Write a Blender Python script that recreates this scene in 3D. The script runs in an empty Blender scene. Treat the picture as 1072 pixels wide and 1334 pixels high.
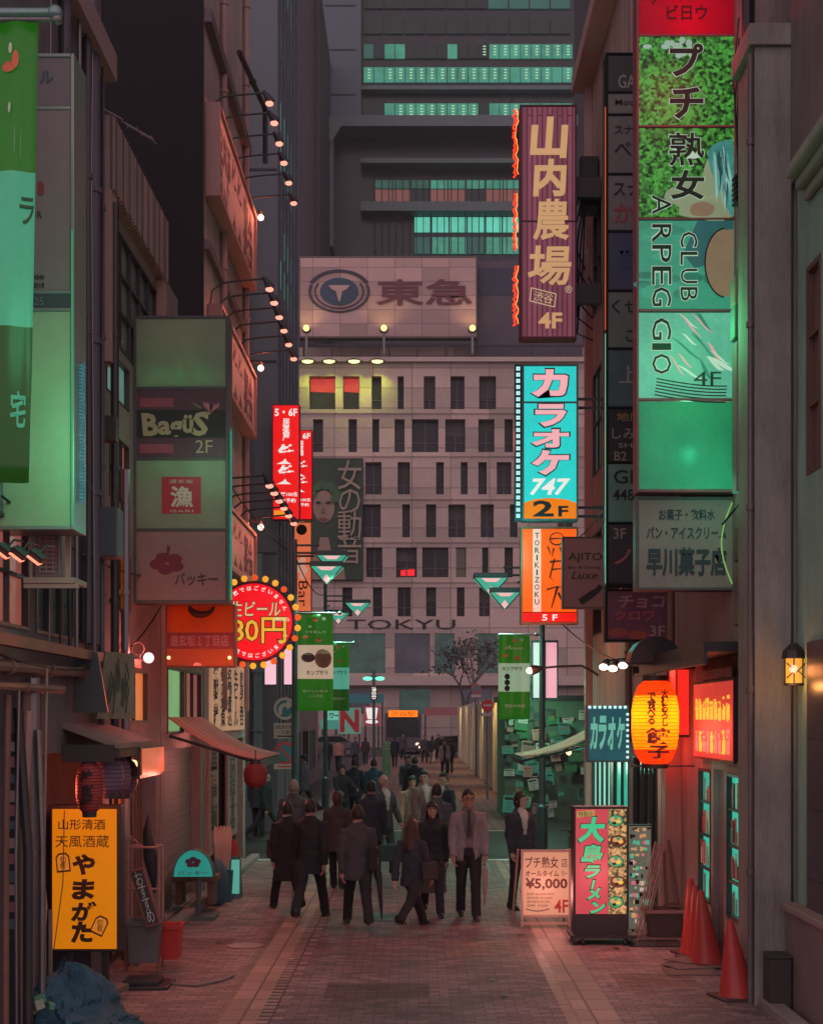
import bpy, math, random
from mathutils import Vector, Matrix, noise
R = random.Random(7)
PI = math.pi
sc = bpy.context.scene
COL = sc.collection
# ---------------------------------------------------------------- camera, world, exposure
F, CX, HY, CZ = 2000.0, 545.0, 935.0, 2.67      # focal length in photo pixels, vanishing point, eye height
cd = bpy.data.cameras.new('camera'); cam = bpy.data.objects.new('camera', cd); COL.objects.link(cam)
cam.location = (0, 0, CZ); cam.rotation_euler = (PI/2, 0, 0)
cd.sensor_fit = 'VERTICAL'; cd.sensor_height = 36; cd.sensor_width = 36*1072/1334; cd.lens = 36*F/1334
cd.shift_x = (536-CX)/1334; cd.shift_y = (HY-667)/1334
cd.clip_start = .1; cd.clip_end = 2000
sc.camera = cam
sc.render.engine = 'CYCLES'
sc.cycles.use_denoising = True
sc.cycles.max_bounces = 5; sc.cycles.diffuse_bounces = 3; sc.cycles.glossy_bounces = 2; sc.cycles.transmission_bounces = 3
sc.cycles.sample_clamp_indirect = 3.0; sc.cycles.caustics_reflective = False; sc.cycles.caustics_refractive = False
vs = sc.view_settings; vs.view_transform = 'Standard'; vs.look = 'None'; vs.exposure = 0.0; vs.gamma = 1.0
w = bpy.data.worlds.new('World'); sc.world = w; w.use_nodes = True
nt = w.node_tree; nt.nodes.clear()
o_ = nt.nodes.new('ShaderNodeOutputWorld'); bg = nt.nodes.new('ShaderNodeBackground')
tc = nt.nodes.new('ShaderNodeTexCoord'); sp = nt.nodes.new('ShaderNodeSeparateXYZ')
nt.links.new(tc.outputs['Generated'], sp.inputs[0])
rp = nt.nodes.new('ShaderNodeValToRGB')          # night sky: dark over the end of the street, city glow raised behind and overhead as fill light
mr = nt.nodes.new('ShaderNodeMapRange'); mr.inputs['From Min'].default_value = -1; mr.inputs['From Max'].default_value = 1
nt.links.new(sp.outputs['Y'], mr.inputs['Value']); nt.links.new(mr.outputs[0], rp.inputs[0])
cr = rp.color_ramp
cr.elements[0].position = 0.0; cr.elements[0].color = (1.02, .78, .85, 1)
cr.elements[1].position = 1.0; cr.elements[1].color = (.024, .0185, .022, 1)
e = cr.elements.new(.45); e.color = (.47, .365, .425, 1)
e = cr.elements.new(.72); e.color = (.13, .10, .12, 1)
e = cr.elements.new(.88); e.color = (.024, .0185, .022, 1)
nt.links.new(rp.outputs[0], bg.inputs[0]); bg.inputs[1].default_value = 1.0
nt.links.new(bg.outputs[0], o_.inputs[0])

# ---------------------------------------------------------------- helpers
def X(px, Y): return (px-CX)*Y/F
def Z(py, Y): return CZ+(HY-py)*Y/F
def P(px, py, Y): return Vector((X(px, Y), Y, Z(py, Y)))
def lin(c):                      # sRGB 0-255 -> linear
    out = []
    for v in c:
        v /= 255.0
        out.append(v/12.92 if v <= .04045 else ((v+.055)/1.055)**2.4)
    return tuple(out)
MC = {}
def M(name, c, rough=.65, var=.22, scale=3.0, bump=0.0, metal=0.0, streak=False, emit=0.0, sample=True, pattern=None, psc=1.0, c2=None, spec=.4, coat=0, trans=0):
    """procedural material; c is sRGB 0-255 (or linear tuple when all values <= 1)"""
    if name in MC: return MC[name]
    c = lin(c) if max(c) > 1 else c
    m = bpy.data.materials.new(name); m.use_nodes = True; t = m.node_tree; b = t.nodes['Principled BSDF']
    L = t.links.new; N = t.nodes.new
    tex = N('ShaderNodeTexCoord'); mp = N('ShaderNodeMapping'); L(tex.outputs['Object'], mp.inputs[0])
    mp.inputs['Scale'].default_value = (1, 1, .12) if streak else (1, 1, 1)
    nz = N('ShaderNodeTexNoise'); nz.inputs['Scale'].default_value = scale; nz.inputs['Detail'].default_value = 8; nz.inputs['Roughness'].default_value = .65
    L(mp.outputs[0], nz.inputs[0])
    n2 = N('ShaderNodeTexNoise'); n2.inputs['Scale'].default_value = scale*.23; n2.inputs['Detail'].default_value = 3
    L(tex.outputs['Object'], n2.inputs[0])
    ad = N('ShaderNodeMath'); ad.operation = 'ADD'; L(nz.outputs[0], ad.inputs[0]); L(n2.outputs[0], ad.inputs[1])
    ramp = N('ShaderNodeValToRGB'); e = ramp.color_ramp.elements
    n3 = N('ShaderNodeTexNoise'); n3.inputs['Scale'].default_value = scale*11; n3.inputs['Detail'].default_value = 4; L(mp.outputs[0], n3.inputs[0])
    ad2 = N('ShaderNodeMath'); ad2.operation = 'MULTIPLY_ADD'; L(n3.outputs[0], ad2.inputs[0]); ad2.inputs[1].default_value = .55; L(ad.outputs[0], ad2.inputs[2])
    hf = N('ShaderNodeMath'); hf.operation = 'MULTIPLY'; hf.inputs[1].default_value = .392; L(ad2.outputs[0], hf.inputs[0]); L(hf.outputs[0], ramp.inputs[0])
    d = c2 if c2 else c
    d = lin(d) if max(d) > 1 else d
    e[0].position = .3; e[1].position = .7
    e[0].color = tuple(x*(1-var) for x in c)+(1,); e[1].color = tuple(min(1, x*(1+var)) for x in d)+(1,)
    colout = ramp.outputs[0]; hgt = nz.outputs[0]
    if pattern and pattern not in ('leaf', 'net'):
        sx = N('ShaderNodeSeparateXYZ'); L(tex.outputs['Object'], sx.inputs[0])
        s2 = N('ShaderNodeMath'); s2.operation = 'ADD'; L(sx.outputs[0], s2.inputs[0]); L(sx.outputs[1], s2.inputs[1])
        cb = N('ShaderNodeCombineXYZ')
        if pattern == 'paver': L(sx.outputs[0], cb.inputs[0]); L(sx.outputs[1], cb.inputs[1])
        elif pattern == 'vlines': L(sx.outputs[2], cb.inputs[0]); L(s2.outputs[0], cb.inputs[1])
        elif pattern == 'slab': L(sx.outputs[0], cb.inputs[0]); L(sx.outputs[1], cb.inputs[1])
        else: L(s2.outputs[0], cb.inputs[0]); L(sx.outputs[2], cb.inputs[1])
        br = N('ShaderNodeTexBrick'); L(cb.outputs[0], br.inputs[0]); br.inputs['Scale'].default_value = psc
        br.inputs['Color1'].default_value = (.75, .75, .75, 1); br.inputs['Color2'].default_value = (1.15, 1.1, 1.1, 1); br.inputs['Mortar'].default_value = (.38, .36, .38, 1)
        br.inputs['Mortar Size'].default_value = .012
        if pattern == 'paver': br.inputs['Brick Width'].default_value = .2; br.inputs['Row Height'].default_value = .1; br.inputs['Mortar Size'].default_value = .007; br.inputs['Mortar'].default_value = (.5, .5, .52, 1); br.inputs['Color1'].default_value = (.62, .62, .66, 1); br.inputs['Color2'].default_value = (1.22, 1.15, 1.12, 1)
        elif pattern == 'vlines': br.inputs['Brick Width'].default_value = 8; br.inputs['Row Height'].default_value = .09; br.inputs['Mortar Size'].default_value = .014
        elif pattern == 'slab': br.inputs['Brick Width'].default_value = .26; br.inputs['Row Height'].default_value = .5; br.offset = 0
        elif pattern == 'tile': br.inputs['Brick Width'].default_value = .3; br.inputs['Row Height'].default_value = .15
        elif pattern == 'panel': br.inputs['Brick Width'].default_value = 1.2; br.inputs['Row Height'].default_value = .62; br.offset = 0
        mx = N('ShaderNodeMix'); mx.data_type = 'RGBA'; mx.blend_type = 'MULTIPLY'; mx.inputs[0].default_value = 1
        L(colout, mx.inputs[6]); L(br.outputs['Color'], mx.inputs[7]); colout = mx.outputs[2]
        s3 = N('ShaderNodeMath'); s3.operation = 'MULTIPLY_ADD'; L(br.outputs['Fac'], s3.inputs[0]); s3.inputs[1].default_value = -1.2; L(nz.outputs[0], s3.inputs[2]); hgt = s3.outputs[0]
    if pattern == 'leaf':
        vo = N('ShaderNodeTexVoronoi'); vo.feature = 'SMOOTH_F1'; vo.inputs['Smoothness'].default_value = .7; vo.inputs['Scale'].default_value = psc; L(tex.outputs['Object'], vo.inputs[0])
        sv = N('ShaderNodeSeparateColor'); L(vo.outputs['Color'], sv.inputs[0]); mv = N('ShaderNodeMath'); mv.operation = 'MULTIPLY'; L(sv.outputs[0], mv.inputs[0]); L(hf.outputs[0], mv.inputs[1]); mw = N('ShaderNodeMath'); mw.operation = 'MULTIPLY'; mw.inputs[1].default_value = 1.8; L(mv.outputs[0], mw.inputs[0]); L(mw.outputs[0], ramp.inputs[0]); e[0].position = .12; e[1].position = .75
    if pattern == 'net':
        vo = N('ShaderNodeTexVoronoi'); vo.feature = 'DISTANCE_TO_EDGE'; vo.inputs['Scale'].default_value = psc; L(tex.outputs['Object'], vo.inputs[0]); hgt = vo.outputs[0]
    L(colout, b.inputs['Base Color'])
    b.inputs['Metallic'].default_value = metal; b.inputs['Specular IOR Level'].default_value = spec
    rr = N('ShaderNodeMapRange'); rr.inputs['To Min'].default_value = max(.05, rough-.15); rr.inputs['To Max'].default_value = min(1, rough+.15); L(nz.outputs[0], rr.inputs['Value']); L(rr.outputs[0], b.inputs['Roughness'])
    if bump:
        bp = N('ShaderNodeBump'); bp.inputs['Strength'].default_value = bump; bp.inputs['Distance'].default_value = .02; L(hgt, bp.inputs['Height']); L(bp.outputs[0], b.inputs['Normal'])
    if coat: b.inputs['Coat Weight'].default_value = coat
    if emit:
        L(colout, b.inputs['Emission Color']); b.inputs['Emission Strength'].default_value = emit
        b.inputs['Base Color'].default_value = (0, 0, 0, 1); t.links.remove(b.inputs['Base Color'].links[0])
        b.inputs['Base Color'].default_value = tuple(x*.3 for x in c)+(1,)
        if not sample: m.cycles.emission_sampling = 'NONE'
    if trans:                       # thin translucent sign sheet, lit by the lamp inside its box
        out = t.nodes['Material Output']; tr = N('ShaderNodeBsdfTranslucent'); L(colout, tr.inputs[0])
        ms = N('ShaderNodeMixShader'); ms.inputs[0].default_value = trans; L(b.outputs[0], ms.inputs[1]); L(tr.outputs[0], ms.inputs[2]); L(ms.outputs[0], out.inputs[0])
    MC[name] = m; return m
def G(name, c, e=1.0, sample=True, var=.08, scale=6): return M(name, c, rough=.35, var=var, scale=scale, emit=e, sample=sample)

class MB:
    def __init__(s): s.v = []; s.f = []; s.m = []; s.mats = []; s.k = 0
    def mat(s, m):
        if m not in s.mats: s.mats.append(m)
        s.k = s.mats.index(m); return s
    def add(s, vs, fs):
        n = len(s.v); s.v += [tuple(p) for p in vs]
        for f in fs: s.f.append(tuple(n+i for i in f)); s.m.append(s.k)
        return s
    def box(s, x0, x1, y0, y1, z0, z1):
        if x0 > x1: x0, x1 = x1, x0
        if y0 > y1: y0, y1 = y1, y0
        if z0 > z1: z0, z1 = z1, z0
        return s.add([(x0,y0,z0),(x1,y0,z0),(x1,y1,z0),(x0,y1,z0),(x0,y0,z1),(x1,y0,z1),(x1,y1,z1),(x0,y1,z1)],
                     [(0,3,2,1),(4,5,6,7),(0,1,5,4),(1,2,6,5),(2,3,7,6),(3,0,4,7)])
    def obox(s, c, size, rot=(0,0,0)):
        from mathutils import Euler
        q = Euler(rot).to_matrix(); c = Vector(c); a, b, h = (v/2 for v in size)
        pts = [c+q@Vector(p) for p in ((-a,-b,-h),(a,-b,-h),(a,b,-h),(-a,b,-h),(-a,-b,h),(a,-b,h),(a,b,h),(-a,b,h))]
        return s.add(pts, [(0,3,2,1),(4,5,6,7),(0,1,5,4),(1,2,6,5),(2,3,7,6),(3,0,4,7)])
    def quad(s, a, b, c, d): return s.add([a, b, c, d], [(0,1,2,3)])
    def tube(s, pts, r, n=8, cap=True):
        pts = [Vector(p) for p in pts]; K = len(pts); rs = r if isinstance(r, (list, tuple)) else [r]*K
        vs = []; fs = []; u = None
        for i, p in enumerate(pts):
            d = (pts[min(i+1, K-1)]-pts[max(i-1, 0)])
            if d.length < 1e-9: d = Vector((0,0,1))
            d.normalize()
            if u is None:
                u = d.cross(Vector((0,1,0)));
                if u.length < .1: u = d.cross(Vector((1,0,0)))
            u = (u-d*u.dot(d)); u.normalize(); v = d.cross(u)
            q = rs[i]; qa, qb = q if isinstance(q, (tuple, list)) else (q, q)
            for j in range(n):
                a = 2*PI*j/n; vs.append(p+u*math.cos(a)*qa+v*math.sin(a)*qb)
        for i in range(K-1):
            for j in range(n):
                fs.append((i*n+j, i*n+(j+1)%n, (i+1)*n+(j+1)%n, (i+1)*n+j))
        if cap: fs.append(tuple(range(n-1, -1, -1))); fs.append(tuple((K-1)*n+j for j in range(n)))
        return s.add(vs, fs)
    def cyl(s, p0, p1, r, n=12): return s.tube([p0, p1], r, n)
    def rings(s, rg, n=12, cap=True):        # rg: (cx, cy, z, rx, ry)
        vs = []; fs = []
        for (cx, cy, z, rx, ry) in rg:
            for j in range(n): a = 2*PI*j/n; vs.append((cx+rx*math.cos(a), cy+ry*math.sin(a), z))
        K = len(rg)
        for i in range(K-1):
            for j in range(n): fs.append((i*n+j, i*n+(j+1)%n, (i+1)*n+(j+1)%n, (i+1)*n+j))
        if cap: fs.append(tuple(range(n-1, -1, -1))); fs.append(tuple((K-1)*n+j for j in range(n)))
        return s.add(vs, fs)
    def sph(s, c, r, n=12, k=8):
        rx, ry, rz = r if isinstance(r, (tuple, list)) else (r, r, r)
        return s.rings([(c[0], c[1], c[2]+rz*math.sin(PI*(i/k-.5)), max(1e-4, rx*math.cos(PI*(i/k-.5))), max(1e-4, ry*math.cos(PI*(i/k-.5)))) for i in range(k+1)], n)
    def disc(s, c, r, y0, y1, n=32, a0=0, a1=2*PI):   # disc facing -Y
        full = abs(a1-a0-2*PI) < 1e-6; k = n if full else n+1
        pts = [(c[0]+r*math.cos(a0+(a1-a0)*i/n), c[1]+r*math.sin(a0+(a1-a0)*i/n)) for i in range(k)]
        return s.prism(pts, y0, y1)
    def prism(s, pts, y0, y1):                # outline in x,z extruded from y0 (front) to y1
        n = len(pts); ar = sum(pts[i][0]*pts[(i+1)%n][1]-pts[(i+1)%n][0]*pts[i][1] for i in range(n))
        if ar < 0: pts = pts[::-1]
        vs = [(p[0], y0, p[1]) for p in pts]+[(p[0], y1, p[1]) for p in pts]
        fs = [tuple(range(n)), tuple(range(2*n-1, n-1, -1))]+[(i, i+n, (i+1)%n+n, (i+1)%n) for i in range(n)]
        return s.add(vs, fs)
    def ring(s, c, r0, r1, y0, y1, n=32, a0=0, a1=2*PI):
        for i in range(n):
            a, b = a0+(a1-a0)*i/n, a0+(a1-a0)*(i+1)/n
            s.prism([(c[0]+q*math.cos(t), c[1]+q*math.sin(t)) for q, t in ((r0, a), (r1, a), (r1, b), (r0, b))], y0, y1)
        return s
    def build(s, name, parent=None, mat=None, smooth=False, bevel=0, local=False, weld=False):
        if parent is not None and name in ('bracket', 'pilaster', 'ledge', 'duct', 'transformer', 'vent', 'seam') and len(s.f) > 6:
            par = list(range(len(s.v)))            # every loose piece becomes a part of its own
            def find(i):
                while par[i] != i: par[i] = par[par[i]]; i = par[i]
                return i
            for f in s.f:
                for i in f[1:]: par[find(i)] = find(f[0])
            gs = {}
            for f, k in zip(s.f, s.m): gs.setdefault(find(f[0]), []).append((f, k))
            if len(gs) > 1:
                for g in gs.values():
                    q = MB(); ix = {}
                    for f, k in g:
                        q.mat((s.mats or [mat])[k]); q.f.append(tuple(ix.setdefault(i, len(ix)) for i in f)); q.m.append(q.k)
                    q.v = [s.v[i] for i in ix]; o = q.build(name, parent, mat, smooth, bevel, local)
                return o
        root = parent
        while root is not None and root.parent is not None: root = root.parent
        off = Vector((0,0,0)) if (root is None or local) else root.location
        me = bpy.data.meshes.new(name); me.from_pydata([(a-off.x, b-off.y, c-off.z) for a, b, c in s.v], [], s.f)
        ms = s.mats or [mat]
        for m in ms: me.materials.append(m)
        if len(ms) > 1: me.polygons.foreach_set('material_index', s.m)
        if smooth:
            me.polygons.foreach_set('use_smooth', [True]*len(me.polygons)); me.set_sharp_from_angle(angle=math.radians(40))
        if weld:
            import bmesh
            bm = bmesh.new(); bm.from_mesh(me); bmesh.ops.remove_doubles(bm, verts=bm.verts, dist=1e-5); bm.to_mesh(me); bm.free()
        me.update()
        o = bpy.data.objects.new(name, me); COL.objects.link(o)
        if parent is not None: o.parent = parent
        if bevel:
            b = o.modifiers.new('Bevel', 'BEVEL'); b.width = bevel; b.segments = 2; b.limit_method = 'ANGLE'
        return o
def tag(o, label=None, cat=None, group=None, kind=None):
    if label: o['label'] = label
    if cat: o['category'] = cat
    if group: o['group'] = group
    if kind: o['kind'] = kind
    return o
def thing(name, label, cat, loc, group=None, rz=0):
    o = bpy.data.objects.new(name, None); COL.objects.link(o); o.location = loc; o.rotation_euler = (0, 0, rz); o.empty_display_size = .1
    return tag(o, label, cat, group)
def copy_tree(o, parent=None):
    c = o.copy(); COL.objects.link(c)
    if parent is not None: c.parent = parent
    for ch in list(o.children): copy_tree(ch, c)
    return c
def origin(o):           # move a top-level mesh's origin to its base centre
    me = o.data; xs = [v.co for v in me.vertices]
    c = Vector(((min(p.x for p in xs)+max(p.x for p in xs))/2, (min(p.y for p in xs)+max(p.y for p in xs))/2, min(p.z for p in xs)))
    me.transform(Matrix.Translation(-c)); o.location = c; return o
def solo(name, mb, label, cat, mat=None, group=None, smooth=False, bevel=0):
    return tag(origin(mb.build(name, None, mat, smooth, bevel)), label, cat, group)
def lamp(name, kind, loc, power, col, parent=None, size=.05, target=None, angle=100, blend=.8):
    l = bpy.data.lights.new(name, kind); l.energy = power; l.color = lin(col) if max(col) > 1 else col
    if kind == 'SPOT': l.spot_size = math.radians(angle); l.spot_blend = blend
    if kind == 'AREA': l.size = size
    else: l.shadow_soft_size = size
    o = bpy.data.objects.new(name, l); COL.objects.link(o); loc = Vector(loc)
    if target is not None: o.rotation_euler = (Vector(target)-loc).to_track_quat('-Z', 'Y').to_euler()
    root = parent
    while root is not None and root.parent is not None: root = root.parent
    o.location = loc-(root.location if root else Vector((0,0,0)))
    if parent is not None: o.parent = parent
    return o
def text_mesh(s, bold=.0, vertical=False, space=1.0, line=.78):
    c = bpy.data.curves.new('t', 'FONT')
    if vertical: s = '\n'.join(s.replace('ー', '丨')); c.space_line = line
    c.body = s; c.resolution_u = 2; c.offset = bold; c.align_x = 'CENTER'; c.space_character = space
    o = bpy.data.objects.new('t', c); me = o.to_mesh()
    vs = [v.co.copy() for v in me.vertices]; fs = [tuple(p.vertices) for p in me.polygons]
    o.to_mesh_clear(); bpy.data.objects.remove(o); bpy.data.curves.remove(c)
    return vs, fs
def put_text(mb, s, x0, z0, x1, z1, y, bold=0, vertical=False, shear=0, rot=0, keep=False, space=1.0, line=.78):
    """fit the words into the rectangle x0..x1, z0..z1 (metres) on the plane y, facing -Y; the glyphs are 4 mm proud"""
    vs, fs = text_mesh(s, bold, vertical, space, line)
    if not vs: return
    if rot:
        c, q = math.cos(rot), math.sin(rot); vs = [Vector((v.x*c-v.y*q, v.x*q+v.y*c, 0)) for v in vs]
    if shear: vs = [Vector((v.x+shear*v.y, v.y, 0)) for v in vs]
    a, b = min(v.x for v in vs), max(v.x for v in vs); c, d = min(v.y for v in vs), max(v.y for v in vs)
    sx, sz = (x1-x0)/max(b-a, 1e-6), (z1-z0)/max(d-c, 1e-6)
    if keep: sx = sz = min(sx, sz)
    mx, mz = (x0+x1)/2, (z0+z1)/2
    mb.add([(mx+(v.x-(a+b)/2)*sx, y, mz+(v.y-(c+d)/2)*sz) for v in vs], fs)
def spill(par, loc, power, col, size=.3): return lamp('sign_spill', 'POINT', loc, power, col, par, size)
class Sign:
    """a sign box facing the camera side of the street: hollow housing with a frame, panels, lettering; pixel boxes are turned into metres at depth Y"""
    def __init__(s, name, label, x0, y0, x1, y1, Y, depth=.22, frame=None, bd=2.5, cat='sign', group=None, dividers=()):
        s.Y = Y; s.k = Y/F; s.b = (x0, y0, x1, y1); s.bd = bd
        a, b, c, d = X(x0, Y), X(x1, Y), Z(y1, Y), Z(y0, Y); t = bd*s.k
        s.root = thing(name, label, cat, ((a+b)/2, Y+depth/2, c), group)
        m = MB().mat(frame or M('sign_frame', (46, 44, 48), .5, .3))
        m.box(a, b, Y+depth-.015, Y+depth, c, d)
        m.box(a, a+t, Y, Y+depth-.015, c, d); m.box(b-t, b, Y, Y+depth-.015, c, d)
        m.box(a+t, b-t, Y, Y+depth-.015, c, c+t); m.box(a+t, b-t, Y, Y+depth-.015, d-t, d)
        for q in dividers: z = Z(q, Y); m.box(a+t, b-t, Y+.004, Y+depth-.015, z-t*.5, z+t*.5)
        s.house = m.build('housing', s.root, bevel=.006)
        s.depth = depth
    def x(s, px): return X(px, s.Y)
    def z(s, py): return Z(py, s.Y)
    def panel(s, y0, y1, mat, x0=None, x1=None, name='panel', lift=0.0):
        x0 = s.b[0]+s.bd if x0 is None else x0; x1 = s.b[2]-s.bd if x1 is None else x1
        return MB().mat(mat).box(s.x(x0), s.x(x1), s.Y+.012-lift, s.Y+.02-lift, s.z(y1), s.z(y0)).build(name, s.root)
    def text(s, t, x0, y0, x1, y1, mat, par=None, lift=.008, **kw):
        m = MB().mat(mat); put_text(m, t, s.x(x0), s.z(y1), s.x(x1), s.z(y0), s.Y+.012-lift, **kw)
        return m.build('lettering', par or s.root)
    def shape(s, pts, mat, par=None, lift=.006, name='picture', soft=False):
        if soft:
            n = len(pts); out = []
            for i in range(n):
                p0, p1, p2, p3 = (pts[(i+j-1) % n] for j in range(4))
                for t in (0, .25, .5, .75): out.append(tuple(.5*(2*b+(c-a)*t+(2*a-5*b+4*c-d)*t*t+(3*b-a-3*c+d)*t**3) for a, b, c, d in zip(p0, p1, p2, p3)))
            x0, y0, x1, y1 = s.b; pts = [(min(x1-s.bd-.3, max(x0+s.bd+.3, a)), b) for a, b in out]
        return MB().mat(mat).prism([(s.x(a), s.z(b)) for a, b in pts], s.Y+.012-lift, s.Y+.013).build(name, par or s.root)
    def light(s, px, py, power, col, dy=None):
        return lamp('sign_lamp', 'POINT', (s.x(px), s.Y+(s.depth*.6 if dy is None else dy), s.z(py)), power, col, s.root, .03)
def circ(cx, cy, rx, ry=None, n=20, a0=0, a1=360):
    ry = ry or rx
    return [(cx+rx*math.cos(math.radians(a0+(a1-a0)*i/n)), cy+ry*math.sin(math.radians(a0+(a1-a0)*i/n))) for i in range(n+(0 if abs(a1-a0) == 360 else 1))]
def facade(mb, fn, u0, u1, v0, v1, holes, depth):
    """wall face with real openings; fn(u, v, d) -> point, d is how far behind the face"""
    us = sorted({u0, u1, *[h[0] for h in holes], *[h[1] for h in holes]}); vs = sorted({v0, v1, *[h[2] for h in holes], *[h[3] for h in holes]})
    for j in range(len(vs)-1):
        run = None
        for i in range(len(us)-1):
            mu, mv = (us[i]+us[i+1])/2, (vs[j]+vs[j+1])/2
            hole = any(h[0] < mu < h[1] and h[2] < mv < h[3] for h in holes)
            if not hole and run is None: run = us[i]
            if run is not None and (hole or i == len(us)-2):
                e = us[i] if hole else us[i+1]
                mb.quad(fn(run, vs[j], 0), fn(e, vs[j], 0), fn(e, vs[j+1], 0), fn(run, vs[j+1], 0)); run = None
    for h in holes:
        a, b, c, d = h[:4]
        for p, q in (((a,c),(b,c)), ((b,c),(b,d)), ((b,d),(a,d)), ((a,d),(a,c))):
            mb.quad(fn(*p, 0), fn(*p, depth), fn(*q, depth), fn(*q, 0))
# ---------------------------------------------------------------- the setting
asph = M('asphalt', (.055,.05,.052), .55, .35, 9, .35)
paver = M('brick_paving', (.15,.118,.138), .62, .5, 2.6, .7, pattern='paver', c2=(.285,.20,.22), spec=.25)
paver2 = M('brick_walk', (.23,.165,.18), .6, .42, 2.4, .7, pattern='paver', c2=(.36,.25,.26), spec=.27)
strip = M('pale_gutter', (.40,.27,.245), .6, .25, 2.5, .4, pattern='slab')
dark_strip = M('dark_gutter', (.20,.135,.135), .5, .25, 3, .4, pattern='paver')
white_paint = M('road_paint', (.62,.58,.55), .6, .25, 12)
def sheet(name, x0, x1, y0, y1, z, m):
    mb = MB().mat(m).quad((x0,y0,z),(x1,y0,z),(x1,y1,z),(x0,y1,z)); o = mb.build(name); o['kind'] = 'structure'; return o
sheet('ground', -400, 400, -60, 900, 0, asph)
sheet('road', -1.30, 1.30, 2, 28.6, .004, paver)
sheet('road', 1.78, 3.6, 2, 28.6, .004, paver2)
sheet('pavement', -3.6, -1.86, 2, 28.6, .004, paver2)
sheet('pavement', -1.75, -1.42, 2, 28.6, .008, strip)
sheet('gutter', -1.86, -1.75, 2, 28.6, .006, dark_strip)
sheet('gutter', 1.30, 1.42, 2, 28.6, .006, dark_strip)
sheet('pavement', 1.42, 1.78, 2, 28.6, .008, strip)
sheet('road', -3.2, 2.7, 36.6, 104, .004, M('far_paving', (.26,.16,.14), .5, .3, 1.5, .4, pattern='slab'))
mb = MB().mat(strip)                                   # comb of pale stones along the left gutter
y = 2.0; i = 0
while y < 28.5:
    mb.box(-1.42, -1.42+(.13 if i % 2 else .22), y, y+.085, .002, .011); y += .17; i += 1
o = mb.build('kerb_stones'); o['kind'] = 'structure'
mb = MB().mat(white_paint)
mb.box(-3.6, 3.3, 28.7, 28.95, .001, .006); mb.box(-3.3, 2.6, 36.15, 36.4, .001, .006)
o = mb.build('road_markings'); o['kind'] = 'structure'
mb = MB().mat(M('kerb_concrete', (.30,.25,.25), .7, .3, 6, .3))
for a, b in ((10, 13), (13.02, 15.0)): mb.box(3.14, 3.3, a, b, 0, .09)
for k in range(9): mb.box(-3.16, -3.0, 16.5+k*1.4, 17.88+k*1.4, 0, .10)
o = mb.build('kerb', bevel=.01); o['kind'] = 'structure'

for k, (a, b, c, d, cc) in enumerate(((-.9, .1, 14.6, 15.4, (.15,.10,.115)), (.3, 1.2, 17.2, 18.3, (.30,.19,.19)), (-.6, .5, 18.6, 19.0, (.20,.16,.17)), (2.0, 2.8, 15.2, 16.0, (.27,.17,.17)), (-2.9, -2.2, 17.6, 18.6, (.24,.15,.155)))):
    sheet('paving_patch', a, b, c, d, .0052, M('patch_%d' % k, cc, .6, .3, 3, .6, pattern='paver', spec=.25))
# ---------------------------------------------------------------- buildings
def fL(x0): return lambda u, v, d: (x0-d, u, v)
def fR(x0): return lambda u, v, d: (x0+d, u, v)
def fF(y0): return lambda u, v, d: (u, y0+d, v)
def fbox(mb, fn, u0, u1, v0, v1, d0, d1):
    p = [fn(u, v, d) for d in (d0, d1) for u, v in ((u0,v0),(u1,v0),(u1,v1),(u0,v1))]
    return mb.add(p, [(0,3,2,1),(4,5,6,7),(0,1,5,4),(1,2,6,5),(2,3,7,6),(3,0,4,7)])
frame_m = M('window_frame', (70,66,70), .45, .2, 5, metal=.4)
glass_d = M('dark_glass', (18,17,22), .12, .4, 1.5, spec=.6)
def window(root, fn, h, pane=None, nu=1, nv=1, fr=None, d=.03, t=.035, name='window'):
    u0, u1, v0, v1 = h[:4]
    f = MB().mat(fr or frame_m); e = .002
    fbox(f, fn, u0+e, u0+t, v0+e, v1-e, d-.04, d+.02); fbox(f, fn, u1-t, u1-e, v0+e, v1-e, d-.04, d+.02)
    fbox(f, fn, u0+t, u1-t, v0+e, v0+t, d-.04, d+.02); fbox(f, fn, u0+t, u1-t, v1-t, v1-e, d-.04, d+.02)
    for i in range(1, nu): u = u0+(u1-u0)*i/nu; fbox(f, fn, u-t*.4, u+t*.4, v0+t, v1-t, d-.03, d+.018)
    for i in range(1, nv): v = v0+(v1-v0)*i/nv; fbox(f, fn, u0+t, u1-t, v-t*.4, v+t*.4, d-.027, d+.015)
    w_ = f.build(name, root)
    q = MB().mat(pane or glass_d); q.quad(fn(u0, v0, d+.021), fn(u1, v0, d+.021), fn(u1, v1, d+.021), fn(u0, v1, d+.021)); q.build('pane', w_)
    return w_
def building(label, side, x, y0, y1, z1, mat, holes=(), deep=7, depth=.22, name='building', front_holes=(), fmat=None):
    """a row building whose street face is the plane x; side -1 left, 1 right"""
    r = thing(name, label, 'building', (x+side*deep/2, (y0+y1)/2, 0))
    fn = fL(x) if side < 0 else fR(x); mb = MB().mat(mat)
    facade(mb, fn, y0, y1, 0, z1, holes, depth)
    xb = x+side*deep
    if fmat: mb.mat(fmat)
    mb.quad((x,y0,0),(xb,y0,0),(xb,y0,z1),(x,y0,z1)); mb.mat(mat)
    mb.quad((x,y1,0),(xb,y1,0),(xb,y1,z1),(x,y1,z1)); mb.quad((xb,y0,0),(xb,y1,0),(xb,y1,z1),(xb,y0,z1))
    mb.quad((x,y0,z1),(x,y1,z1),(xb,y1,z1),(xb,y0,z1))
    mb.build('wall', r); return r, fn
nightw = M('sky_dark_side_wall', (.022,.0185,.022), .95, .15, .6, .1, streak=True)  # near-black base colour put in so the wall reads as night sky
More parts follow.
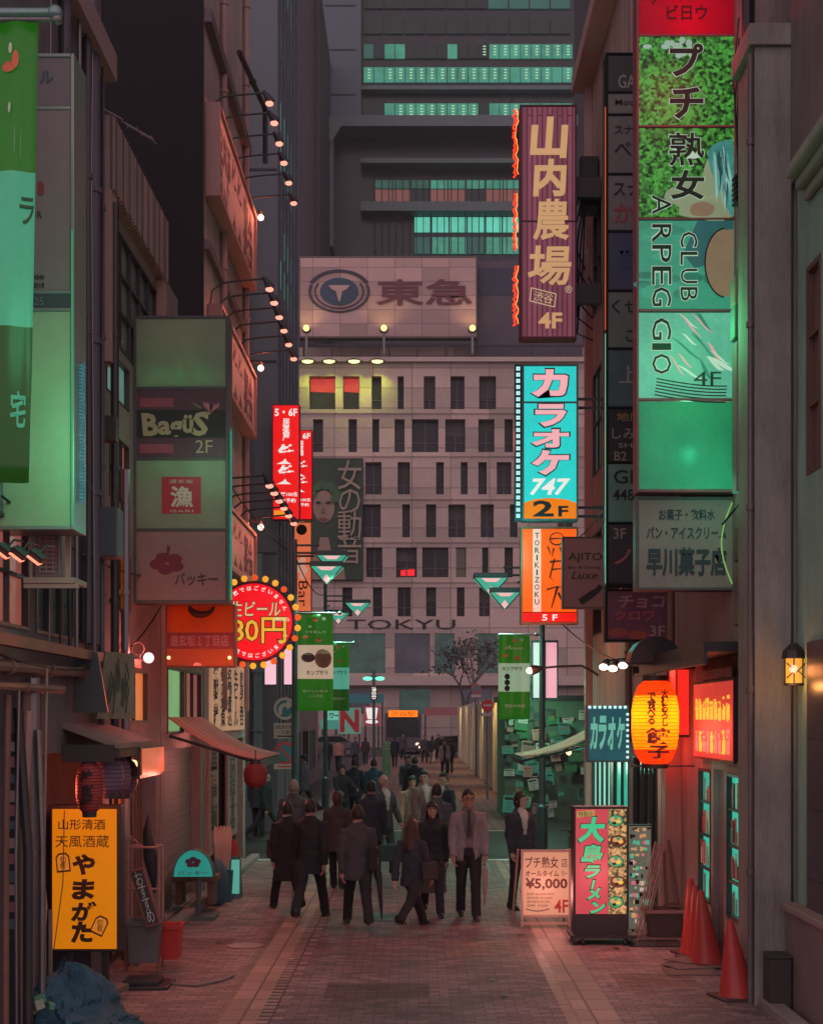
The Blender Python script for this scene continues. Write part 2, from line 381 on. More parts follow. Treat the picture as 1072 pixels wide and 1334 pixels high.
plum = M('plum_plaster', (.145,.13,.15), .8, .45, 5, .25, streak=True)
pinkw = M('pink_plaster', (.35,.27,.26), .8, .38, 5, .25, streak=True)
greyw = M('grey_plaster', (.27,.24,.235), .8, .4, 5, .3, streak=True)
bluew = M('blue_grey_panel', (.16,.18,.205), .7, .14, .8, .1, streak=True)
tealw = M('teal_lit_plaster', (.29,.44,.37), .75, .4, 5, .25, streak=True)  # teal light falling on this wall is put into its base colour
browntile = M('brown_tile', (.14,.105,.115), .5, .2, 4, .3, pattern='tile', psc=1)
darkmetal = M('dark_metal', (.05,.045,.05), .45, .35, 5, .1, metal=.3)
steel = M('grey_steel', (.22,.20,.21), .4, .3, 5, .1, metal=.6)
rust = M('rusty_pipe', (.22,.12,.10), .6, .4, 7, .2, metal=.2)
wood = M('old_wood', (.17,.10,.075), .7, .35, 5, .3, streak=True)
corr = M('corrugated', (.36,.27,.25), .5, .2, 2, .8, pattern='vlines', metal=.2)
paper = M('white_paper', (.62,.55,.50), .8, .12, 6)
white = M('white_plastic', (.70,.66,.64), .4, .1, 5)
black = M('black_print', (.025,.022,.026), .6, .2, 6)
warm = G('warm_window', (238,120,60), .75, var=.5, scale=2.5)
warm2 = G('amber_window', (255,170,60), 1.0, var=.6, scale=5)
tealg = G('teal_shop_light', (60,190,160), .75, var=.4, scale=3)
tealp = G('pale_teal_light', (140,225,200), .9, var=.3, scale=3)
pinkl = G('pink_tube_light', (250,190,205), 1.0, var=.12)
curtain = M('curtain', (.30,.36,.34), .9, .4, 9, .2, streak=True)
pane_g = G('dim_green_glass', (58,74,70), .8, var=.6, scale=4)
pane_p = G('dim_rose_glass', (140,78,70), .8, var=.5, scale=4)

def pipe(root, pts, r, mat, name='pipe'):
    mb = MB().mat(mat); mb.tube(pts, r, 8)
    for a, b in zip(pts[:-1], pts[1:]):
        a, b = Vector(a), Vector(b); n = int((b-a).length/1.6)
        for k in range(1, n+1): c = a+(b-a)*k/(n+1); d = (b-a).normalized()*.025; mb.tube([c-d, c+d], r*1.35, 8)
    return mb.build(name, root, smooth=True)
# ---- left row
W1 = [(13.25, 15.2, 3.40, 4.02), (11.2, 13.0, 3.4, 4.3), (13.1, 15.5, .02, 2.35), (12.6, 14.3, 5.4, 6.6), (12.6, 14.6, 10.4, 11.8)]
r, fn = building('dark plum plaster building nearest on the left, behind the green and teal signboard', -1, -3.3, 10.6, 16.0, 15, plum, W1, depth=.62)
window(r, fn, W1[0], M('grey_teal_glass', (.10,.16,.16), .2, .4, 2), 4, 1); window(r, fn, W1[1], pane_p, 3, 2); window(r, fn, W1[3], nu=2); window(r, fn, W1[4], nu=2)
m = MB().mat(wood); u0, u1 = 13.1, 15.5                       # dark restaurant entrance with sliding doors
for k in range(4): a = u0+.02+k*.6; fbox(m, fn, a, a+.05, .03, 2.3, .55, .6); fbox(m, fn, a+.5, a+.55, .03, 2.3, .55, .6); fbox(m, fn, a+.05, a+.5, .6, .66, .55, .6); fbox(m, fn, a+.05, a+.5, 1.5, 1.55, .55, .6)
m.mat(M('shop_dark', (.05,.03,.028), .6, .4, 2)); m.quad(fn(u0, .02, .61), fn(u1, .02, .61), fn(u1, 2.35, .61), fn(u0, 2.35, .61)); m.build('door', r)
fbox(m2 := MB().mat(M('ledge', (.30,.20,.21), .8, .2, 3)), fn, 10.6, 16.02, 9.3, 9.58, -.16, .02); m2.build('ledge', r)
fbox(m2 := MB().mat(rust), fn, 10.6, 17.2, 3.22, 3.31, -.2, -.11); m2.build('beam', r)
for q, z0, z1, rr in ((15.0, 3.4, 11, .045), (15.35, 3.4, 14, .06), (15.7, 2.6, 9.2, .035), (14.1, 4.6, 14, .05)): pipe(r, [(-3.24, q, z0), (-3.24, q, z1)], rr, M('drain_pipe', (.11,.09,.12), .5, .3, 4))
pipe(r, [(-3.2, 10.7, 3.05), (-3.2, 15.9, 3.12)], .05, rust); pipe(r, [(-3.15, 11, 2.9), (-3.15, 13.6, 2.92)], .035, rust)
pipe(r, [(-3.2, 12.75, .1), (-3.2, 12.75, 3.0)], .06, steel); pipe(r, [(-3.2, 12.5, .1), (-3.2, 12.5, 2.9)], .05, rust)
m = MB().mat(M('meter_blue', (.09,.09,.115), .5, .25, 4)); m.box(-3.28, -3.02, 15.4, 15.75, Z(725, 15.4), Z(660, 15.4)); m.build('meter_box', r, bevel=.015)
m = MB().mat(M('meter_brown', (.07,.045,.04), .6, .3, 4)); m.box(-3.28, -3.1, 15.75, 15.9, Z(575, 15.8), Z(542, 15.8)); m.build('junction_box', r, bevel=.01)
for k in range(7):
    q = 13.4+k*.36; pipe(r, [(-3.22+.01*(k%3), q, 3.3), (-3.2, q+R.uniform(-.1, .1), 5+R.random()), (-3.22, q+R.uniform(-.15, .15), 8), (-3.22, q+.1, 12)], R.choice([.01, .014, .02]), R.choice([black, darkmetal, steel]), 'cable')
for k in range(8): pipe(r, [(-3.2+.05*(k % 3), 11.9+k*.15, .02), (-3.2+.05*(k % 3), 11.9+k*.15+R.uniform(-.03, .03), 1.6), (-3.18+.05*(k % 2), 11.9+k*.15, R.uniform(2.4, 3.1))], R.choice([.012, .02, .03, .04]), [rust, steel, darkmetal, M('pink_pipe', (.36,.22,.21), .6, .3, 4)][k % 4])
W2 = [(16.5, 19.4, 6.75, 8.05), (16.25, 17.5, 6.15, 6.62), (16.4, 17.5, 5.05, 5.75), (16.7, 17.6, 3.85, 4.5), (17.15, 18.7, 2.62, 3.22), (16.4, 19.3, .02, 2.3)]
r, fn = building('low two coloured shop house with a corrugated metal parapet lit pink', -1, -3.3, 16.05, 19.65, 8.25, M('mauve_plaster', (.24,.19,.20), .8, .42, 5, .25, streak=True), W2)
window(r, fn, W2[0], M('pale_glass', (.22,.22,.23), .25, .4, 1), 5, 3); window(r, fn, W2[1], G('teal_corrugate', (104,140,128), .65, var=.25), 1, t=.015); window(r, fn, W2[2], pane_p, 3, 2, t=.018)
window(r, fn, W2[3], warm, 2, 4, t=.02); window(r, fn, W2[4], warm, 2, t=.02); 
m = MB().mat(wood); fbox(m, fn, 16.4, 19.3, .02, 2.3, .2, .22)
for k in range(15): fbox(m, fn, 16.45+k*.19, 16.5+k*.19, .05, 2.25, .14, .2)
m.build('door', r)
m = MB().mat(corr); fbox(m, fn, 16.06, 19.62, 8.2, 8.98, -.1, .05)
for k in range(30): fbox(m, fn, 16.1+k*.117, 16.15+k*.117, 8.21, 8.97, -.125, -.1)
m.build('parapet', r)
m = MB().mat(M('pink_trim', (.42,.25,.22), .7, .2, 4)); fbox(m, fn, 16.06, 16.35, 6.4, 8.2, -.09, 0); fbox(m, fn, 19.35, 19.62, 6.4, 8.2, -.09, 0); m.build('pilaster', r)
window(r, fn, (16.5, 17.7, .08, 2.2), G('warm_doorway', (190,84,44), .55, var=.6, scale=2), 3, 2, t=.03, name='doorway_pane')
pipe(r, [(-3.22, 16.9, 0), (-3.22, 16.9, 5.4)], .05, steel); pipe(r, [(-3.2, 16.2, 2.5), (-3.2, 16.2, 8.1)], .045, darkmetal)
W3 = [(20.2, 21.6, 2.45, 3.35), (21.8, 23.3, 2.55, 3.35), (20.0, 23.3, .03, 2.25), (20.2, 21.4, 5.2, 6.4), (21.9, 23.2, 5.2, 6.4)]
r, fn = building('narrow grey shop house between the low house and the tall pink building', -1, -3.3, 19.7, 23.6, 7.4, greyw, W3)
window(r, fn, W3[0], G('green_rose_window', (120,170,110), .8, var=.5, scale=1.6), 1); window(r, fn, W3[1], pane_p, 2); window(r, fn, W3[3], glass_d, 2); window(r, fn, W3[4], glass_d, 2)
m = MB().mat(M('roller_shutter', (.25,.22,.23), .5, .25, 3, .7, metal=.3)); fbox(m, fn, 20.0, 23.3, .03, 2.25, .16, .2)
for k in range(22): fbox(m, fn, 20.02, 23.28, .05+k*.1, .12+k*.1, .145, .16)
m.build('shutter', r)
m = MB().mat(steel); m.box(-4.1, -3.35, 20.6, 21.4, 7.9, 8.5); m.box(-4.05, -3.98, 20.65, 20.72, 7.4, 7.9); m.box(-3.5, -3.42, 20.65, 20.72, 7.4, 7.9); m.mat(darkmetal); m.disc((-3.72, 8.2), .22, 20.585, 20.6, 20); m.build('roof_unit', r, bevel=.02)
W4 = [(24.1, 28.9, .03, 2.3)]+[(24.2+k*1.25, 25.1+k*1.25, z, z+1.15) for z in (3.3,) for k in range(4)]
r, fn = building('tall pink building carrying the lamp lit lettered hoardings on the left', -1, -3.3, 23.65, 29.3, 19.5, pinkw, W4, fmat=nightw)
for h in W4[1:]: window(r, fn, h, R.choice([glass_d, pane_p, glass_d]), 2)
m = MB().mat(M('shop_front_dark', (.08,.06,.065), .6, .3, 3)); fbox(m, fn, 24.1, 28.9, .03, 2.3, .18, .21)
for k in range(9): fbox(m, fn, 24.12+k*.55, 24.2+k*.55, .04, 2.29, .1, .18)
m.build('door', r)
for q in (25.6, 28.9): pipe(r, [(-3.24, q, 2.8), (-3.24, q, 19)], .06, M('pink_pipe', (.36,.22,.21), .6, .3, 4))
m = MB().mat(M('ledge2', (.15,.11,.12), .8, .2, 3)); fbox(m, fn, 23.66, 29.32, 13.4, 13.6, -.12, 0); fbox(m, fn, 23.66, 29.32, 9.9, 10.05, -.08, 0); m.build('ledge', r)
pipe(r, [(-3.1, 26.6, 14.2), (-2.85, 28.6, 14.0), (-2.85, 28.6, 13.0)], .05, darkmetal, 'gutter_pipe')
# corner tower of the cross street
W5 = []
for k in range(6):
    for z in [2.5+.95*j for j in range(21)]: W5.append((36.55+k*.98, 36.98+k*.98, z, z+.72))
r, fn = building('smooth blue grey tower on the corner with narrow ribbed windows', -1, -3.3, 36.0, 42.5, 27, bluew, W5, deep=16, depth=.3)
for k in range(6): m = MB().mat(M('rib', (.10,.10,.125), .5, .2, 3)); a = 36.3+k*.98; fbox(m, fn, a, a+.1, 2.4, 26.5, -.035, 0); m.build('rib', r)
litp = [G('lit_teal_slit', (90,200,180), .8, var=.5, scale=9), G('dim_teal_slit', (56,92,94), .7, var=.5, scale=9)]
for h in W5[:100]:
    k = int((h[2]-2.5)/.95+.5); lit = litp[0] if k in (14, 15, 19) or (k in (11, 12) and R.random() < .6) else (litp[1] if R.random() < .25 else glass_d)
    q = MB().mat(lit); q.quad(fn(h[0], h[2], .012), fn(h[1], h[2], .012), fn(h[1], h[3], .012), fn(h[0], h[3], .012)); q.build('window', r)
q = MB()
for h in W5[100:]: q.mat(glass_d).quad(fn(h[0], h[2], .012), fn(h[1], h[2], .012), fn(h[1], h[3], .012), fn(h[0], h[3], .012))
tag(q.build('window', r), kind='stuff')
pipe(r, [(-4.0, 35.93, 2), (-4.0, 35.93, 14)], .05, pinkw); pipe(r, [(-3.75, 35.9, 1), (-3.75, 35.9, 6.5)], .11, M('teal_pipe', (.16,.25,.24), .5, .2, 3))
m = MB().mat(M('panel_joint', (.06,.06,.075), .7, .2, 3))
for z in (6.5, 11, 15.5, 20): m.box(-9, -3.32, 35.985, 36.0, z, z+.05)
m.build('joint', r)
W6 = [(45+4*k, 48+4*k, z, z+1.6) for k in range(5) for z in (.6, 3.4)]
r, fn = building('low corner shop building past the ribbed tower', -1, -4.3, 43.6, 66, 6.2, M('shop_grey', (.20,.17,.18), .7, .3, 2), W6, deep=10)
for h in W6: window(r, fn, h, R.choice([tealg, pane_g, glass_d, pane_p]), 3, 1, t=.06)
# ---- right row
W7 = [(13.36, 13.84, 4.85, 6.72), (11.8, 12.9, 4.85, 6.7)]
r, fn = building('plaster building nearest on the right with teal light in its colour and a moulded ledge', 1, 3.5, 11.0, 14.2, 15, tealw, W7)
for h in W7: window(r, fn, h, M('rose_shutter', (.23,.11,.105), .6, .3, 3), 1, 3, fr=wood, t=.05)
m = MB().mat(M('ledge_grey_green', (.27,.30,.26), .8, .35, 5, .25, streak=True)); fbox(m, fn, 11.0, 13.75, 7.48, 7.6, -.22, 0); fbox(m, fn, 11.0, 13.74, 7.38, 7.48, -.14, 0); fbox(m, fn, 11.0, 13.73, 7.28, 7.38, -.07, 0); m.build('ledge', r, bevel=.03)
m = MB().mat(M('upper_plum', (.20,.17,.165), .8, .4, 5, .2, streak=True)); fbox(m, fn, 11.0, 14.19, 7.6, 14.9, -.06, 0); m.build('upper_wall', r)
m = MB().mat(M('dark_big_tile', (.085,.07,.085), .35, .25, 2, .2, pattern='panel')); fbox(m, fn, 11.0, 13.75, .9, 3.35, -.03, 0); m.mat(M('plinth', (.22,.16,.16), .8, .3, 3, .3)); fbox(m, fn, 11.0, 14.19, 0, .9, -.12, 0); m.mat(M('plinth_cap', (.30,.22,.21), .7, .2, 3)); fbox(m, fn, 11.0, 14.19, .9, .97, -.16, 0); m.build('plinth', r, bevel=.015)
m = MB().mat(M('column_paint', (.29,.27,.25), .8, .48, 6, .4, streak=True)); m.box(3.12, 3.51, 14.25, 15.0, 0, 8.9); m.box(3.06, 3.56, 14.2, 15.02, 8.9, 9.1)
m.mat(M('pier_pipe', (.16,.13,.135), .5, .3, 5, metal=.3)); m.cyl((3.09, 14.3, 0), (3.09, 14.3, 8.85), .03, 8); [m.cyl((3.09, 14.3, z), (3.09, 14.3, z+.06), .042, 8) for z in (1.2, 2.9, 4.6, 6.3, 8.0)]; m.mat(darkmetal).cyl((3.46, 14.235, 0), (3.46, 14.235, 8.8), .012, 6)
col = solo('building_pier', m, 'plain grey brown concrete pier rising beside the tall vertical signs', 'pier', bevel=.02)
W8 = [(15.75, 16.45, .55, 2.08), (17.35, 18.1, .55, 2.08), (16.6, 17.2, .03, 2.1), (15.6, 17.8, 5, 7), (18.2, 19.3, 5.2, 6.6)]
r, fn = building('dark plum shop house with red menu board behind the traffic cones', 1, 3.3, 15.05, 19.6, 15, M('plum_pink_plaster', (.30,.225,.22), .8, .42, 5, .3, streak=True), W8)
for h in W8[:2]:
    w_ = window(r, fn, h, tealg, 1, 4); m = MB()
    for k in range(26):                                  # magazines and boxes in the shop window
        u = R.uniform(h[0]+.04, h[1]-.14); v = h[2]+.05+.37*R.randint(0, 3); m.mat(R.choice([paper, M('mag_red', (.45,.12,.10), .6), M('mag_pink', (.5,.3,.3), .6), M('mag_teal', (.15,.4,.35), .6)])); fbox(m, fn, u, u+R.uniform(.06, .12), v, v+R.uniform(.12, .28), .008+k*.0012, .009+k*.0012)
    m.build('display', w_)
m = MB().mat(M('grey_door', (.16,.12,.135), .5, .2, 3)); fbox(m, fn, 16.6, 17.2, .03, 2.1, .06, .1); d_ = m.build('door', r); MB().mat(steel).cyl((3.33, 16.7, 1.05), (3.33, 16.7, 1.25), .015).build('handle', d_)
window(r, fn, W8[3], nu=3); window(r, fn, W8[4], nu=2)
m = MB().mat(darkmetal); fbox(m, fn, 15.1, 19.5, 3.32, 3.42, -.5, 0); fbox(m, fn, 15.1, 19.5, 3.2, 3.32, -.5, -.46); m.build('canopy', r)
m = MB().mat(M('pillar_paint', (.38,.26,.24), .7, .25, 2, .2, streak=True)); m.box(3.1, 3.3, 19.3, 19.6, 0, 3.2); m.build('pilaster', r)
pipe(r, [(3.24, 15.3, 0), (3.24, 15.3, 3.3)], .05, steel); pipe(r, [(3.24, 15.12, 3), (3.24, 15.12, 14)], .06, darkmetal)
m = MB().mat(M('duct', (.16,.13,.135), .5, .3, 4, metal=.3)); m.box(3.2, 3.29, 15.3, 15.6, 5.3, 6.5); m.box(3.2, 3.29, 15.3, 15.6, 6.6, 7.2); m.box(3.2, 3.29, 15.3, 15.6, 3.6, 4.1); m.box(3.2, 3.29, 15.3, 15.6, 4.25, 4.6); m.mat(M('vent_beige', (.30,.26,.20), .5, .2, 4)).box(3.1, 3.19, 15.08, 15.3, Z(396, 15.1), Z(360, 15.1)); m.mat(M('vent_teal', (.14,.24,.20), .5, .4, 4)).box(3.1, 3.19, 15.08, 15.3, Z(440, 15.1), Z(398, 15.1)); m.mat(M('vent_mauve', (.26,.17,.165), .6, .25, 3)).box(3.12, 3.19, 15.08, 15.3, Z(640, 15.1), Z(444, 15.1)); m.mat(darkmetal); [m.box(3.11, 3.19, 15.1, 15.28, 7.75+.05*k, 7.775+.05*k) for k in range(6)]; m.build('duct', r, bevel=.012)
for k in range(5): pipe(r, [(3.17, 15.2, 9.6-.2*k), (3.1+.02*k, 15.15, 9.0-.3*k), (3.17, 15.2, 8.2-.3*k)], .008, black, 'cable')
W9 = [(20.1, 20.85, .3, 1.95), (21.2, 23.6, .03, 2.1), (20.2, 21.6, 3.3, 4.6), (22, 23.6, 3.3, 4.6), (20.2, 21.6, 6.3, 7.6), (22, 23.6, 6.3, 7.6)]
r, fn = building('pink plaster shop house behind the chocolate snack sign', 1, 3.3, 19.65, 24.0, 16.5, M('rose_plaster', (.44,.29,.27), .8, .35, 5, .25, streak=True), W9)
window(r, fn, W9[0], tealg, 1, 3); window(r, fn, W9[1], glass_d, 3)
for h in W9[2:]: window(r, fn, h, glass_d, 2)
for q in (19.8, 21.9, 23.8): pipe(r, [(3.25, q, 2.3), (3.25, q, 12)], .05, rust)
W10 = [(24.15, 26.0, .03, 2.1), (26.4, 29.2, .03, 2.2)]+[(24.3+1.7*k, 25.6+1.7*k, z, z+1.9) for k in range(3) for z in (4.2, 7.2, 10.2)]
r, fn = building('beige building with fluted cladding and a pale eave, farther down the right side', 1, 3.3, 24.05, 29.5, 15, M('beige_flute', (.46,.36,.32), .7, .25, 2, .8, pattern='vlines'), W10)
window(r, fn, W10[0], tealg, 2, 2); window(r, fn, W10[1], tealp, 4, 1)
for h in W10[2:]: window(r, fn, h, R.choice([glass_d, glass_d, pane_g, G('rose_lit', (190,110,95), .7, var=.4)]), 2, 2)
m = MB().mat(M('eave', (.46,.30,.28), .7, .15, 2)); fbox(m, fn, 24.0, 29.6, 14.7, 15.0, -.35, 0); fbox(m, fn, 29.2, 29.5, 0, 14.7, -.12, 0); m.build('eave', r)
m = MB().mat(M('dish_grey', (.34,.23,.22), .5, .2, 3)); m.rings([(3.05, 28.3, 10.9, .02, .02), (3.05, 28.3, 11.0, .3, .3), (3.05, 28.3, 11.06, .42, .42)], 18); m.v = [(3.05+(z-11)*1.0, 28.3+(y-28.3)*.5-(z-11)*.6, 10.9+(x-3.05)) for x, y, z in m.v]; m.build('dish', r, smooth=True)
m = MB().mat(darkmetal)
for z in (11.9, 12.5): m.box(2.95, 3.28, 28.0, 28.3, z, z+.42)
m.build('transformer', r, bevel=.02)
for k in range(6): pipe(r, [(3.05, 28.1, 12.6-.1*k), (2.75+.05*k, 28.0, 12.0-.2*k), (2.9, 28.1, 11.2-.3*k), (3.2, 28.2, 10.6-.2*k)], .016, black, 'cable')
# ---- corner kiosk past the cross street, covered in posters
r = thing('kiosk', 'green lit corner kiosk plastered with posters beyond the cross street', 'kiosk', (4.2, 42, 0))
m = MB().mat(M('kiosk_green', (.11,.16,.12), .6, .3, 3)); m.box(2.25, 6.5, 40, 44, 0, 3.1); m.mat(darkmetal); m.box(2.15, 6.6, 39.8, 44.1, 3.1, 3.25); m.build('wall', r)
for i in range(95):
    a = R.uniform(2.3, 4.4); z = R.uniform(.15, 2.8); s_ = R.uniform(.12, .36); c = R.choice([M('poster_pale', (.50,.56,.48), .6), M('poster_green', (.05,.22,.09), .6), G('poster_teal', (60,130,110), .45, False), M('poster_dark', (.05,.07,.06), .6), M('poster_rose', (.45,.25,.22), .6)])
    hh = s_*R.uniform(.6, 1.3); t = R.uniform(-.2, .2); yy = 39.99-.0035*i; pm = MB().mat(c).obox((a, yy, z), (s_, .001, hh), (0, t, 0)); ct, st = math.cos(t), math.sin(t)
    for (u, v, w_, h_, mt) in [(0, .32, .8, .16, M('print_dark', (.04,.06,.05), .6) if i % 3 else M('print_red', (.4,.08,.07), .6))]+[(R.uniform(-.06, .06), .08-.14*q, R.uniform(.4, .8), .05, M('print_grey', (.12,.15,.13), .6)) for q in range(4)]:
        pm.mat(mt).obox((a+u*s_*ct+v*hh*st, yy-.0015, z+v*hh*ct-u*s_*st), (w_*s_, .001, h_*hh), (0, t, 0))
    pm.build('poster', r)
lamp('kiosk_lamp', 'POINT', (2.9, 38.6, 2.9), 55, (170,255,205), r, .15)
# ---- white hoarding lit from above
r = thing('site_hoarding', 'tall pale panelled construction hoarding along the far right side', 'hoarding', (2.75, 78, 0))
n = 14
for k in range(n):
    a, b = 51+k*4, 54.85+k*4
    m = MB().mat(M('hoarding_panel', (.55,.50,.38), .6, .2, 1.2, .15, streak=True)); m.box(2.72, 2.78, a, b, .05, 3.3); m.mat(M('hoarding_post', (.62,.55,.42), .6, .2, 2)); m.box(2.66, 2.72, a-.12, a+.02, 0, 3.4); m.build('panel', r)
for k in range(5): lamp('hoarding_lamp', 'SPOT', (1.9, 54+k*11, 3.9), 200, (255,215,140), r, .08, (2.7, 54+k*11, .6), 120)
# ---- department store closing the street
tile = M('store_tile', (.50,.385,.345), .75, .24, .3, .1, pattern='panel', psc=.35)
YT = 136.0
r = thing('department_store', 'broad beige department store with scattered narrow windows at the street end', 'building', (5, YT+15, 0))
rows = [((490,533),[(403,437),(447,468),(484,497),(518,526),(552,567),(587,605),(624,646)]), ((546,589),[(408,421),(454,465),(485,494),(514,527),(537,571),(580,606),(623,644),(657,668)]),
 ((602,644),[(476,497),(518,534),(568,578),(600,609),(623,634),(647,666)]), ((657,700),[(472,496),(524,534),(555,568),(584,606),(626,643),(664,674)]),
 ((713,752),[(477,498),(516,543),(550,584),(594,607),(628,636),(657,668)]), ((765,803),[(446,459),(486,498),(518,535),(555,568),(595,605),(624,638)]), ((825,877),[(428,502),(514,560),(566,592),(622,648)]), ((898,930),[(440,482),(520,560),(600,640)])]
holes = []
for (a, b), l in rows:
    l = list(l)
    if a < 800: l += [(690+37*k+R.randint(-6, 6), 690+37*k+R.randint(8, 20)) for k in range(1, 10)]+[(300+30*k, 312+30*k) for k in range(3)]
    for c, d in l: holes.append((X(c, YT), X(d, YT), Z(b, YT), Z(a, YT)))
fn = fF(YT); m = MB().mat(tile); x0, x1, zt = X(280, YT), X(1080, YT), Z(468, YT)
facade(m, fn, x0, x1, 0, zt, holes, .9)
m.quad((x0,YT,zt),(x1,YT,zt),(x1,YT+30,zt),(x0,YT+30,zt)); m.quad((x0,YT,0),(x0,YT+30,0),(x0,YT+30,zt),(x0,YT,zt)); m.quad((x1,YT,0),(x1,YT+30,0),(x1,YT+30,zt),(x1,YT,zt)); m.quad((x0,YT+30,0),(x1,YT+30,0),(x1,YT+30,zt),(x0,YT+30,zt))
m.build('wall', r)
redl = G('red_lit_room', (205,60,52), .8, False, .4)
for i, h in enumerate(holes):
    q = MB().mat(M('store_glass', (.028,.025,.034), .25, .6, .3, spec=.3) )
    if h[2] < 9: q = MB().mat(R.choice([pane_g, G('store_show', (70,62,70), .7, False, .6, .8)]))
    q.quad(fn(h[0], h[2], .88), fn(h[1], h[2], .88), fn(h[1], h[3], .88), fn(h[0], h[3], .88))
    if i in (0, 1): q.mat(redl).quad(fn(h[0]+.05, h[3]-1.2, .84), fn(h[1]-.05, h[3]-1.3, .84), fn(h[1]-.05, h[3]-.05, .84), fn(h[0]+.05, h[3]-.05, .84))
    if abs(h[0]-X(516, YT)) < .01 and abs(h[3]-Z(713, YT)) < .01: q.mat(G('red_neon', (255,30,40), 1, False)); q.quad(fn(h[0]+.4, h[2]+.2, .83), fn(h[1]-.2, h[2]+.2, .83), fn(h[1]-.2, h[2]+.8, .83), fn(h[0]+.4, h[2]+.7, .83))
    if h[2] > 9 and i > 1:
        q.mat(M('store_mullion', (.10,.09,.095), .5, .2, 1)); mid = (h[0]+h[1])/2
        if h[1]-h[0] > .9: q.box(mid-.06, mid+.06, YT+.80, YT+.875, h[2], h[3])
        q.box(h[0], h[1], YT+.79, YT+.872, h[2]+(h[3]-h[2])*.3, h[2]+(h[3]-h[2])*.3+.1)
        if R.random() < .45: q.mat(M('store_blind', (.11,.10,.10), .8, .4, 2, streak=True)); a = R.uniform(.3, .75); q.quad(fn(h[0]+.05, h[2]+(h[3]-h[2])*a, .86), fn(h[1]-.05, h[2]+(h[3]-h[2])*a, .86), fn(h[1]-.05, h[3]-.03, .86), fn(h[0]+.05, h[3]-.03, .86))
        elif R.random() < .12: q.mat(G('store_dim_room', (82,70,62), .7, False, .7, .6)).quad(fn(h[0]+.05, h[2]+.05, .865), fn(h[1]-.05, h[2]+.05, .865), fn(h[1]-.05, h[3]-.03, .865), fn(h[0]+.05, h[3]-.03, .865))
    q.build('window', r)
m = MB().mat(tile)
for yy in (538, 594, 650, 706, 758): m.box(x0, x1, YT-.12, YT-.004, Z(yy+1, YT), Z(yy-1, YT))
m.mat(M('store_cornice', (.52,.40,.36), .7, .15, .5)); m.box(x0, x1, YT-1.2, YT-.004, Z(893, YT), Z(881, YT)); m.box(x0, x1, YT-.5, YT-.13, zt-.3, zt+.1); m.build('cornice', r)
m = MB().mat(black); put_text(m, 'TOKYU', X(452, YT), Z(820, YT), X(593, YT), Z(807, YT), YT-.06); m.build('lettering', r)
m = MB().mat(tile); m.box(x0+2, x1-2, YT+3, YT+28, zt, Z(442, YT)); m.build('roof_storey', r)
for k in range(7):
    a = 398+k*37; q = MB().mat(G('penthouse_teal', (80,140,118), .7, False, .5)); q.box(X(a, YT), X(a+31, YT), YT+2.9, YT+2.98, Z(466, YT), Z(456, YT)); q.build('roof_window', r)
m = MB().mat(darkmetal); m.box(x0, x1, YT-.3, YT-.1, Z(452, YT), Z(449, YT))
for k in range(20): m.box(X(396+k*37, YT)-.1, X(396+k*37, YT)+.1, YT-.28, YT-.12, zt, Z(452, YT))
m.build('roof_rail', r)
for k, px in enumerate((402, 430, 462, 492)):
    l = MB().mat(steel); l.rings([(X(px, YT), YT-1.1, Z(474, YT), .75, .5), (X(px, YT), YT-1.1, Z(471, YT), .3, .3)], 12); l.mat(G('lime_bulb', (240,255,150), 2.5, False)).sph((X(px, YT), YT-1.1, Z(474.5, YT)), (.5, .4, .15)); l.build('wall_lamp', r)
    lamp('lime_lamp', 'SPOT', (X(px, YT), YT-1.3, Z(473, YT)), 7000, (190,225,40), r, .3, (X(px+2, YT), YT+.6, Z(560, YT)), 95, .9)
# roof billboard
s = Sign('roof_billboard', 'dull pink roof billboard with a ringed emblem and two dark characters', 390, 334, 621, 440, YT-1, 1.2, M('billboard_edge', (.2,.14,.14), .7), 1.5, 'billboard')
p = s.panel(336, 438, M('billboard_pink', (.50,.34,.32), .7, .12, .25, .1, pattern='panel', psc=.5))
em = M('emblem_red', (.15,.045,.06), .6, .2, 1); s.text('東急', 490, 364, 615, 398, em, p, bold=.015, lift=.12)
m = MB().mat(M('emblem_dark', (.05,.045,.07), .6, .2, 1))
c = (s.x(442), s.z(380)); kk = s.k
for (ra, rb, a0, a1) in ((35, 40, 25, 155), (35, 38, 160, 380), (29, 31, 150, 390)):
    for i in range(24):
        a, b = (math.radians(a0+(a1-a0)*t/24) for t in (i, i+1))
        m.prism([(c[0]+q*kk*math.cos(t)*1.05, c[1]+q*kk*.72*math.sin(t)) for q, t in ((ra, a), (rb, a), (rb, b), (ra, b))], s.Y-.1, s.Y+.01)
m.mat(M('emblem_blue', (.045,.075,.12), .6, .2, 1)).prism([(s.x(a), s.z(b)) for a, b in circ(442, 380, 25, 18, 28)], s.Y-.09, s.Y+.011)
m.mat(M('emblem_pale', (.50,.34,.32), .7, .12, .25)).prism([(s.x(a), s.z(b)) for a, b in ((428,372),(456,372),(452,377),(446,380),(443,393),(441,393),(438,380),(432,377))], s.Y-.14, s.Y-.092); m.build('emblem', s.root)
m = MB().mat(steel); z = Z(442, YT)
for px in (402, 501, 614): m.cyl((X(px, YT), YT-2.4, zt-.1), (X(px, YT), YT-2.4, z), .12); m.sph((X(px, YT), YT-2.4, z+.25), (.42, .42, .35))
m.build('bracket', s.root)
for px in (402, 501, 614):
    MB().mat(G('floodlight_glow', (255,235,140), 1.6, False)).sph((X(px, YT), YT-2.75, z+.3), .28).build('floodlight', s.root)
    lamp('billboard_lamp', 'SPOT', (X(px, YT), YT-2.6, z+.7), 110, (255,215,140), s.root, .2, (X(px, YT), YT-1, z+3), 120)
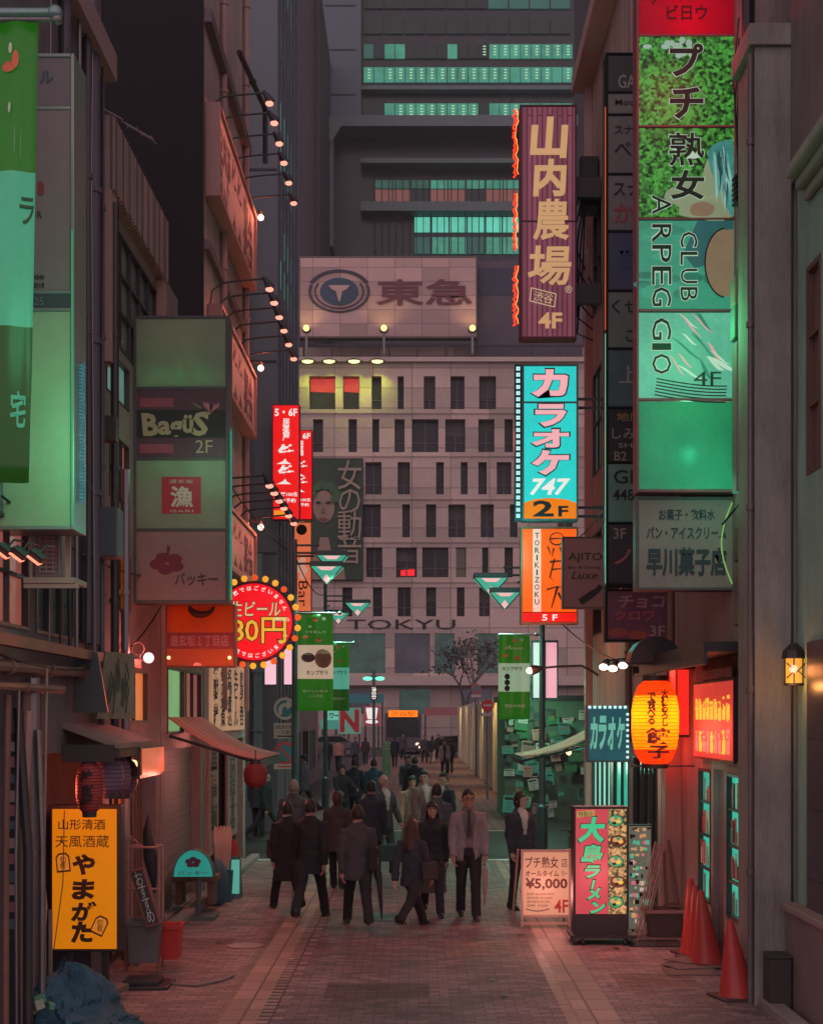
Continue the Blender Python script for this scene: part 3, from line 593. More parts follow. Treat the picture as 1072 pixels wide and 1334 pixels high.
m = MB().mat(M('plant_box', (.10,.085,.105), .7, .2, .5)); m.box(X(622, YT), X(760, YT), YT+1, YT+5, zt, Z(336, YT)); m.mat(M('plant_blue', (.05,.05,.085), .6)).box(X(624, YT), X(668, YT), YT+.94, YT+.997, Z(380, YT), Z(345, YT)); m.build('roof_plant', r)
# street end poster
s = Sign('facade_poster', 'tall dark green poster of a woman with leaf crown hung on the store', 397, 597, 473, 756, YT-.5, .4, black, .6, 'poster')
gr = M('poster_green_dark', (.035,.06,.04), .6, .5, .4); p = s.panel(598, 755, gr)
skin_p = M('poster_skin', (.30,.20,.15), .6, .2, .3)
s.shape([(405,755),(404,727),(414,716),(417,700),(428,700),(431,716),(447,728),(450,755)], skin_p, p, .05)
s.shape(circ(422, 660, 14, 21, 24), skin_p, p, .08); hair_p = M('poster_leaf', (.07,.15,.07), .7, .6, .8)
for i in range(26): a = PI*(1.0+i/25.0); rr = 15+R.uniform(-1, 5); s.shape(circ(422+rr*math.cos(a), 652+18*math.sin(a)-R.uniform(0, 5), R.uniform(3, 6), None, 7), hair_p, p, .10+i*.004)
for a, b in ((415, 655), (428, 655)): s.shape([(a-4,b),(a,b-2),(a+4,b),(a,b+1.5)], black, p, .25)
s.shape([(421,660),(423,668),(419,668)], M('poster_shade', (.2,.13,.1), .6), p, .25); s.shape([(416,676),(421,674),(427,676),(421,679)], M('poster_lip', (.22,.06,.06), .6), p, .25)
s.text('女の動音', 440, 600, 471, 735, M('poster_char', (.34,.27,.20), .6), p, vertical=True, lift=.3)
# glass office tower far behind
YB = 215.0
r = thing('office_tower', 'dark glass office tower with rows of teal lit windows far behind', 'building', (5, YB+25, 0))
def bx(m, a, b, c, d, y0, y1): return m.box(X(a, YB), X(b, YB), YB+y0, YB+y1, Z(d, YB), Z(c, YB))
m = MB().mat(M('tower_black', (.03,.038,.042), .25, .3, .05)); m.box(X(390, YB), X(748, YB), YB, YB+50, 0, Z(-60, YB)); m.build('wall', r)
m = MB().mat(M('tower_slab', (.10,.13,.155), .6, .12, .05)); bx(m, 415, 471, -60, 172, -2, 0)
for yy in (16, 73, 131): m.mat(black); bx(m, 424, 464, yy-1, yy+1, -2.05, -2)
m.build('core', r)
m = MB().mat(M('tower_beam', (.12,.16,.165), .6, .2, .05)); bx(m, 412, 748, 168, 182, -5, 0); bx(m, 425, 436, 182, 332, -4, 0); m.add([(X(412,YB),YB-5,Z(182,YB)),(X(447,YB),YB-5,Z(182,YB)),(X(436,YB),YB-5,Z(200,YB)),(X(425,YB),YB-5,Z(200,YB))], [(0,1,2,3)]); bx(m, 471, 748, 117, 122, -1.5, 0); bx(m, 471, 748, 216, 222, -3, 0); bx(m, 471, 748, 270, 282, -2.5, 0); m.build('frame', r)
tw = [G('tower_teal', (66,150,126), .72, False, .55, 1.2), G('tower_teal_dim', (44,92,82), .7, False, .4, .5), G('tower_dark', (30,40,40), .6, False, .4, .5)]
blind = G('blind_pale', (170,220,180), .8, False)
def win(a, b, c, d, mt, bl=0):
    q = MB().mat(mt); bx(q, a, b, c, d, -.35, -.05)
    if bl:
        q.mat(blind)
        for k in range(4): bx(q, a+(b-a)*.42, a+(b-a)*.72, c+(d-c)*(.12+.2*k), c+(d-c)*(.2+.2*k), -.42, -.36)
    q.build('window', r)
for k in range(20):
    a = 474+13.6*k
    win(a, a+12.6, 59, 77, tw[0] if k in (2, 3, 8, 12, 13, 14, 15, 16, 17, 18, 19) else tw[R.choice([1, 2, 2])], k > 10)
    win(a, a+12.6, 89, 108, tw[0], R.random() < .85); win(a, a+12.6, 136, 155, tw[0] if k > 1 and k != 11 else tw[2], k > 2 and R.random() < .8)
for k in range(10): a = 474+27*k; win(a, a+25, 24, 45, tw[2]); win(a, a+25, 0, 12, tw[1] if k > 5 else tw[2])
warmt = G('tower_rose', (140,88,80), .6, False, .3, .3)
for k in range(11): a = 488+24*k; win(a, a+22.5, 248, 272, warmt if k != 2 and k != 5 else tw[2]); win(a, a+22.5, 236, 246, tw[0] if k > 2 else tw[1]); 
for k in range(9): a = 540+23*k; win(a, a+21, 284, 303, G('tower_teal_bright', (96,205,180), .85, False, .3, 1)); win(a, a+21, 310, 331, tw[0] if k % 3 else tw[1])
m = MB().mat(black)
for k in range(30): bx(m, 488+9*k, 489+9*k, 236, 331, -.9, -.6)
m.build('mullion', r)
# dark block beside it
m = MB().mat(M('far_dark_block', (.045,.04,.045), .7, .2, .1)); m.box(X(375, 190), X(417, 190), 190, 230, 0, Z(-20, 190)); m.mat(M('far_dark_rib', (.07,.06,.065), .7))
for k in range(3): m.box(X(408+k*3, 190), X(409+k*3, 190), 189.7, 189.99, 0, Z(-20, 190))
solo('distant_building', m, 'black unlit high block between ribbed tower and office tower', 'building')
# ---------------------------------------------------------------- signs
cream = M('cream_letter', (.50,.40,.29), .6, .12, 8); creamg = G('cream_glow', (205,180,140), .8, False)
whiteg = G('white_glow', (240,232,226), .9, False); blackp = black
def tl(name, c, k=.75, var=.18, scale=2.5): return M(name, c, rough=.4, var=var, scale=scale, trans=k, coat=.3)
# tall column of photo panels on the right
s = Sign('vertical_sign', 'tall green photo sign with a drinking woman, hot pink panel on top', 829, -75, 959, 641, 16.0, .30, M('sign_edge_pink', (.30,.09,.12), .5, .2), 3, group=None, dividers=(45, 164, 284.5, 404, 520))
p = s.panel(-72, 43, tl('hot_pink_sheet', (.95,.05,.22)), name='panel'); s.light(897, 20, 5, (255,90,60)); s.light(860, -30, 3.0, (255,60,110)); s.light(925, -30, 3.0, (255,60,110))
s.text('ビ日ウ', 868, 6, 921, 26, M('dark_red_ink', (.12,.01,.02), .6), p, bold=.02); s.text('y', 848, -12, 862, 6, M('dark_red_ink', (1,0,0)), p, shear=.3)
leafm = M('leaf_photo', (.004,.05,.008), .4, .5, 6, emit=1.0, c2=(.045,.21,.03), pattern='leaf', psc=34); leafm2 = G('leaf_sky', (150,190,170), .7, False)
p1 = s.panel(47, 162, leafm); p2 = s.panel(166.5, 282, leafm); p3 = s.panel(287, 402, G('photo_teal', (52,140,110), .75, var=.35)); p4 = s.panel(407, 518, G('photo_silk', (96,178,150), .75, var=.45, scale=3)); p5 = s.panel(523, 637, tl('teal_sheet', (.20,.80,.60), .6))
s.light(897, 592, 6, (200,255,225), .2); s.light(900, 540, 4, (120,255,190), .25); s.light(860, 600, 4, (120,255,190), .25); s.light(935, 600, 4, (120,255,190), .25)
s.light(897, 592, 2.2, (225,255,242), .085)
for k in range(14): s.shape(circ(835+R.uniform(5, 75), 50+R.uniform(2, 22), R.uniform(3, 7), R.uniform(2, 5), 9), leafm2, p1, .002+.0004*k)
skin2 = G('photo_skin', (150,165,130), .6, False, .2); sk3 = G('photo_skin_rose', (140,118,92), .65, False, .2); hairg = G('photo_hair', (70,150,140), .65, False, .5, 9); hairl = G('photo_hair_light', (150,200,190), .7, False)
s.shape([(918,215),(926,200),(938,188),(946,190),(955,200),(955,281),(890,281),(884,268),(868,262),(866,252),(876,243),(882,246),(880,232),(896,232),(912,236)], skin2, p2, .003, soft=True)
s.shape([(900,268),(915,262),(930,268),(925,280),(902,280)], sk3, p2, .004, soft=True)
s.shape([(922,200),(930,188),(945,183),(955,190),(955,279),(944,262),(936,240),(927,225)], hairg, p2, .005, soft=True)
for k in range(26): a = 925+R.uniform(0, 26); w_ = R.uniform(.5, 1.1); b0 = R.uniform(188, 225); b1 = R.uniform(245, 279); s.shape([(a,b0),(a+w_,b0),(min(955,a+5+w_),(b0+b1)/2),(min(955,a+R.uniform(2,7)),b1)], [hairl, G('photo_hair_dark', (36,84,84), .6, False), G('photo_hair_mid', (110,175,165), .6, False)][k % 3], p2, .006+.0002*k)
s.shape([(832,300),(870,287.5),(955,287.5),(955,401),(832,401)], G('photo_dress', (60,150,122), .7, False, .3), p3, .002)
s.shape([(908,287.5),(955,287.5),(955,300),(938,306),(924,320),(918,345),(905,350),(890,330)], G('photo_dress_dark', (46,100,100), .65, False, .3), p3, .003)
for k in range(22): a = R.uniform(838, 930); b = R.uniform(295, 385); s.shape(circ(a, b, R.uniform(5, 16), R.uniform(3, 9), 14), [G('dress_a', (50,132,106), .72, False, .3), G('dress_b', (66,158,128), .75, False, .3), G('dress_c', (44,118,98), .7, False, .3)][k % 3], p3, .0021+.00003*k)
s.shape(circ(945, 342, 26, 44, 20, 90, 270), sk3, p3, .004); s.shape([(944,300),(955,298),(955,386),(944,386)], sk3, p3, .0045)
for k in range(16): a = math.radians(95+k*10.8); b = math.radians(95+(k+1)*10.8); s.shape([(945+26*math.cos(a),342+44*math.sin(a)),(945+28*math.cos(a),342+46*math.sin(a)),(945+28*math.cos(b),342+46*math.sin(b)),(945+26*math.cos(b),342+44*math.sin(b))], blackp, p3, .006)
sk = G('silk_light', (190,215,195), .8, False, .2)
for k in range(16):
    cx0, cy0, an, ln, wd = 880+R.uniform(0, 62), 412+R.uniform(0, 82), R.uniform(.2, .9), R.uniform(10, 26), R.uniform(1.2, 4.5); ca, sa = math.cos(an), math.sin(an); q = []
    for (u, v) in [(-1+.25*t, math.sin(PI*t/8)) for t in range(9)]+[(1-.25*t, -.35*math.sin(PI*t/8)) for t in range(1, 8)]: q.append((min(955, cx0+u*ln*ca-v*wd*sa), min(516, max(408, cy0+u*ln*sa+v*wd*ca+4*math.sin(u*2)))))
    s.shape(q, [sk, G('silk_rose', (215,160,160), .8, False), G('silk_deep', (52,130,104), .7, False)][k % 3], p4, .002+.0003*k)
for k in range(6):
    y0 = 492+k*4.2; pts = [(855-k*.5+t*10.2, y0+10*math.sin(min(1, t/9)*PI*.55)) for t in range(10)]; s.shape(pts+[(a, b+1.5) for a, b in pts[::-1]], blackp, p4, .004+.0003*k)
ink = M('green_ink', (.02,.045,.03), .6); edge = G('letter_edge', (190,215,195), .7, False)
for t, a, b, c, d, par in (('プ', 872, 56, 916, 100, p1), ('チ', 872, 113, 916, 155, p1), ('熟', 871, 172, 917, 216, p2), ('女', 873, 221, 917, 260, p2)): s.text(t, a-1, b-1, c+1, d+1, edge, par, bold=.04 if t != '熟' else .02, lift=.008); s.text(t, a, b, c, d, ink, par, bold=.03 if t != '熟' else .012, lift=.011)
def side_text(s, t, x0, x1, spans, mat, mat2, pars):
    for ch, (a, b), par in zip(t, spans, pars):
        s.text(ch, x0-.8, a-.8, x1+.8, b+.8, mat2, par, rot=-PI/2, bold=.03, lift=.010); s.text(ch, x0, a, x1, b, mat, par, rot=-PI/2, bold=.0, lift=.012)
side_text(s, 'ARPEGGIO', 849, 874, [(254,279),(292,316),(319,342),(347,371),(374,399),(414,443),(447,456),(461,487)], ink, edge, [p2, p3, p3, p3, p3, p4, p4, p4])
side_text(s, 'CLUB', 886, 908, [(302,322),(328,345),(350,369),(374,392)], ink, edge, [p3]*4)
s.text('4F', 903, 484, 939, 502, ink, p4, lift=.014)
m = MB().mat(steel); m.box(s.x(959), 3.28, 16.05, 16.2, s.z(12), s.z(4)); m.box(s.x(959), 3.28, 16.05, 16.2, s.z(560), s.z(552)); m.mat(G('pink_neon', (255,50,110), .9)); m.tube([(s.x(965), 15.98, s.z(92)), (s.x(985), 15.98, s.z(94)), (s.x(990), 15.98, s.z(99))], .02); m.build('bracket', s.root)
s = Sign('confectioner_sign', 'mauve grey sign of a sweets and ice cream shop, below the green photo sign', 828, 647, 960, 769, 16.15, .25, M('sign_frame_b', (.13,.10,.11), .5), 4)
p = s.panel(651, 765, M('mauve_board', (.34,.235,.235), .6, .18, 2.5)); dk = M('slate_letter', (.045,.055,.075), .6)
s.text('お菓子・飲料水', 858, 663, 931, 679, dk, p, bold=.02); s.text('パン・アイスクリーム', 842, 686, 946, 702, dk, p, bold=.02); s.text('早川菓子店', 842, 713, 946, 751, dk, p, bold=.035)
m = MB().mat(darkmetal); m.box(s.x(960), 3.28, 16.2, 16.3, s.z(684), s.z(676)); m.box(s.x(960), 3.28, 16.2, 16.3, s.z(745), s.z(737)); m.build('bracket', s.root)
m = MB().mat(G('neon_green_arc', (150,200,120), .6, False)); m.tube([(s.x(953-14*math.sin(t/10*PI)), s.Y-.01, s.z(655+t*10.6)) for t in range(11)], .008, 6); m.build('cable', s.root)
# second column, behind
s = Sign('vertical_sign', 'dark column of small bar nameplates half hidden behind the green photo sign', 789, 68, 873, 764, 20.2, .3, M('sign_frame', (0,0,0)), 3, dividers=(120, 149, 226.5, 301, 378.5, 454, 531, 602.5, 681.5))
mats = [(72,118,(.045,.043,.045)), (122,147,(.2,.19,.18)), (151,224.5,(.17,.165,.165)), (228.5,299,(.19,.18,.185)), (303,376.5,(.06,.08,.15)), (380.5,452,(.16,.20,.19)), (456,529,(.08,.14,.16)), (533,600.5,(.03,.03,.032)), (604.5,679.5,(.14,.30,.25)), (683.5,760,(.05,.045,.055))]
for i, (a, b, c) in enumerate(mats):
    p = s.panel(a, b, M('nameplate_%d' % i, c, .4, .25, 4))
    lt = M('grey_letter', (.32,.31,.29), .6); bk = M('ink_letter', (.02,.02,.025), .6)
    for t, x0, y0, x1, y1, mt in {0: [('GARDEN', 805, 97, 869, 115, lt)], 1: [('Moody', 801, 129, 840, 139, bk)], 2: [('スナック', 800, 163, 850, 175, bk), ('べし', 800, 183, 846, 205, bk)], 3: [('スナック', 799, 236, 868, 256, bk), ('か', 800, 265, 826, 290, M('red_letter', (.35,.05,.07), .6))], 4: [('夜', 806, 320, 830, 350, M('navy_letter', (.06,.09,.2), .6))], 5: [('くせ', 796, 390, 832, 408, bk), ('こ', 815, 430, 830, 445, bk)], 6: [('上海', 806, 475, 860, 500, lt)], 7: [('地底', 803, 537, 836, 549, M('gold_letter', (.33,.25,.10), .6)), ('しみ小', 797, 557, 845, 572, lt), ('SHIMI', 805, 577, 845, 583, lt), ('B2', 800, 588, 816, 600, lt)], 8: [('GF', 799, 612, 832, 630, bk), ('448', 798, 637, 826, 652, bk)], 9: [('3F', 799, 688, 815, 702, lt), ('ノ', 800, 715, 822, 735, M('rose_letter', (.45,.15,.17), .6))]}.get(i, []): s.text(t, x0, y0, x1, y1, mt, p, bold=.01)
m = MB().mat(G('amber_edge_light', (225,96,50), .7)); m.box(s.x(787.5), s.x(788.6), s.Y-.02, s.Y+.0, s.z(430), s.z(140)); m.build('edge_light', s.root); m = MB().mat(G('green_edge_light', (120,180,150), .8)); m.box(s.x(787.5), s.x(788.6), s.Y-.02, s.Y+.0, s.z(760), s.z(435)); m.build('edge_light', s.root)
s = Sign('snack_sign', 'plum coloured chocolate snack sign marked 3F', 788, 767, 872, 836, 20.3, .22, M('sign_frame', (0,0,0)), 3)
p = s.panel(770, 833, M('snack_plum', (.15,.065,.11), .5, .5, 3)); s.text('チョコ', 806, 775, 866, 792, M('choco_letter', (.40,.22,.30), .6), p, bold=.03, shear=.1); s.text('クロワ', 800, 795, 852, 808, M('choco_red', (.42,.10,.12), .6), p, bold=.02); s.text('3F', 846, 815, 866, 829, lt, p, bold=.01)
for a, b, c in ((805, 825, 13), (830, 828, 12)): s.shape(circ(a, b-1, c, 6, 16), M('choco_bun', (.30,.09,.07), .6), p)
m = MB().mat(darkmetal); m.box(s.x(872), 3.28, 20.32, 20.4, s.z(785), s.z(781)); m.build('bracket', s.root)
# izakaya sign, dark red wood
s = Sign('izakaya_sign', 'dark red striped izakaya sign with big cream brush characters and red neon edge', 677, 136, 751, 441, 27.5, .35, M('sign_edge_red', (.12,.03,.05), .5), 2.5, dividers=(288,))
wr = M('red_slats', (.20,.055,.085), .5, .25, 3, .6, pattern='vlines', emit=.9); p = s.panel(139, 286.8, wr); p2 = s.panel(289.2, 438, wr)
for ch, a, b, c, d, par in (('山', 690, 152, 740, 206, p), ('内', 694, 207, 738, 256, p), ('農', 694, 259, 741, 313, p2), ('場', 687, 320, 744, 372, p2)): s.text(ch, a, b, c, d, G('brush_cream', (214,166,116), .75, False), par, bold=.022 if ch in '農場' else .04, shear=.06, lift=.02)
m = MB().mat(creamg); a = math.radians(-8)
for (ax, ay, bx_, by) in ((692,375,724,383), (690,392,722,400), (692,375,690,392), (724,383,722,400)): m.tube([(s.x(ax), s.Y-.005, s.z(ay)), (s.x(bx_), s.Y-.005, s.z(by))], .009, 6)
m.build('stamp_frame', p2); s.text('渋谷', 695, 379, 720, 396, creamg, p2, rot=math.radians(-10), lift=.02); s.text('4F', 701, 407, 732, 428, G('brush_cream', (0,0,0)), p2, bold=.03, lift=.02); s.text('®', 736, 372, 745, 382, creamg, p2, lift=.02)
for y0, y1 in ((142, 232), (252, 328), (346, 426)):
    m = MB().mat(G('red_neon_hot', (255,42,18), 2.6)); pts = []
    for k in range(int((y1-y0)/2.5)): pts.append((s.x(670.5+R.uniform(-2.2, 2.2)), s.Y+.05+R.uniform(-.04, .04), s.z(y0+2.5*k)))
    m.tube(pts, .017, 6); m.mat(G('amber_neon', (255,140,60), 2.2)); m.tube([(p_[0]+.04, p_[1]-.02, p_[2]) for p_ in pts[::2]], .008, 5); m.build('neon_tube', s.root)
m = MB().mat(darkmetal)
for yy in (241, 380): m.box(s.x(751), 3.28, 27.6, 27.75, s.z(yy+13), s.z(yy-13))
m.build('bracket', s.root)
# karaoke sign
s = Sign('karaoke_sign', 'bright turquoise karaoke sign with pink letters and orange floor number band', 680, 474, 753, 678, 27.0, .35, M('sign_edge_teal', (.10,.16,.17), .5), 2.5, dividers=(524,))
cy = G('turquoise_sheet', (38,196,190), 1.05, var=.22, scale=1.5); p = s.panel(477, 523, cy); p2 = s.panel(525, 675.5, cy)
orr = G('orange_band', (238,122,20), .9); s.shape([(682.5,675.5),(682.5,655),(695,650.5),(716,648.5),(738,650.5),(750.5,655),(750.5,675.5)], orr, p2, .004)
pkl = G('pink_letter', (240,172,178), .95, False); dkt = M('dark_teal_line', (.02,.07,.09), .6)
for ch, a, b, c, d, par in (('カ', 692, 481, 740, 517, p), ('ラ', 697, 526, 738, 556, p2), ('オ', 692, 559, 741, 583, p2), ('ケ', 692, 586, 741, 619, p2)):
    s.text(ch, a-2, b-2, c+2, d+2, dkt, par, bold=.07, lift=.006); s.text(ch, a, b, c, d, pkl, par, bold=.05, lift=.012)
s.text('747', 690, 623, 743, 645, whiteg, p2, bold=.03, shear=.25, lift=.012); s.text('2', 694, 652, 721, 673, blackp, p2, bold=.03, lift=.012); s.text('F', 727, 659, 740, 673, blackp, p2, bold=.03, lift=.012)
m = MB().mat(dkt); m.box(s.x(670.5), s.x(679.5), s.Y+.02, s.Y+.2, s.z(678), s.z(474)); m.mat(G('led_white', (190,240,235), 1.3))
for k in range(25):
    for j in range(2):
        for i in range(2): m.box(s.x(672.5+j*2.6), s.x(674.5+j*2.6), s.Y+.005, s.Y+.02, s.z(479.6+k*8+i*2.6), s.z(477.6+k*8+i*2.6))
m.build('light_strip', s.root)
m = MB().mat(darkmetal)
for yy in (518, 660): m.box(s.x(753), 3.28, 27.1, 27.16, s.z(yy+1.5), s.z(yy-1.5)); m.box(s.x(753), 3.28, 27.1, 27.16, s.z(yy+13), s.z(yy+10))
m.build('bracket', s.root)
s = Sign('yakitori_sign', 'orange yakitori sign with white lettered strip and red 5F foot', 678, 686, 753, 813, 27.0, .3, M('sign_edge_orange', (.25,.10,.06), .5), 2.5)
p = s.panel(689, 797, G('orange_sheet', (248,92,16), 1.0, var=.12, scale=2)); p2 = s.panel(798, 810, G('red_sheet', (228,24,20), .95)); s.shape([(694,689),(704.5,689),(704.5,797),(694,797)], G('pale_strip', (238,190,170), .9, False), p, .003)
for k, ch in enumerate('TORIKIZOKU'): s.text(ch, 696.3+(2 if ch == 'I' else 0), 694+k*9.6, 702.3-(2 if ch == 'I' else 0), 701.2+k*9.6, blackp, p, bold=.01, lift=.010)
s.text('5 F', 706, 800.5, 726, 808.5, whiteg, p2, bold=.015, lift=.01); bi = M('brush_ink', (.04,.015,.01), .6)
m = MB().mat(bi)
def brush(pts, r=.012): m.tube([(s.x(a), s.Y-.004, s.z(b)) for a, b in pts], [r*(1.3-.8*i/(len(pts)-1)) for i in range(len(pts))], 6)
brush(circ(725, 702, 9, 8, 16)+[(734,702)]); brush([(716,702),(734,701)]); brush([(713,712),(717,722)]); brush([(721,714),(719,725)]); brush([(729,713),(732,722)]); brush([(716,732),(736,730)], .016); brush([(722,728),(716,752),(722,758),(734,752)]); brush([(735,728),(732,756)]); brush([(718,742),(736,740)]); brush([(712,768),(726,764),(738,768)]); brush([(726,764),(718,792)], .018); brush([(727,772),(735,790)], .018)
m.build('picture', p)
s = Sign('bar_sign', 'mauve bar sign with a black bottle, overlapping the orange sign', 732, 699, 788, 793, 26.0, .2, M('sign_edge_mauve', (.10,.07,.08), .5), 1.8)
p = s.panel(701, 791, M('bar_mauve', (.30,.17,.17), .6, .2, 3)); s.text('AJITO', 740, 720, 784, 733, blackp, p, lift=.008); s.text('Bar & Dining', 740, 737, 782, 742, blackp, p); s.text('Luxe', 744, 744, 778, 754, blackp, p, shear=.3)
s.shape([(753,781),(764,773),(776,766),(780,761),(785,764),(782,770),(770,780),(758,788)], blackp, p); 
m = MB().mat(darkmetal)
for yy in (705, 786): m.box(s.x(788), 3.28, 26.05, 26.1, s.z(yy+1), s.z(yy-1))
m.build('bracket', s.root)
# small karaoke box
s = Sign('karaoke_sign', 'small dark teal karaoke box sign edged with white bulbs beside the red lantern', 765, 919, 819, 993, 23.6, .35, M('sign_edge_pale', (.30,.20,.20), .5), 1.5)
p = s.panel(921, 991, G('deep_teal_sheet', (34,84,92), .8, var=.3))
for i, (ch, a) in enumerate((('カ', 768), ('ラ', 779.5), ('オ', 791), ('ケ', 803))): s.text(ch, a, 934 if i != 1 else 932, a+10.5, 977, G('pale_teal_letter', (110,190,165), .8, False), p, bold=.05, shear=.12)
m = MB().mat(G('led_white', (0,0,0)))
for k in range(8): m.box(s.x(766+k*6.6), s.x(769.4+k*6.6), s.Y-.03, s.Y-.002, s.z(923), s.z(919.5))
for k in range(9): m.box(s.x(815.5), s.x(818.5), s.Y-.03, s.Y-.002, s.z(932+k*7), s.z(929+k*7))
m.build('light_strip', s.root)
m = MB().mat(darkmetal).box(s.x(819), 3.28, 23.8, 23.9, s.z(945), s.z(942)); m.build('bracket', s.root)
# left: tall four panel box sign
s = Sign('box_sign', 'tall grey sign box stacking four bar and restaurant panels on the left', 174, 411, 298, 786, 17.8, .36, M('box_grey', (.085,.08,.085), .45, .25, 3), 4, dividers=(505.5, 597.5, 690))
p = s.panel(415, 503.5, tl('beige_teal_sheet', (.42,.46,.36), .5)); s.light(236, 490, 3, (50,255,165), .13); s.light(206, 490, 2, (50,255,165), .13); s.light(266, 490, 2, (50,255,165), .13); s.light(236, 435, 2.5, (255,205,160), .25)
p = s.panel(507.5, 595.5, M('plum_photo', (.11,.05,.075), .5, .5, 3)); s.shape([(178,534),(294,534),(294,570),(178,570)], M('black_band', (.028,.024,.026), .5), p, .003)
for yy in (518, 578): s.shape([(182,yy),(226,yy),(226,yy+12),(182,yy+12)], M('rose_photo', (.30,.075,.10), .5, .5, 5), p, .002)
bg_ = M('bronze_letter', (.42,.33,.21), .5)
s.text('B', 184, 538, 207, 568, bg_, p, bold=.04, shear=-.1); s.text('ag', 206, 548, 239, 574, bg_, p, bold=.035); s.text('ü', 238, 540, 252, 564, bg_, p, bold=.035); s.text('S', 250, 536, 272, 568, bg_, p, bold=.035, shear=.1); s.text('2F', 255, 573, 277, 590, bg_, p, bold=.0)
fl = M('lotus', (.45,.16,.20), .5)
for k in range(5): s.shape([(274,538),(266+k*5,529),(264+k*5.2,523),(270+k*3.2,526)], fl, p, .004+.0006*k, name='picture')
s.shape([(249,523),(262,530),(268,536),(276,538),(268,542),(270,536),(258,530)], bg_, p, .004)
p = s.panel(599.5, 688, tl('beige_teal_sheet', (0,0,0))); s.light(215, 606, 1.6, (50,255,165), .13); s.light(257, 606, 1.6, (50,255,165), .13); s.light(236, 655, 2.0, (255,205,170), .25)
s.shape([(211,621),(262,621),(262,669),(211,669)], M('crimson_square', (.42,.03,.06), .5), p, .004); s.text('漁', 222, 633, 252, 661, M('pale_mark', (.6,.48,.45), .5), p, bold=.03, lift=.01); s.text('道玄坂', 221, 624.5, 252, 629.5, M('pale_mark', (0,0,0)), p, lift=.01); s.text('ISARI', 222, 664, 252, 667.5, M('pale_mark', (0,0,0)), p, lift=.01)
p = s.panel(692, 782, tl('mauve_sheet', (.42,.29,.29), .4)); s.light(236, 735, 2.2, (255,190,180), .25)
hib = M('hibiscus', (.17,.03,.05), .6)
for k in range(5): a = math.radians(90+72*k+10); s.shape(circ(218+13*math.cos(a), 734+8*math.sin(a), 10, 7, 12), hib, p, .004+.0006*k)
s.shape([(216,732),(220,732),(222,712),(218,710)], hib, p, .009); s.text('バッキー', 228, 746, 284, 763, M('slate_letter', (0,0,0)), p, bold=.02, lift=.01)
m = MB().mat(steel)
for yy in (440, 760): m.box(-3.28, s.x(174), 17.9, 18.0, s.z(yy+3), s.z(yy-3))
m.build('bracket', s.root)
m = MB().mat(G('green_edge_tube', (40,170,110), .8)); m.box(s.x(298.6), s.x(300.2), s.Y+.1, s.Y+.16, s.z(780), s.z(560)); m.mat(G('cyan_spiral', (64,130,146), .5, False)); m.tube([(s.x(300.5)+.012*math.cos(k*1.2), s.Y+.05+.012*math.sin(k*1.2), s.z(556+k*.55)) for k in range(380)], .004, 4); m.build('edge_light', s.root)
s = Sign('ramen_shop_sign', 'orange and rust sign with dark swirl under the grey sign box', 216, 787, 306, 869, 18.6, .3, M('rust_edge', (.20,.08,.06), .5), 2)
p = s.panel(789, 824, tl('orange_sheet_soft', (.75,.22,.04), .6)); s.light(236, 806, 2.0, (255,160,70)); s.light(286, 806, 2.0, (255,160,70)); p2 = s.panel(824.2, 845, tl('plum_strip', (.40,.10,.12), .5)); p3 = s.panel(845.2, 867, tl('rust_sheet', (.62,.20,.08), .5)); s.light(222, 850, 1.1, (255,140,60)); s.light(300, 850, 1.1, (255,140,60)); s.light(260, 845, 1.1, (255,120,60))
s.text('道玄坂１丁目店', 222, 827, 298, 842, M('mauve_letter', (.50,.26,.30), .5), p2, bold=.01, lift=.008)
pts = [(260+(24-k*.62)*1.05*math.cos(k*.26-2.4), 790+(17-k*.42)*math.sin(k*.26-2.4)) for k in range(30)]; pts = [(a, b) for a, b in pts if b > 788]
m = MB().mat(M('swirl_ink', (.05,.02,.015), .6)); m.tube([(s.x(a), s.Y-.002, s.z(max(790, b))) for a, b in pts], [.012+.03*math.sin(PI*k/len(pts)) for k in range(len(pts))], 8); m.build('picture', p)
for px in (221, 300): MB().mat(G('tiny_bulb', (255,190,130), 2.5)).sph((s.x(px), s.Y-.05, s.z(857)), .022).build('bulb', s.root)
# round beer sign
Yr = 21.0; cx_, cz_ = X(331, Yr), Z(810, Yr); k_ = Yr/F
rt = thing('round_sign', 'round red beer price sign ringed with amber bulbs', 'sign', (cx_, Yr+.1, cz_-52*k_))
m = MB().mat(M('round_rim', (.08,.02,.04), .5)); m.ring((cx_, cz_), 50*k_, 53*k_, Yr-.02, Yr+.2, 48); m.disc((cx_, cz_), 50*k_, Yr+.03, Yr+.2, 48); m.build('rim', rt)
fc = MB().mat(G('round_red', (236,20,32), .95, var=.15)).disc((cx_, cz_), 50*k_, Yr+.01, Yr+.028, 48).build('panel', rt)
sx = lambda a: X(a, Yr); sz = lambda b: Z(b, Yr)
m = MB().mat(M('beer_outline', (.06,.07,.03), .5)); put_text(m, '生ビール', sx(299), sz(804), sx(367), sz(782), Yr+.004, bold=.05, shear=.1); put_text(m, '180円', sx(287), sz(839), sx(374), sz(803), Yr+.004, bold=.05)
m.mat(G('beer_cream', (226,200,150), .8, False)); put_text(m, '生ビール', sx(300), sz(803), sx(366), sz(783), Yr-.002, bold=.015, shear=.1); m.mat(G('beer_gold', (222,184,58), .85, False)); put_text(m, '180円', sx(288), sz(838), sx(373), sz(804), Yr-.002, bold=.012); m.mat(whiteg); put_text(m, '(税別)', sx(356), sz(810), sx(377), sz(804), Yr-.002)
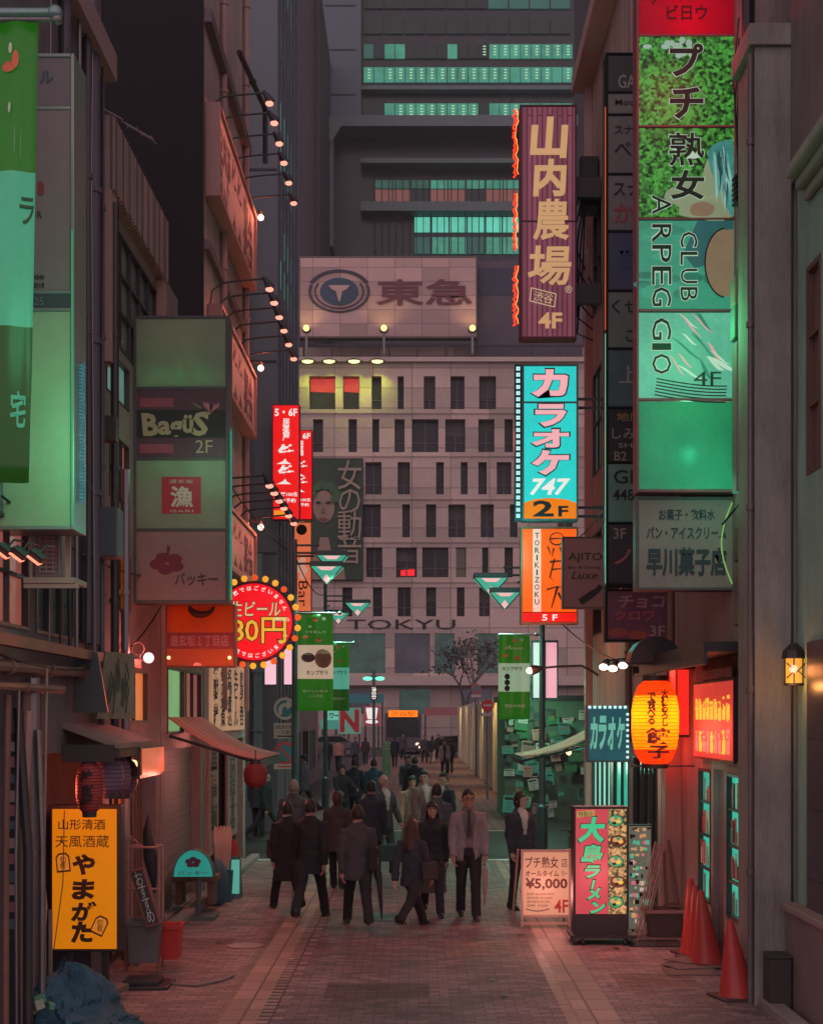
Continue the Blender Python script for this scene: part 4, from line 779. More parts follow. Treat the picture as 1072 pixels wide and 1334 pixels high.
for q, (txt, a0, a1) in enumerate((('飲み放題ではございません', 160, 24), ('飲み放題ではございません', 205, 335))):
    for i, ch in enumerate(txt):
        a = math.radians(a0+(a1-a0)*i/(len(txt)-1)); mb2 = MB(); put_text(mb2, ch, -.031, -.031, .031, .031, 0, keep=True, bold=.02); t = a-PI/2 if q == 0 else a+PI/2; c, s_ = math.cos(t), math.sin(t); rr = 44*k_
        m.add([(cx_+rr*math.cos(a)+v[0]*c-v[2]*s_, Yr+.002, cz_+rr*math.sin(a)+v[0]*s_+v[2]*c) for v in mb2.v], mb2.f)
m.build('lettering', fc)
for i in range(26):
    a = 2*PI*i/26+.1; b = MB().mat(G('amber_bulb', (250,160,50), 1.1, var=.3) if i % 3 else G('rust_bulb', (220,84,36), 1.0, var=.3)); b.sph((cx_+57.5*k_*math.cos(a), Yr, cz_+57.5*k_*math.sin(a)), .045, 10, 6); b.build('bulb', rt)
m = MB().mat(darkmetal); m.cyl((-3.3, Yr+.15, cz_+.2), (cx_-.3, Yr+.15, cz_+.2), .025); m.cyl((-3.3, Yr+.15, cz_-.2), (cx_-.3, Yr+.15, cz_-.2), .025); m.build('bracket', rt)
# red izakaya signs farther down
def redsign(label, x0, x1, y0, y1, Y, grp):
    s = Sign('izakaya_sign', label, x0, y0, x1, y1, Y, .3, M('red_edge', (.25,.02,.03), .5), 1)
    k = (x1-x0)/35.0; p = s.panel(y0+1, y1-1, G('scarlet_sheet', (236,22,24), .95, var=.1)); W_ = x1-x0; q = (y1-y0)/149.0; f = lambda a: x0+a*k; g = lambda b: y0+b*q
    s.text('5・6F', f(3), g(5), f(32), g(15), whiteg, p, bold=.03); s.text('居楽屋', f(13), g(18), f(22.5), g(47), whiteg, p, bold=.02, vertical=True)
    s.text('笑', f(4), g(51), f(31), g(77), whiteg, p, bold=.04, shear=.25); s.text('笑', f(4), g(78), f(31), g(103), whiteg, p, bold=.04, shear=.25)
    s.text('全席100名', f(4), g(113), f(32), g(119), whiteg, p, bold=.02); s.text('宴会予約', f(4), g(121), f(30), g(127), whiteg, p, bold=.02); s.shape([(f(2), g(137)), (f(16), g(137)), (f(16), g(145)), (f(2), g(145))], G('amber_label', (250,150,40), .9, False), p)
    MB().mat(darkmetal).box(-3.3, s.x(x0)+.01, Y+.1, Y+.15, s.z(y0+22), s.z(y0+20)).build('bracket', s.root)
redsign('scarlet izakaya sign with white brush characters, the nearer of the pair', 355, 390.5, 527, 677, 35.4, None)
redsign('scarlet izakaya sign peeking out behind its identical nearer twin', 376, 407, 560, 677, 40.0, None)
s = Sign('restaurant_sign', 'orange vertical sign with dark emblem below the scarlet signs', 383, 680, 406, 797, 41.0, .25, M('rust_edge', (0,0,0)), 1)
p = s.panel(681, 796, G('salmon_sheet', (226,112,70), .8, var=.2)); s.shape(circ(393, 690, 7, 7, 14), bi, p); s.text('Bar', 389, 757, 401, 790, bi, p, rot=-PI/2); s.text('4', 380.5, 726, 402, 756, G('pink_numeral', (220,160,140), .7, False), p, bold=.04, lift=.3)
MB().mat(darkmetal).box(-3.3, s.x(383)+.01, 41.1, 41.15, s.z(702), s.z(700)).build('bracket', s.root)
for i, (a, b, c, d, Y, cl) in enumerate(((344, 836, 361, 893, 32.4, pinkl), (366, 838, 383, 893, 37.5, pinkl))):
    s = Sign('lightbox', ['plain pink light box, left one of two under the round beer sign', 'plain pink light box, right one of two under the round beer sign'][i], a, b, c, d, Y, .2, M('box_teal', (.07,.13,.13), .5), 1.2); s.panel(b+1.5, d-1.5, cl); MB().mat(darkmetal).box(-3.9 if i == 0 else -3.3, s.x(a)+.01, Y+.08, Y+.12, s.z(b+6), s.z(b+4)).build('bracket', s.root)
s = Sign('plate_sign', 'small red and white plate sign above the blue arrow sign', 377, 898, 390, 920, 42.8, .08, white, .6); p = s.panel(898.6, 919.4, M('plate_white', (.7,.66,.64), .5)); s.text('店', 378.5, 900, 388.5, 918, M('plate_red', (.5,.03,.04), .5), p, bold=.05)
# lettered hoardings with arm lamps on the tall pink building (they face across the street)
pinkpl = M('pink_hoarding', (.44,.30,.28), .7, .15, 2); inkr = M('hoarding_ink', (.10,.05,.06), .7)
def hoarding(label, y0, y1, z0, z1, words):
    r = thing('hoarding', label, 'hoarding', (-3.15, (y0+y1)/2, z0))
    m = MB().mat(M('hoarding_frame', (.36,.19,.18), .6, .2)); m.box(-3.29, -3.12, y0, y1, z0, z1); m.box(-3.12, -3.06, y0, y1, z0, z0+.06); m.box(-3.12, -3.06, y0, y1, z1-.06, z1); m.box(-3.12, -3.06, y0, y0+.06, z0+.06, z1-.06); m.box(-3.12, -3.06, y1-.06, y1, z0+.06, z1-.06); m.build('frame', r)
    p = MB().mat(pinkpl).box(-3.119, -3.11, y0+.06, y1-.06, z0+.06, z1-.06).build('panel', r); mm = MB().mat(inkr); n = len(words); w_ = (y1-y0-.3)/n
    for i, t in enumerate(words):
        tm = MB(); put_text(tm, t, 0, 0, w_*.92, (z1-z0-.3), 0, bold=.03); mm.add([(-3.105, y0+.15+i*w_+v[0], z0+.15+v[2]) for v in tm.v], tm.f)
    mm.build('lettering', p); return r
hoarding('uppermost lettered pink hoarding under arm lamps on the tall pink building', 23.75, 29.1, 10.75, 12.2, ['居楽屋', '笑笑', '宴会'])
hoarding('middle lettered pink hoarding under arm lamps on the tall pink building', 24, 29.1, 7.95, 9.15, ['居楽屋', '笑笑', '宴会'])
hoarding('lowest lettered pink hoarding, partly behind the grey sign box', 24, 29.1, 5.1, 6.15, ['居楽屋', '笑笑', '宴会'])
bulbm = G('peach_bulb', (255,160,138), 1.5); hot = G('hot_bulb', (255,205,175), 3.5)
proto = None
def arm_lamp(y, z, row, nth):
    global proto
    lab = '%s of six arm floodlights over the %s pink hoarding on the left' % (nth, row)
    if proto is None:
        proto = thing('arm_floodlight', lab, 'floodlight', (-3.2, y, z), 'arm floodlights over the pink hoardings'); m = MB().mat(darkmetal)
        m.tube([(-3.28, y, z-.25), (-3.25, y, z-.02), (-3.1, y, z+.1), (-2.9, y, z+.13), (-2.42, y, z+.17)], .016, 6); m.build('arm', proto, smooth=True)
        h = MB().mat(darkmetal); h.tube([(-2.44, y, z+.2), (-2.36, y, z+.08), (-2.33, y, z+.02)], [.025, .065, .078], 10); h.build('lamp_head', proto, smooth=True)
        MB().mat(bulbm).sph((-2.345, y, z+.0), (.065, .08, .035)).build('bulb', proto); o = proto
        lamp('hoarding_light', 'SPOT', (-2.36, y, z-.06), 28, (255,150,132), o, .06, (-3.1, y, z-.9), 120)
    else: o = copy_tree(proto); o.location = (-3.2, y, z); o['label'] = lab
for zz, row in ((12.35, 'uppermost'), (9.42, 'middle'), (6.32, 'lowest')):
    for y, nth in zip((24.2, 25.0, 25.9, 26.8, 27.8, 28.9), ('nearest', 'second nearest', 'third nearest', 'fourth nearest', 'fifth nearest', 'farthest')): arm_lamp(y, zz, row, nth)
for i, zz in enumerate((12.2, 9.33, 6.3)):
    r = thing('corner_bulb', ['bare glowing bulb at the corner of the uppermost pink hoarding', 'bare glowing bulb at the corner of the middle pink hoarding', 'bare glowing bulb at the corner of the lowest pink hoarding'][i], 'lamp', (-3.0, 29.25, zz), 'bare bulbs at the hoarding corners'); MB().mat(hot).sph((-3.0, 29.25, zz), .06).build('bulb', r); m = MB().mat(darkmetal); m.cyl((-3.3, 29.25, zz+.12), (-3.0, 29.25, zz+.1), .02); m.cyl((-3.0, 29.25, zz+.06), (-3.0, 29.25, zz+.12), .04); m.build('socket', r); lamp('bulb_light', 'POINT', (-2.88, 29.1, zz), 18, (255,130,90), r, .08)
# nearest left signboard
s = Sign('signboard', 'large pale sign board at the left edge, cyan coil along its frame', -40, 69, 97, 690, 12.2, .45, M('alu_green', (.25,.30,.27), .35, .2, 4, metal=.5), 5, dividers=(140, 380, 403))
p = s.panel(72, 139, M('board_lilac', (.22,.17,.19), .5, .15, 2)); s.text('ル', 52, 92, 70, 108, M('blue_letter', (.07,.09,.14), .5), p, bold=.04)
p = s.panel(141, 379, M('board_grey_rose', (.27,.21,.21), .5, .15, 2)); s.text('8', 49, 236, 58, 254, M('red_letter', (0,0,0)), p, bold=.04); s.text('R', 49, 275, 55, 284, blackp, p); s.text('00', 45, 358, 58, 364, blackp, p, bold=.03); s.text('2018', 43, 368, 58, 375, blackp, p, bold=.03)
p = s.panel(382, 402, M('board_slate', (.07,.085,.10), .5, .2, 2)); s.text('25', 45, 387, 57, 397, M('slate_pale', (.2,.22,.24), .5), p)
p = s.panel(405, 686, tl('board_pale_green', (.55,.60,.47), .5, .15, 1.5)); s.light(85, 520, 7, (90,255,170)); s.light(60, 450, 5, (200,255,200)); s.light(40, 600, 7, (230,255,200)); s.light(80, 650, 6, (110,255,170))
m = MB().mat(G('cyan_spiral', (0,0,0))); m.tube([(s.x(98.5)+.03*math.cos(k*1.3), s.Y+.2+.03*math.sin(k*1.3), s.z(466+k*.95)) for k in range(195)], .008, 5); m.mat(G('green_edge_tube', (0,0,0))); m.box(s.x(94), s.x(95), s.Y-.012, s.Y-.002, s.z(684), s.z(300)); m.build('edge_light', s.root)
# ---------------------------------------------------------------- banners
def banner(label, x0, y0, x1, y1, Y, cuts, mats, words=(), pics=(), seed=0, grp='green street banners', lean=0, arm=None):
    r = thing('banner', label, 'banner', (X((x0+x1)/2, Y), Y, Z(y1, Y)), grp); N, K = 10, 24; a, b, t, q = X(x0, Y), X(x1, Y), Z(y0, Y), Z(y1, Y); k = Y/F
    m = MB().mat(steel); m.cyl((a-.12 if arm is None else min(arm, a), Y, t+.02), (b+.12 if arm is None else max(b+.05, arm), Y, t+.02), .018); m.sph((b+.13, Y, t+.02), .04) ; m.build('rod', r, smooth=True)
    def off(u, v): return .035*math.sin(u*5+v*3+seed)*(.3+v)+.015*math.sin(u*13+seed*2)
    def pt(u, v, d=0): return (a+(b-a)*u-lean*k*v+.0*v, Y+off(u, v)-d, t+(q-t)*v)
    m = MB()
    cc = [0]+list(cuts)+[1]
    for s_ in range(len(mats)):
        m.mat(mats[s_]); v0, v1 = cc[s_], cc[s_+1]; KK = max(2, int(K*(v1-v0)))
        for j in range(KK):
            for i in range(N): u, u2, v, v2 = i/N, (i+1)/N, v0+(v1-v0)*j/KK, v0+(v1-v0)*(j+1)/KK; m.quad(pt(u, v2), pt(u2, v2), pt(u2, v), pt(u, v))
    cl = m.build('cloth', r, smooth=True, weld=True); so = cl.modifiers.new('Solidify', 'SOLIDIFY'); so.thickness = .006
    if words:
        m = MB()
        for (txt, ua, va, ub, vb, mt) in words:
            m.mat(mt); tm = MB(); put_text(tm, txt, ua, 0, ub, vb-va, 0, bold=.02)
            m.add([pt(x_, vb-z_, .012) for x_, y_, z_ in tm.v], tm.f)
        m.build('lettering', cl)
    if pics:
        m = MB()
        for (cu, cv, ru, rv, mt) in pics:
            m.mat(mt); n = 12; d = .014+.0012*len(m.f); vs_ = [pt(cu+ru*math.cos(2*PI*i/n), cv+rv*math.sin(2*PI*i/n), d) for i in range(n)]; m.add(vs_, [tuple(range(n))])
        m.build('picture', cl)
    return r
bg1 = M('banner_green', (.05,.26,.02), .7, .2, 2, emit=0); bgl = G('banner_green_lit', (36,104,20), .6, False, .2, 2); bdk = G('banner_dark_green', (30,70,18), .7, False, .2, 2); bte = G('banner_teal', (66,150,116), .7, False, .15, 2); bcr = G('banner_cream', (190,164,140), .8, False, .15); bte2 = G('banner_teal_pale', (84,160,136), .8, False, .15); ora = M('carrot_orange', (.72,.16,.08), .6); pale = M('pale_banner_ink', (.62,.66,.5), .6)  # banner cloths emit: the light on them is put into the material
veg = [(.5, .06, .08, .02, ora), (.75, .05, .06, .02, pale), (.22, .24, .08, .02, ora), (.6, .27, .09, .02, M('tomato', (.6,.12,.06), .6)), (.35, .13, .05, .012, pale)]
b1 = banner('large green and teal vegetable banner hanging at the left edge', -38, 29, 50, 628, 10.6, (.325, .66), [bgl, bte, bdk], [('ラ', .80, .38, 1.0, .44, M('dark_green_ink', (.03,.09,.04), .6)), ('宅', .72, .80, .93, .88, G('banner_teal', (0,0,0)))], [(.60, .10, .11, .012, ora), (.70, .085, .05, .02, ora), (.62, .06, .03, .012, pale), (.63, .19, .02, .012, pale), (.72, .26, .012, .03, M('herb', (.16,.35,.16), .6)), (.8, .27, .01, .035, M('herb', (0,0,0)))], 1, lean=14)
m = MB().mat(M('teal_rod', (.20,.30,.28), .35, .2, metal=.5)); z = Z(17, 10.6); m.cyl((-3.6, 10.6, z), (X(66, 10.6), 10.6, z), .035); m.sph((X(72, 10.6), 10.6, z), .055); m.build('rod', b1, smooth=True)
ba = banner('green vegetable banner with a cream photo band on the left lamp post', 388, 800, 434, 926, 30.3, (.32, .67), [bgl, bcr, bgl], [('食を楽しむ', .2, .17, .8, .20, pale), ('キンプサラ', .25, .58, .85, .63, M('dark_ink', (.05,.03,.03), .6)), ('おいしいもの', .15, .78, .85, .81, pale), ('ここにある', .3, .83, .7, .86, pale)], veg+[(.72, .46, .24, .10, M('food_dish', (.28,.12,.09), .6, .5, 20)), (.30, .45, .2, .05, M('food_dark', (.12,.06,.06), .6))], 2, arm=X(386, 30.3))
bb = banner('green vegetable banner with a teal band, behind the cream banded one', 425, 838, 455, 926, 44.8, (.36, .68), [bgl, bte2, bdk], [('キンプサラ', .1, .40, .9, .46, M('dark_ink', (0,0,0))), ('渋谷中央街', .15, .80, .85, .84, pale)], veg+[(.2, .5, .1, .035, blackp), (.2, .565, .1, .035, blackp), (.2, .63, .1, .035, blackp)], 3)
bc = banner('green vegetable banner with a pale band on the right lamp post', 649, 828, 690, 937, 30.2, (.33, .67), [bgl, G('banner_pale', (140,165,135), .8, False, .15), bgl], [('キシプサラ', .12, .37, .75, .42, M('dark_ink', (0,0,0))), ('季節の味', .2, .14, .8, .17, pale), ('渋谷中央街', .2, .82, .85, .86, pale)], veg+[(.28, .49, .09, .035, blackp), (.28, .56, .09, .035, blackp), (.28, .63, .09, .035, blackp)], 4, arm=X(706, 30.4))
# ---------------------------------------------------------------- street lamps with wedge shaped heads
tg = G('lamp_teal', (70,165,140), 1.0, var=.25); tp = G('lamp_pink', (245,180,180), 1.0); lampm = M('lamp_metal', (.07,.10,.11), .45, .25, 4, metal=.4)
def street_lamp(label, x, Y, heads, top, side):
    r = thing('street_lamp', label, 'street lamp', (x, Y, 0), 'street lamps with wedge shaped heads'); m = MB().mat(lampm); m.tube([(x, Y, 0), (x, Y, .9), (x, Y, .95), (x, Y, top)], [.11, .11, .065, .05], 12); m.box(x-.15, x+.15, Y-.15, Y+.15, 0, .05); m.build('pole', r, smooth=True)
    for hx, hz, wd in heads:
        m = MB().mat(lampm); m.cyl((x, Y, hz+.42), (hx+side*.25, Y, hz+.42), .022); m.cyl((x, Y, hz+.27), (hx+side*.25, Y, hz+.27), .022); m.build('arm', r)
        h = MB().mat(lampm); a, b = hx-wd/2, hx+wd/2; h.box(a, b, Y-.22, Y+.22, hz+.2, hz+.3); hd = h.build('lamp_head', r, bevel=.01); ht = wd*.5
        g = MB().mat(tg); top4 = [(a+.01, Y-.21, hz+.2), (b-.01, Y-.21, hz+.2), (b-.01, Y+.21, hz+.2), (a+.01, Y+.21, hz+.2)]; bt = [(hx-.02, Y-.05, hz+.2-ht), (hx+.02, Y-.05, hz+.2-ht), (hx+.02, Y+.05, hz+.2-ht), (hx-.02, Y+.05, hz+.2-ht)]
        g.add(top4+bt, [(0,4,5,1), (1,5,6,2), (2,6,7,3), (3,7,4,0), (4,7,6,5)])
        g.mat(tp)
        def fp(u, v, d=.004): xa = a+.01+(hx-.02-a-.01)*v; xb = b-.01+(hx+.02-b+.01)*v; return (xa+(xb-xa)*u, Y-.21+.16*v-d, hz+.2-ht*v-d)
        g.add([fp(.2, .02), fp(.32, .22), fp(.68, .22), fp(.8, .02)], [(0,1,2,3)]); g.add([fp(.5, .45), fp(.15, .72), fp(.5, .97), fp(.85, .72)], [(0,1,2,3)])
        g.mat(lampm); 
        for u in (0, 1): p0, p1 = Vector(fp(u, 0)), Vector(fp(u, 1)); g.tube([p0, p1], .012, 5)
        g.build('lens', hd); lamp('street_light', 'SPOT', (hx, Y-.1, hz+.2-ht-.05), 170, (150,255,215), r, .15, (hx-side*.3, Y-.6, 0), 150)
def hz(py, Y): return Z(py, Y)
street_lamp('wedge headed street lamp on the left carrying the cream banded banner', X(384, 30.4), 30.4, [(X(426, 30.4), Z(752, 30.4), .66), (X(433, 30.4), Z(738, 30.4), .62)], 6.2, -1)
street_lamp('wedge headed street lamp on the left, the farther one', X(424, 45), 45, [(X(441, 45), Z(808, 45), .62), (X(466, 45), Z(795, 45), .75)], 6.6, -1)
street_lamp('wedge headed street lamp on the right with green banner and lit panel', X(706, 30.5), 30.5, [(X(639, 30.5), Z(767, 30.5), .68), (X(657, 30.5), Z(786, 30.5), .62)], 5.9, 1)
s = Sign('lightbox', 'pink and teal light box mounted on the right lamp post', 692, 834, 727, 912, 31.0, .2, M('box_teal', (0,0,0)), 2); s.panel(837, 909, G('pink_panel', (240,165,180), .95), x0=711); s.panel(837, 909, G('white_teal_panel', (205,225,215), .95), x1=705, x0=694.5); MB().mat(lampm).box(s.x(705.5), s.x(710.5), 30.98, 31.01, s.z(909), s.z(836)).build('mullion', s.root)

# point lamps added before signs and a banner to stand for their spill
T = lambda n: [o for o in bpy.data.objects if o.parent is None and o.name.split('.')[0] == n]
for n, loc, pw, c in (('karaoke_sign', (1.55, 26.2, 5.6), 90, (60,235,215)), ('vertical_sign', (2.8, 15.2, 6.5), 26, (90,230,150)), ('vertical_sign', (3.15, 15.5, 4.9), 9, (90,240,180)), ('yakitori_sign', (1.6, 26.2, 4.2), 14, (255,110,40)), ('round_sign', (-2.2, 20.2, 3.9), 10, (255,60,50)), ('signboard', (-2.5, 11.6, 4.8), 26, (110,235,170)), ('banner', (-2.3, 10.0, 5.4), 20, (90,220,160)), ('box_sign', (-2.4, 17.2, 5.6), 8, (150,230,180)), ('izakaya_sign', (1.5, 27.2, 7.6), 30, (255,60,30)), ('ramen_shop_sign', (-2.4, 18.0, 3.2), 14, (255,95,45)), ('vertical_sign', (2.7, 15.3, 9.4), 14, (255,50,90)), ('round_sign', (-2.0, 20.6, 3.2), 12, (255,70,60)), ('yakitori_sign', (2.4, 26.3, 4.0), 18, (255,110,60))): spill(T(n)[0], loc, pw, c)
# ---------------------------------------------------------------- shop fronts, lanterns, street things
redl_ = G('lantern_red', (226,40,30), .9, var=.25, scale=5)
def paper_lantern(name, label, c, rx, h, mats, words, squash=1.0, ribs=26):
    """c = centre; ribbed paper body with dark rims"""
    r = thing(name, label, 'lantern', (c[0], c[1], c[2]-h/2)); m = MB()
    rg = []
    for i in range(ribs*2+1):
        v = i/(ribs*2); e = min(1, math.sin(PI*min(max(v, .012), .988))**.24); e = min(1, e*1.02); q = rx*(e*(.985 if i % 2 else 1.0)); rg.append((c[0], c[1], c[2]-h/2+h*v, q, q*squash))
    K = len(mats); n = 28
    for s_ in range(K):
        m.mat(mats[s_]); a, b = len(rg)*s_//K, len(rg)*(s_+1)//K; m.rings(rg[a:min(b+1, len(rg))], n, cap=False)
    body = m.build('shade', r, smooth=True)
    rb = MB().mat(M('rib_'+name+str(ribs), (.30,.03,.02) if ribs == 24 else (.12,.03,.04), .7)); nr = ribs
    for i in range(1, nr):
        v = i/nr; e = min(1, min(1, math.sin(PI*v)**.24)*1.02)*rx*1.004; rb.tube([(c[0]+e*math.cos(t*PI/14), c[1]+e*squash*math.sin(t*PI/14), c[2]-h/2+h*v) for t in range(29)], .0032, 4, False)
    rb.build('rib', r)
    m = MB().mat(darkmetal); e = rx*.55; m.rings([(c[0], c[1], c[2]+h/2-.015, e, e), (c[0], c[1], c[2]+h/2+.05, e*.95, e*.95)], 20); m.rings([(c[0], c[1], c[2]-h/2-.04, e*.95, e*.95), (c[0], c[1], c[2]-h/2+.015, e, e)], 20); m.cyl((c[0], c[1], c[2]+h/2+.05), (c[0], c[1], c[2]+h/2+.18), .008); m.build('rim', r)
    if words:
        m = MB().mat(M('lantern_ink', (.05,.015,.02), .6))
        for (t, x0, z0, x1, z1) in words:
            tm = MB(); put_text(tm, t, c[0]+x0, c[2]+z0, c[0]+x1, c[2]+z1, 0, bold=.045, vertical=True, line=.74)
            def wrap(v): dx = (v[0]-c[0]); q = rx*1.02; dx = max(-q*.98, min(q*.98, dx)); return (c[0]+dx, c[1]-math.sqrt(q*q-dx*dx)*squash-.004, v[2])
            m.add([wrap(v) for v in tm.v], tm.f)
        m.build('lettering', body)
    return r
# big dumpling lantern: translucent paper with a real lamp inside
Yl = 18.4; lc = (X(853, Yl), Yl, Z(941, Yl)); lp = M('dumpling_paper', (.95,.30,.03), .6, .12, 3, trans=.85, c2=(.95,.38,.04)); lpr = M('dumpling_paper_red', (.9,.07,.03), .6, .12, 3, trans=.8)
r = paper_lantern('paper_lantern', 'glowing yellow and red dumpling lantern with black brush lettering', lc, .285, 1.02, [lpr, lp, lp, lp, lpr] , [('大根おろし', .02, -.05, .12, .40), ('で食べる', -.14, -.03, -.03, .36), ('餃', -.15, -.26, .15, -.06), ('子', -.13, -.43, .13, -.27)], ribs=24)
lamp('lantern_lamp', 'POINT', (lc[0], lc[1], lc[2]+.08), 15, (255,200,70), r, .06); lamp('lantern_lamp', 'POINT', (lc[0], lc[1], lc[2]-.28), 5, (255,120,40), r, .05); lamp('lantern_glow', 'POINT', (lc[0]+.02, lc[1]-.55, lc[2]-.1), 18, (255,78,60), r, .25); lamp('lantern_glow', 'POINT', (3.0, 19.0, 2.3), 10, (255,60,45), r, .2)
m = MB().mat(G('lantern_seam', (190,30,15), .8, False))
r = thing('lantern_bracket', 'dark half round hood bracket holding the dumpling lantern', 'bracket', (3.1, 18.4, Z(999, 18.4))); MB().mat(darkmetal).disc((lc[0], Z(864, 18.6)), .31, 18.3, 18.75, 20, 0, PI).build('hood', r); MB().mat(darkmetal).box(lc[0]-.34, 3.3, 18.36, 18.42, Z(866, 18.4), Z(863, 18.4)).build('bar', r); MB().mat(darkmetal).box(lc[0]-.3, 3.3, 18.36, 18.4, Z(999, 18.4), Z(997, 18.4)).build('bar', r); MB().mat(darkmetal).box(3.02, 3.3, 18.3, 18.6, Z(872, 18.4), Z(866.5, 18.4)).build('mount', r)
r = thing('lantern_light_panel', 'narrow glowing panel added for the red dumpling lantern light on the wall', 'sign', (3.22, 18.9, Z(958, 18.9))); m = MB().mat(darkmetal); m.box(3.14, 3.3, 18.7, 19.2, Z(960, 18.9), Z(862, 18.9)); m.build('housing', r); m = MB().mat(G('wall_red_glow', (235,40,30), 1.1)); m.box(3.13, 3.139, 18.72, 19.18, Z(957, 18.9), Z(865, 18.9)); m.box(3.15, 3.29, 18.69, 18.699, Z(957, 18.9), Z(865, 18.9)); m.build('panel', r)  # glowing panel added in place of red lantern light on the wall
# red menu board on right facade
r = thing('menu_board', 'oblique red menu board with yellow scribbled prices under the canopy', 'sign', (3.25, 16.7, 2.2)); m = MB().mat(darkmetal); m.box(3.2, 3.29, 15.6, 17.85, 2.2, 3.08); m.build('housing', r)
p = MB().mat(G('menu_red', (208,58,48), .85, var=.35, scale=3)).box(3.19, 3.199, 15.63, 17.82, 2.23, 3.05).build('panel', r); m = MB()
for i in range(9):
    for j in range(2):
        m.mat(G('menu_yellow', (250,190,60), 1.0, False) if j == 0 or R.random() < .5 else G('menu_rose', (250,130,110), .9, False)); a = 15.75+i*.22; z = 2.75-j*.36
        for k in range(4): zz = z+R.uniform(-.12, .12); m.box(3.184-.0004*k, 3.188, a+R.uniform(0, .1), a+R.uniform(.1, .18), zz, zz+R.uniform(.015, .05)); m.box(3.184-.0004*k, 3.1885, a+k*.04, a+k*.04+.02, z-.1, z+R.uniform(.0, .14))
m.build('lettering', p)
m = MB().mat(M('noren_cloth', (.30,.19,.18), .9, .4, 8, .3, streak=True))
for k in range(7): m.box(3.17, 3.19, 15.62+k*.32, 15.92+k*.32, 3.09, 3.19)
solo('cloth_valance', m, 'short weathered cloth valance above the red menu board', 'valance')
# wall lantern on the right
Yw = 14.0; x0, x1 = X(1021, Yw), X(1046, Yw)
r = thing('wall_lantern', 'amber glass wall lantern with dark cap on the grey brown pier', 'wall lamp', ((x0+x1)/2, Yw, Z(893, Yw))); xm = (x0+x1)/2
m = MB().mat(darkmetal); m.rings([(xm, Yw, Z(858, Yw), .115, .115), (xm, Yw, Z(848, Yw), .10, .10), (xm, Yw, Z(838, Yw), .03, .03)], 16); m.rings([(xm, Yw, Z(893, Yw), .09, .09), (xm, Yw, Z(890, Yw), .09, .09)], 16)
for k in range(6): a = k*PI/3+.3; m.cyl((xm+.09*math.cos(a), Yw+.09*math.sin(a), Z(890, Yw)), (xm+.09*math.cos(a), Yw+.09*math.sin(a), Z(858, Yw)), .006, 5)
m.tube([(x0-.0, Yw-.09, Z(884, Yw)), (xm, Yw-.1, Z(872, Yw)), (x1, Yw-.09, Z(884, Yw))], .006, 5); m.tube([(x0, Yw-.09, Z(864, Yw)), (xm, Yw-.1, Z(876, Yw)), (x1, Yw-.09, Z(864, Yw))], .006, 5); m.box(xm, xm+.1, Yw+.05, Yw+.25, Z(850, Yw), Z(846, Yw)); m.build('frame', r)
MB().mat(G('amber_glass', (240,168,64), .95, var=.25)).rings([(xm, Yw, Z(890, Yw), .078, .078), (xm, Yw, Z(858, Yw), .085, .085)], 16).build('glass', r, smooth=True); MB().mat(G('peach_globe', (255,180,150), 1.5)).sph((xm-.02, Yw-.075, Z(872, Yw)), .04).build('bulb', r); lamp('wall_light', 'POINT', (xm-.05, Yw-.16, Z(875, Yw)), 1.2, (255,150,80), r, .06); lamp('wall_light', 'POINT', (xm-.12, Yw-.2, Z(895, Yw)), 2.5, (255,170,90), r, .04)
# spot heads on the right
for i, (px, py, Y, lab) in enumerate(((790, 866, 22.2, 'left'), (802, 868, 22.0, 'middle'), (815, 864, 21.8, 'right'))):
    c = P(px, py, Y); r = thing('spotlight', '%s one of three clustered shop spotlights above the small karaoke box' % lab, 'spotlight', c, 'spotlights above the small karaoke box')
    m = MB().mat(darkmetal); m.tube([c+Vector((.02,.05,.06)), c+Vector((-.03,-.06,0)), c+Vector((-.05,-.1,-.03))], [.04, .075, .085], 10); m.tube([c+Vector((.02,.05,.06)), (c.x+.25, c.y+.05, c.z+.09), (3.3, c.y+.05, c.z+.05)], .013, 6); m.build('lamp_head', r, smooth=True)
    MB().mat(G('peach_hot', (255,200,185), 4)).sph(c+Vector((-.055,-.105,-.035)), (.07,.05,.05)).build('bulb', r); lamp('spot', 'SPOT', c+Vector((-.08,-.16,-.06)), 55, (255,150,135), r, .05, c+Vector((-.5,-.9,-2.5)), 130)
c = P(692, 873, 28.2); r = thing('spotlight', 'single arm spotlight glowing in front of the green right banner', 'spotlight', c); m = MB().mat(darkmetal); m.tube([c, c+Vector((.12,0,.02)), c+Vector((.2,0,.04))], [.1, .07, .03], 10); m.tube([c+Vector((.2,0,.04)), (2.6, 28.2, c.z+.07), (3.0, 28.2, c.z+.08), (3.2, 28.2, c.z-.03), (3.3, 28.2, c.z-.1)], .02, 6); m.build('lamp_head', r, smooth=True); MB().mat(hot).sph(c+Vector((-.03,-.04,-.01)), (.07,.06,.06)).build('bulb', r); lamp('spot', 'POINT', c+Vector((-.1,-.2,-.05)), 14, (255,150,110), r, .05)
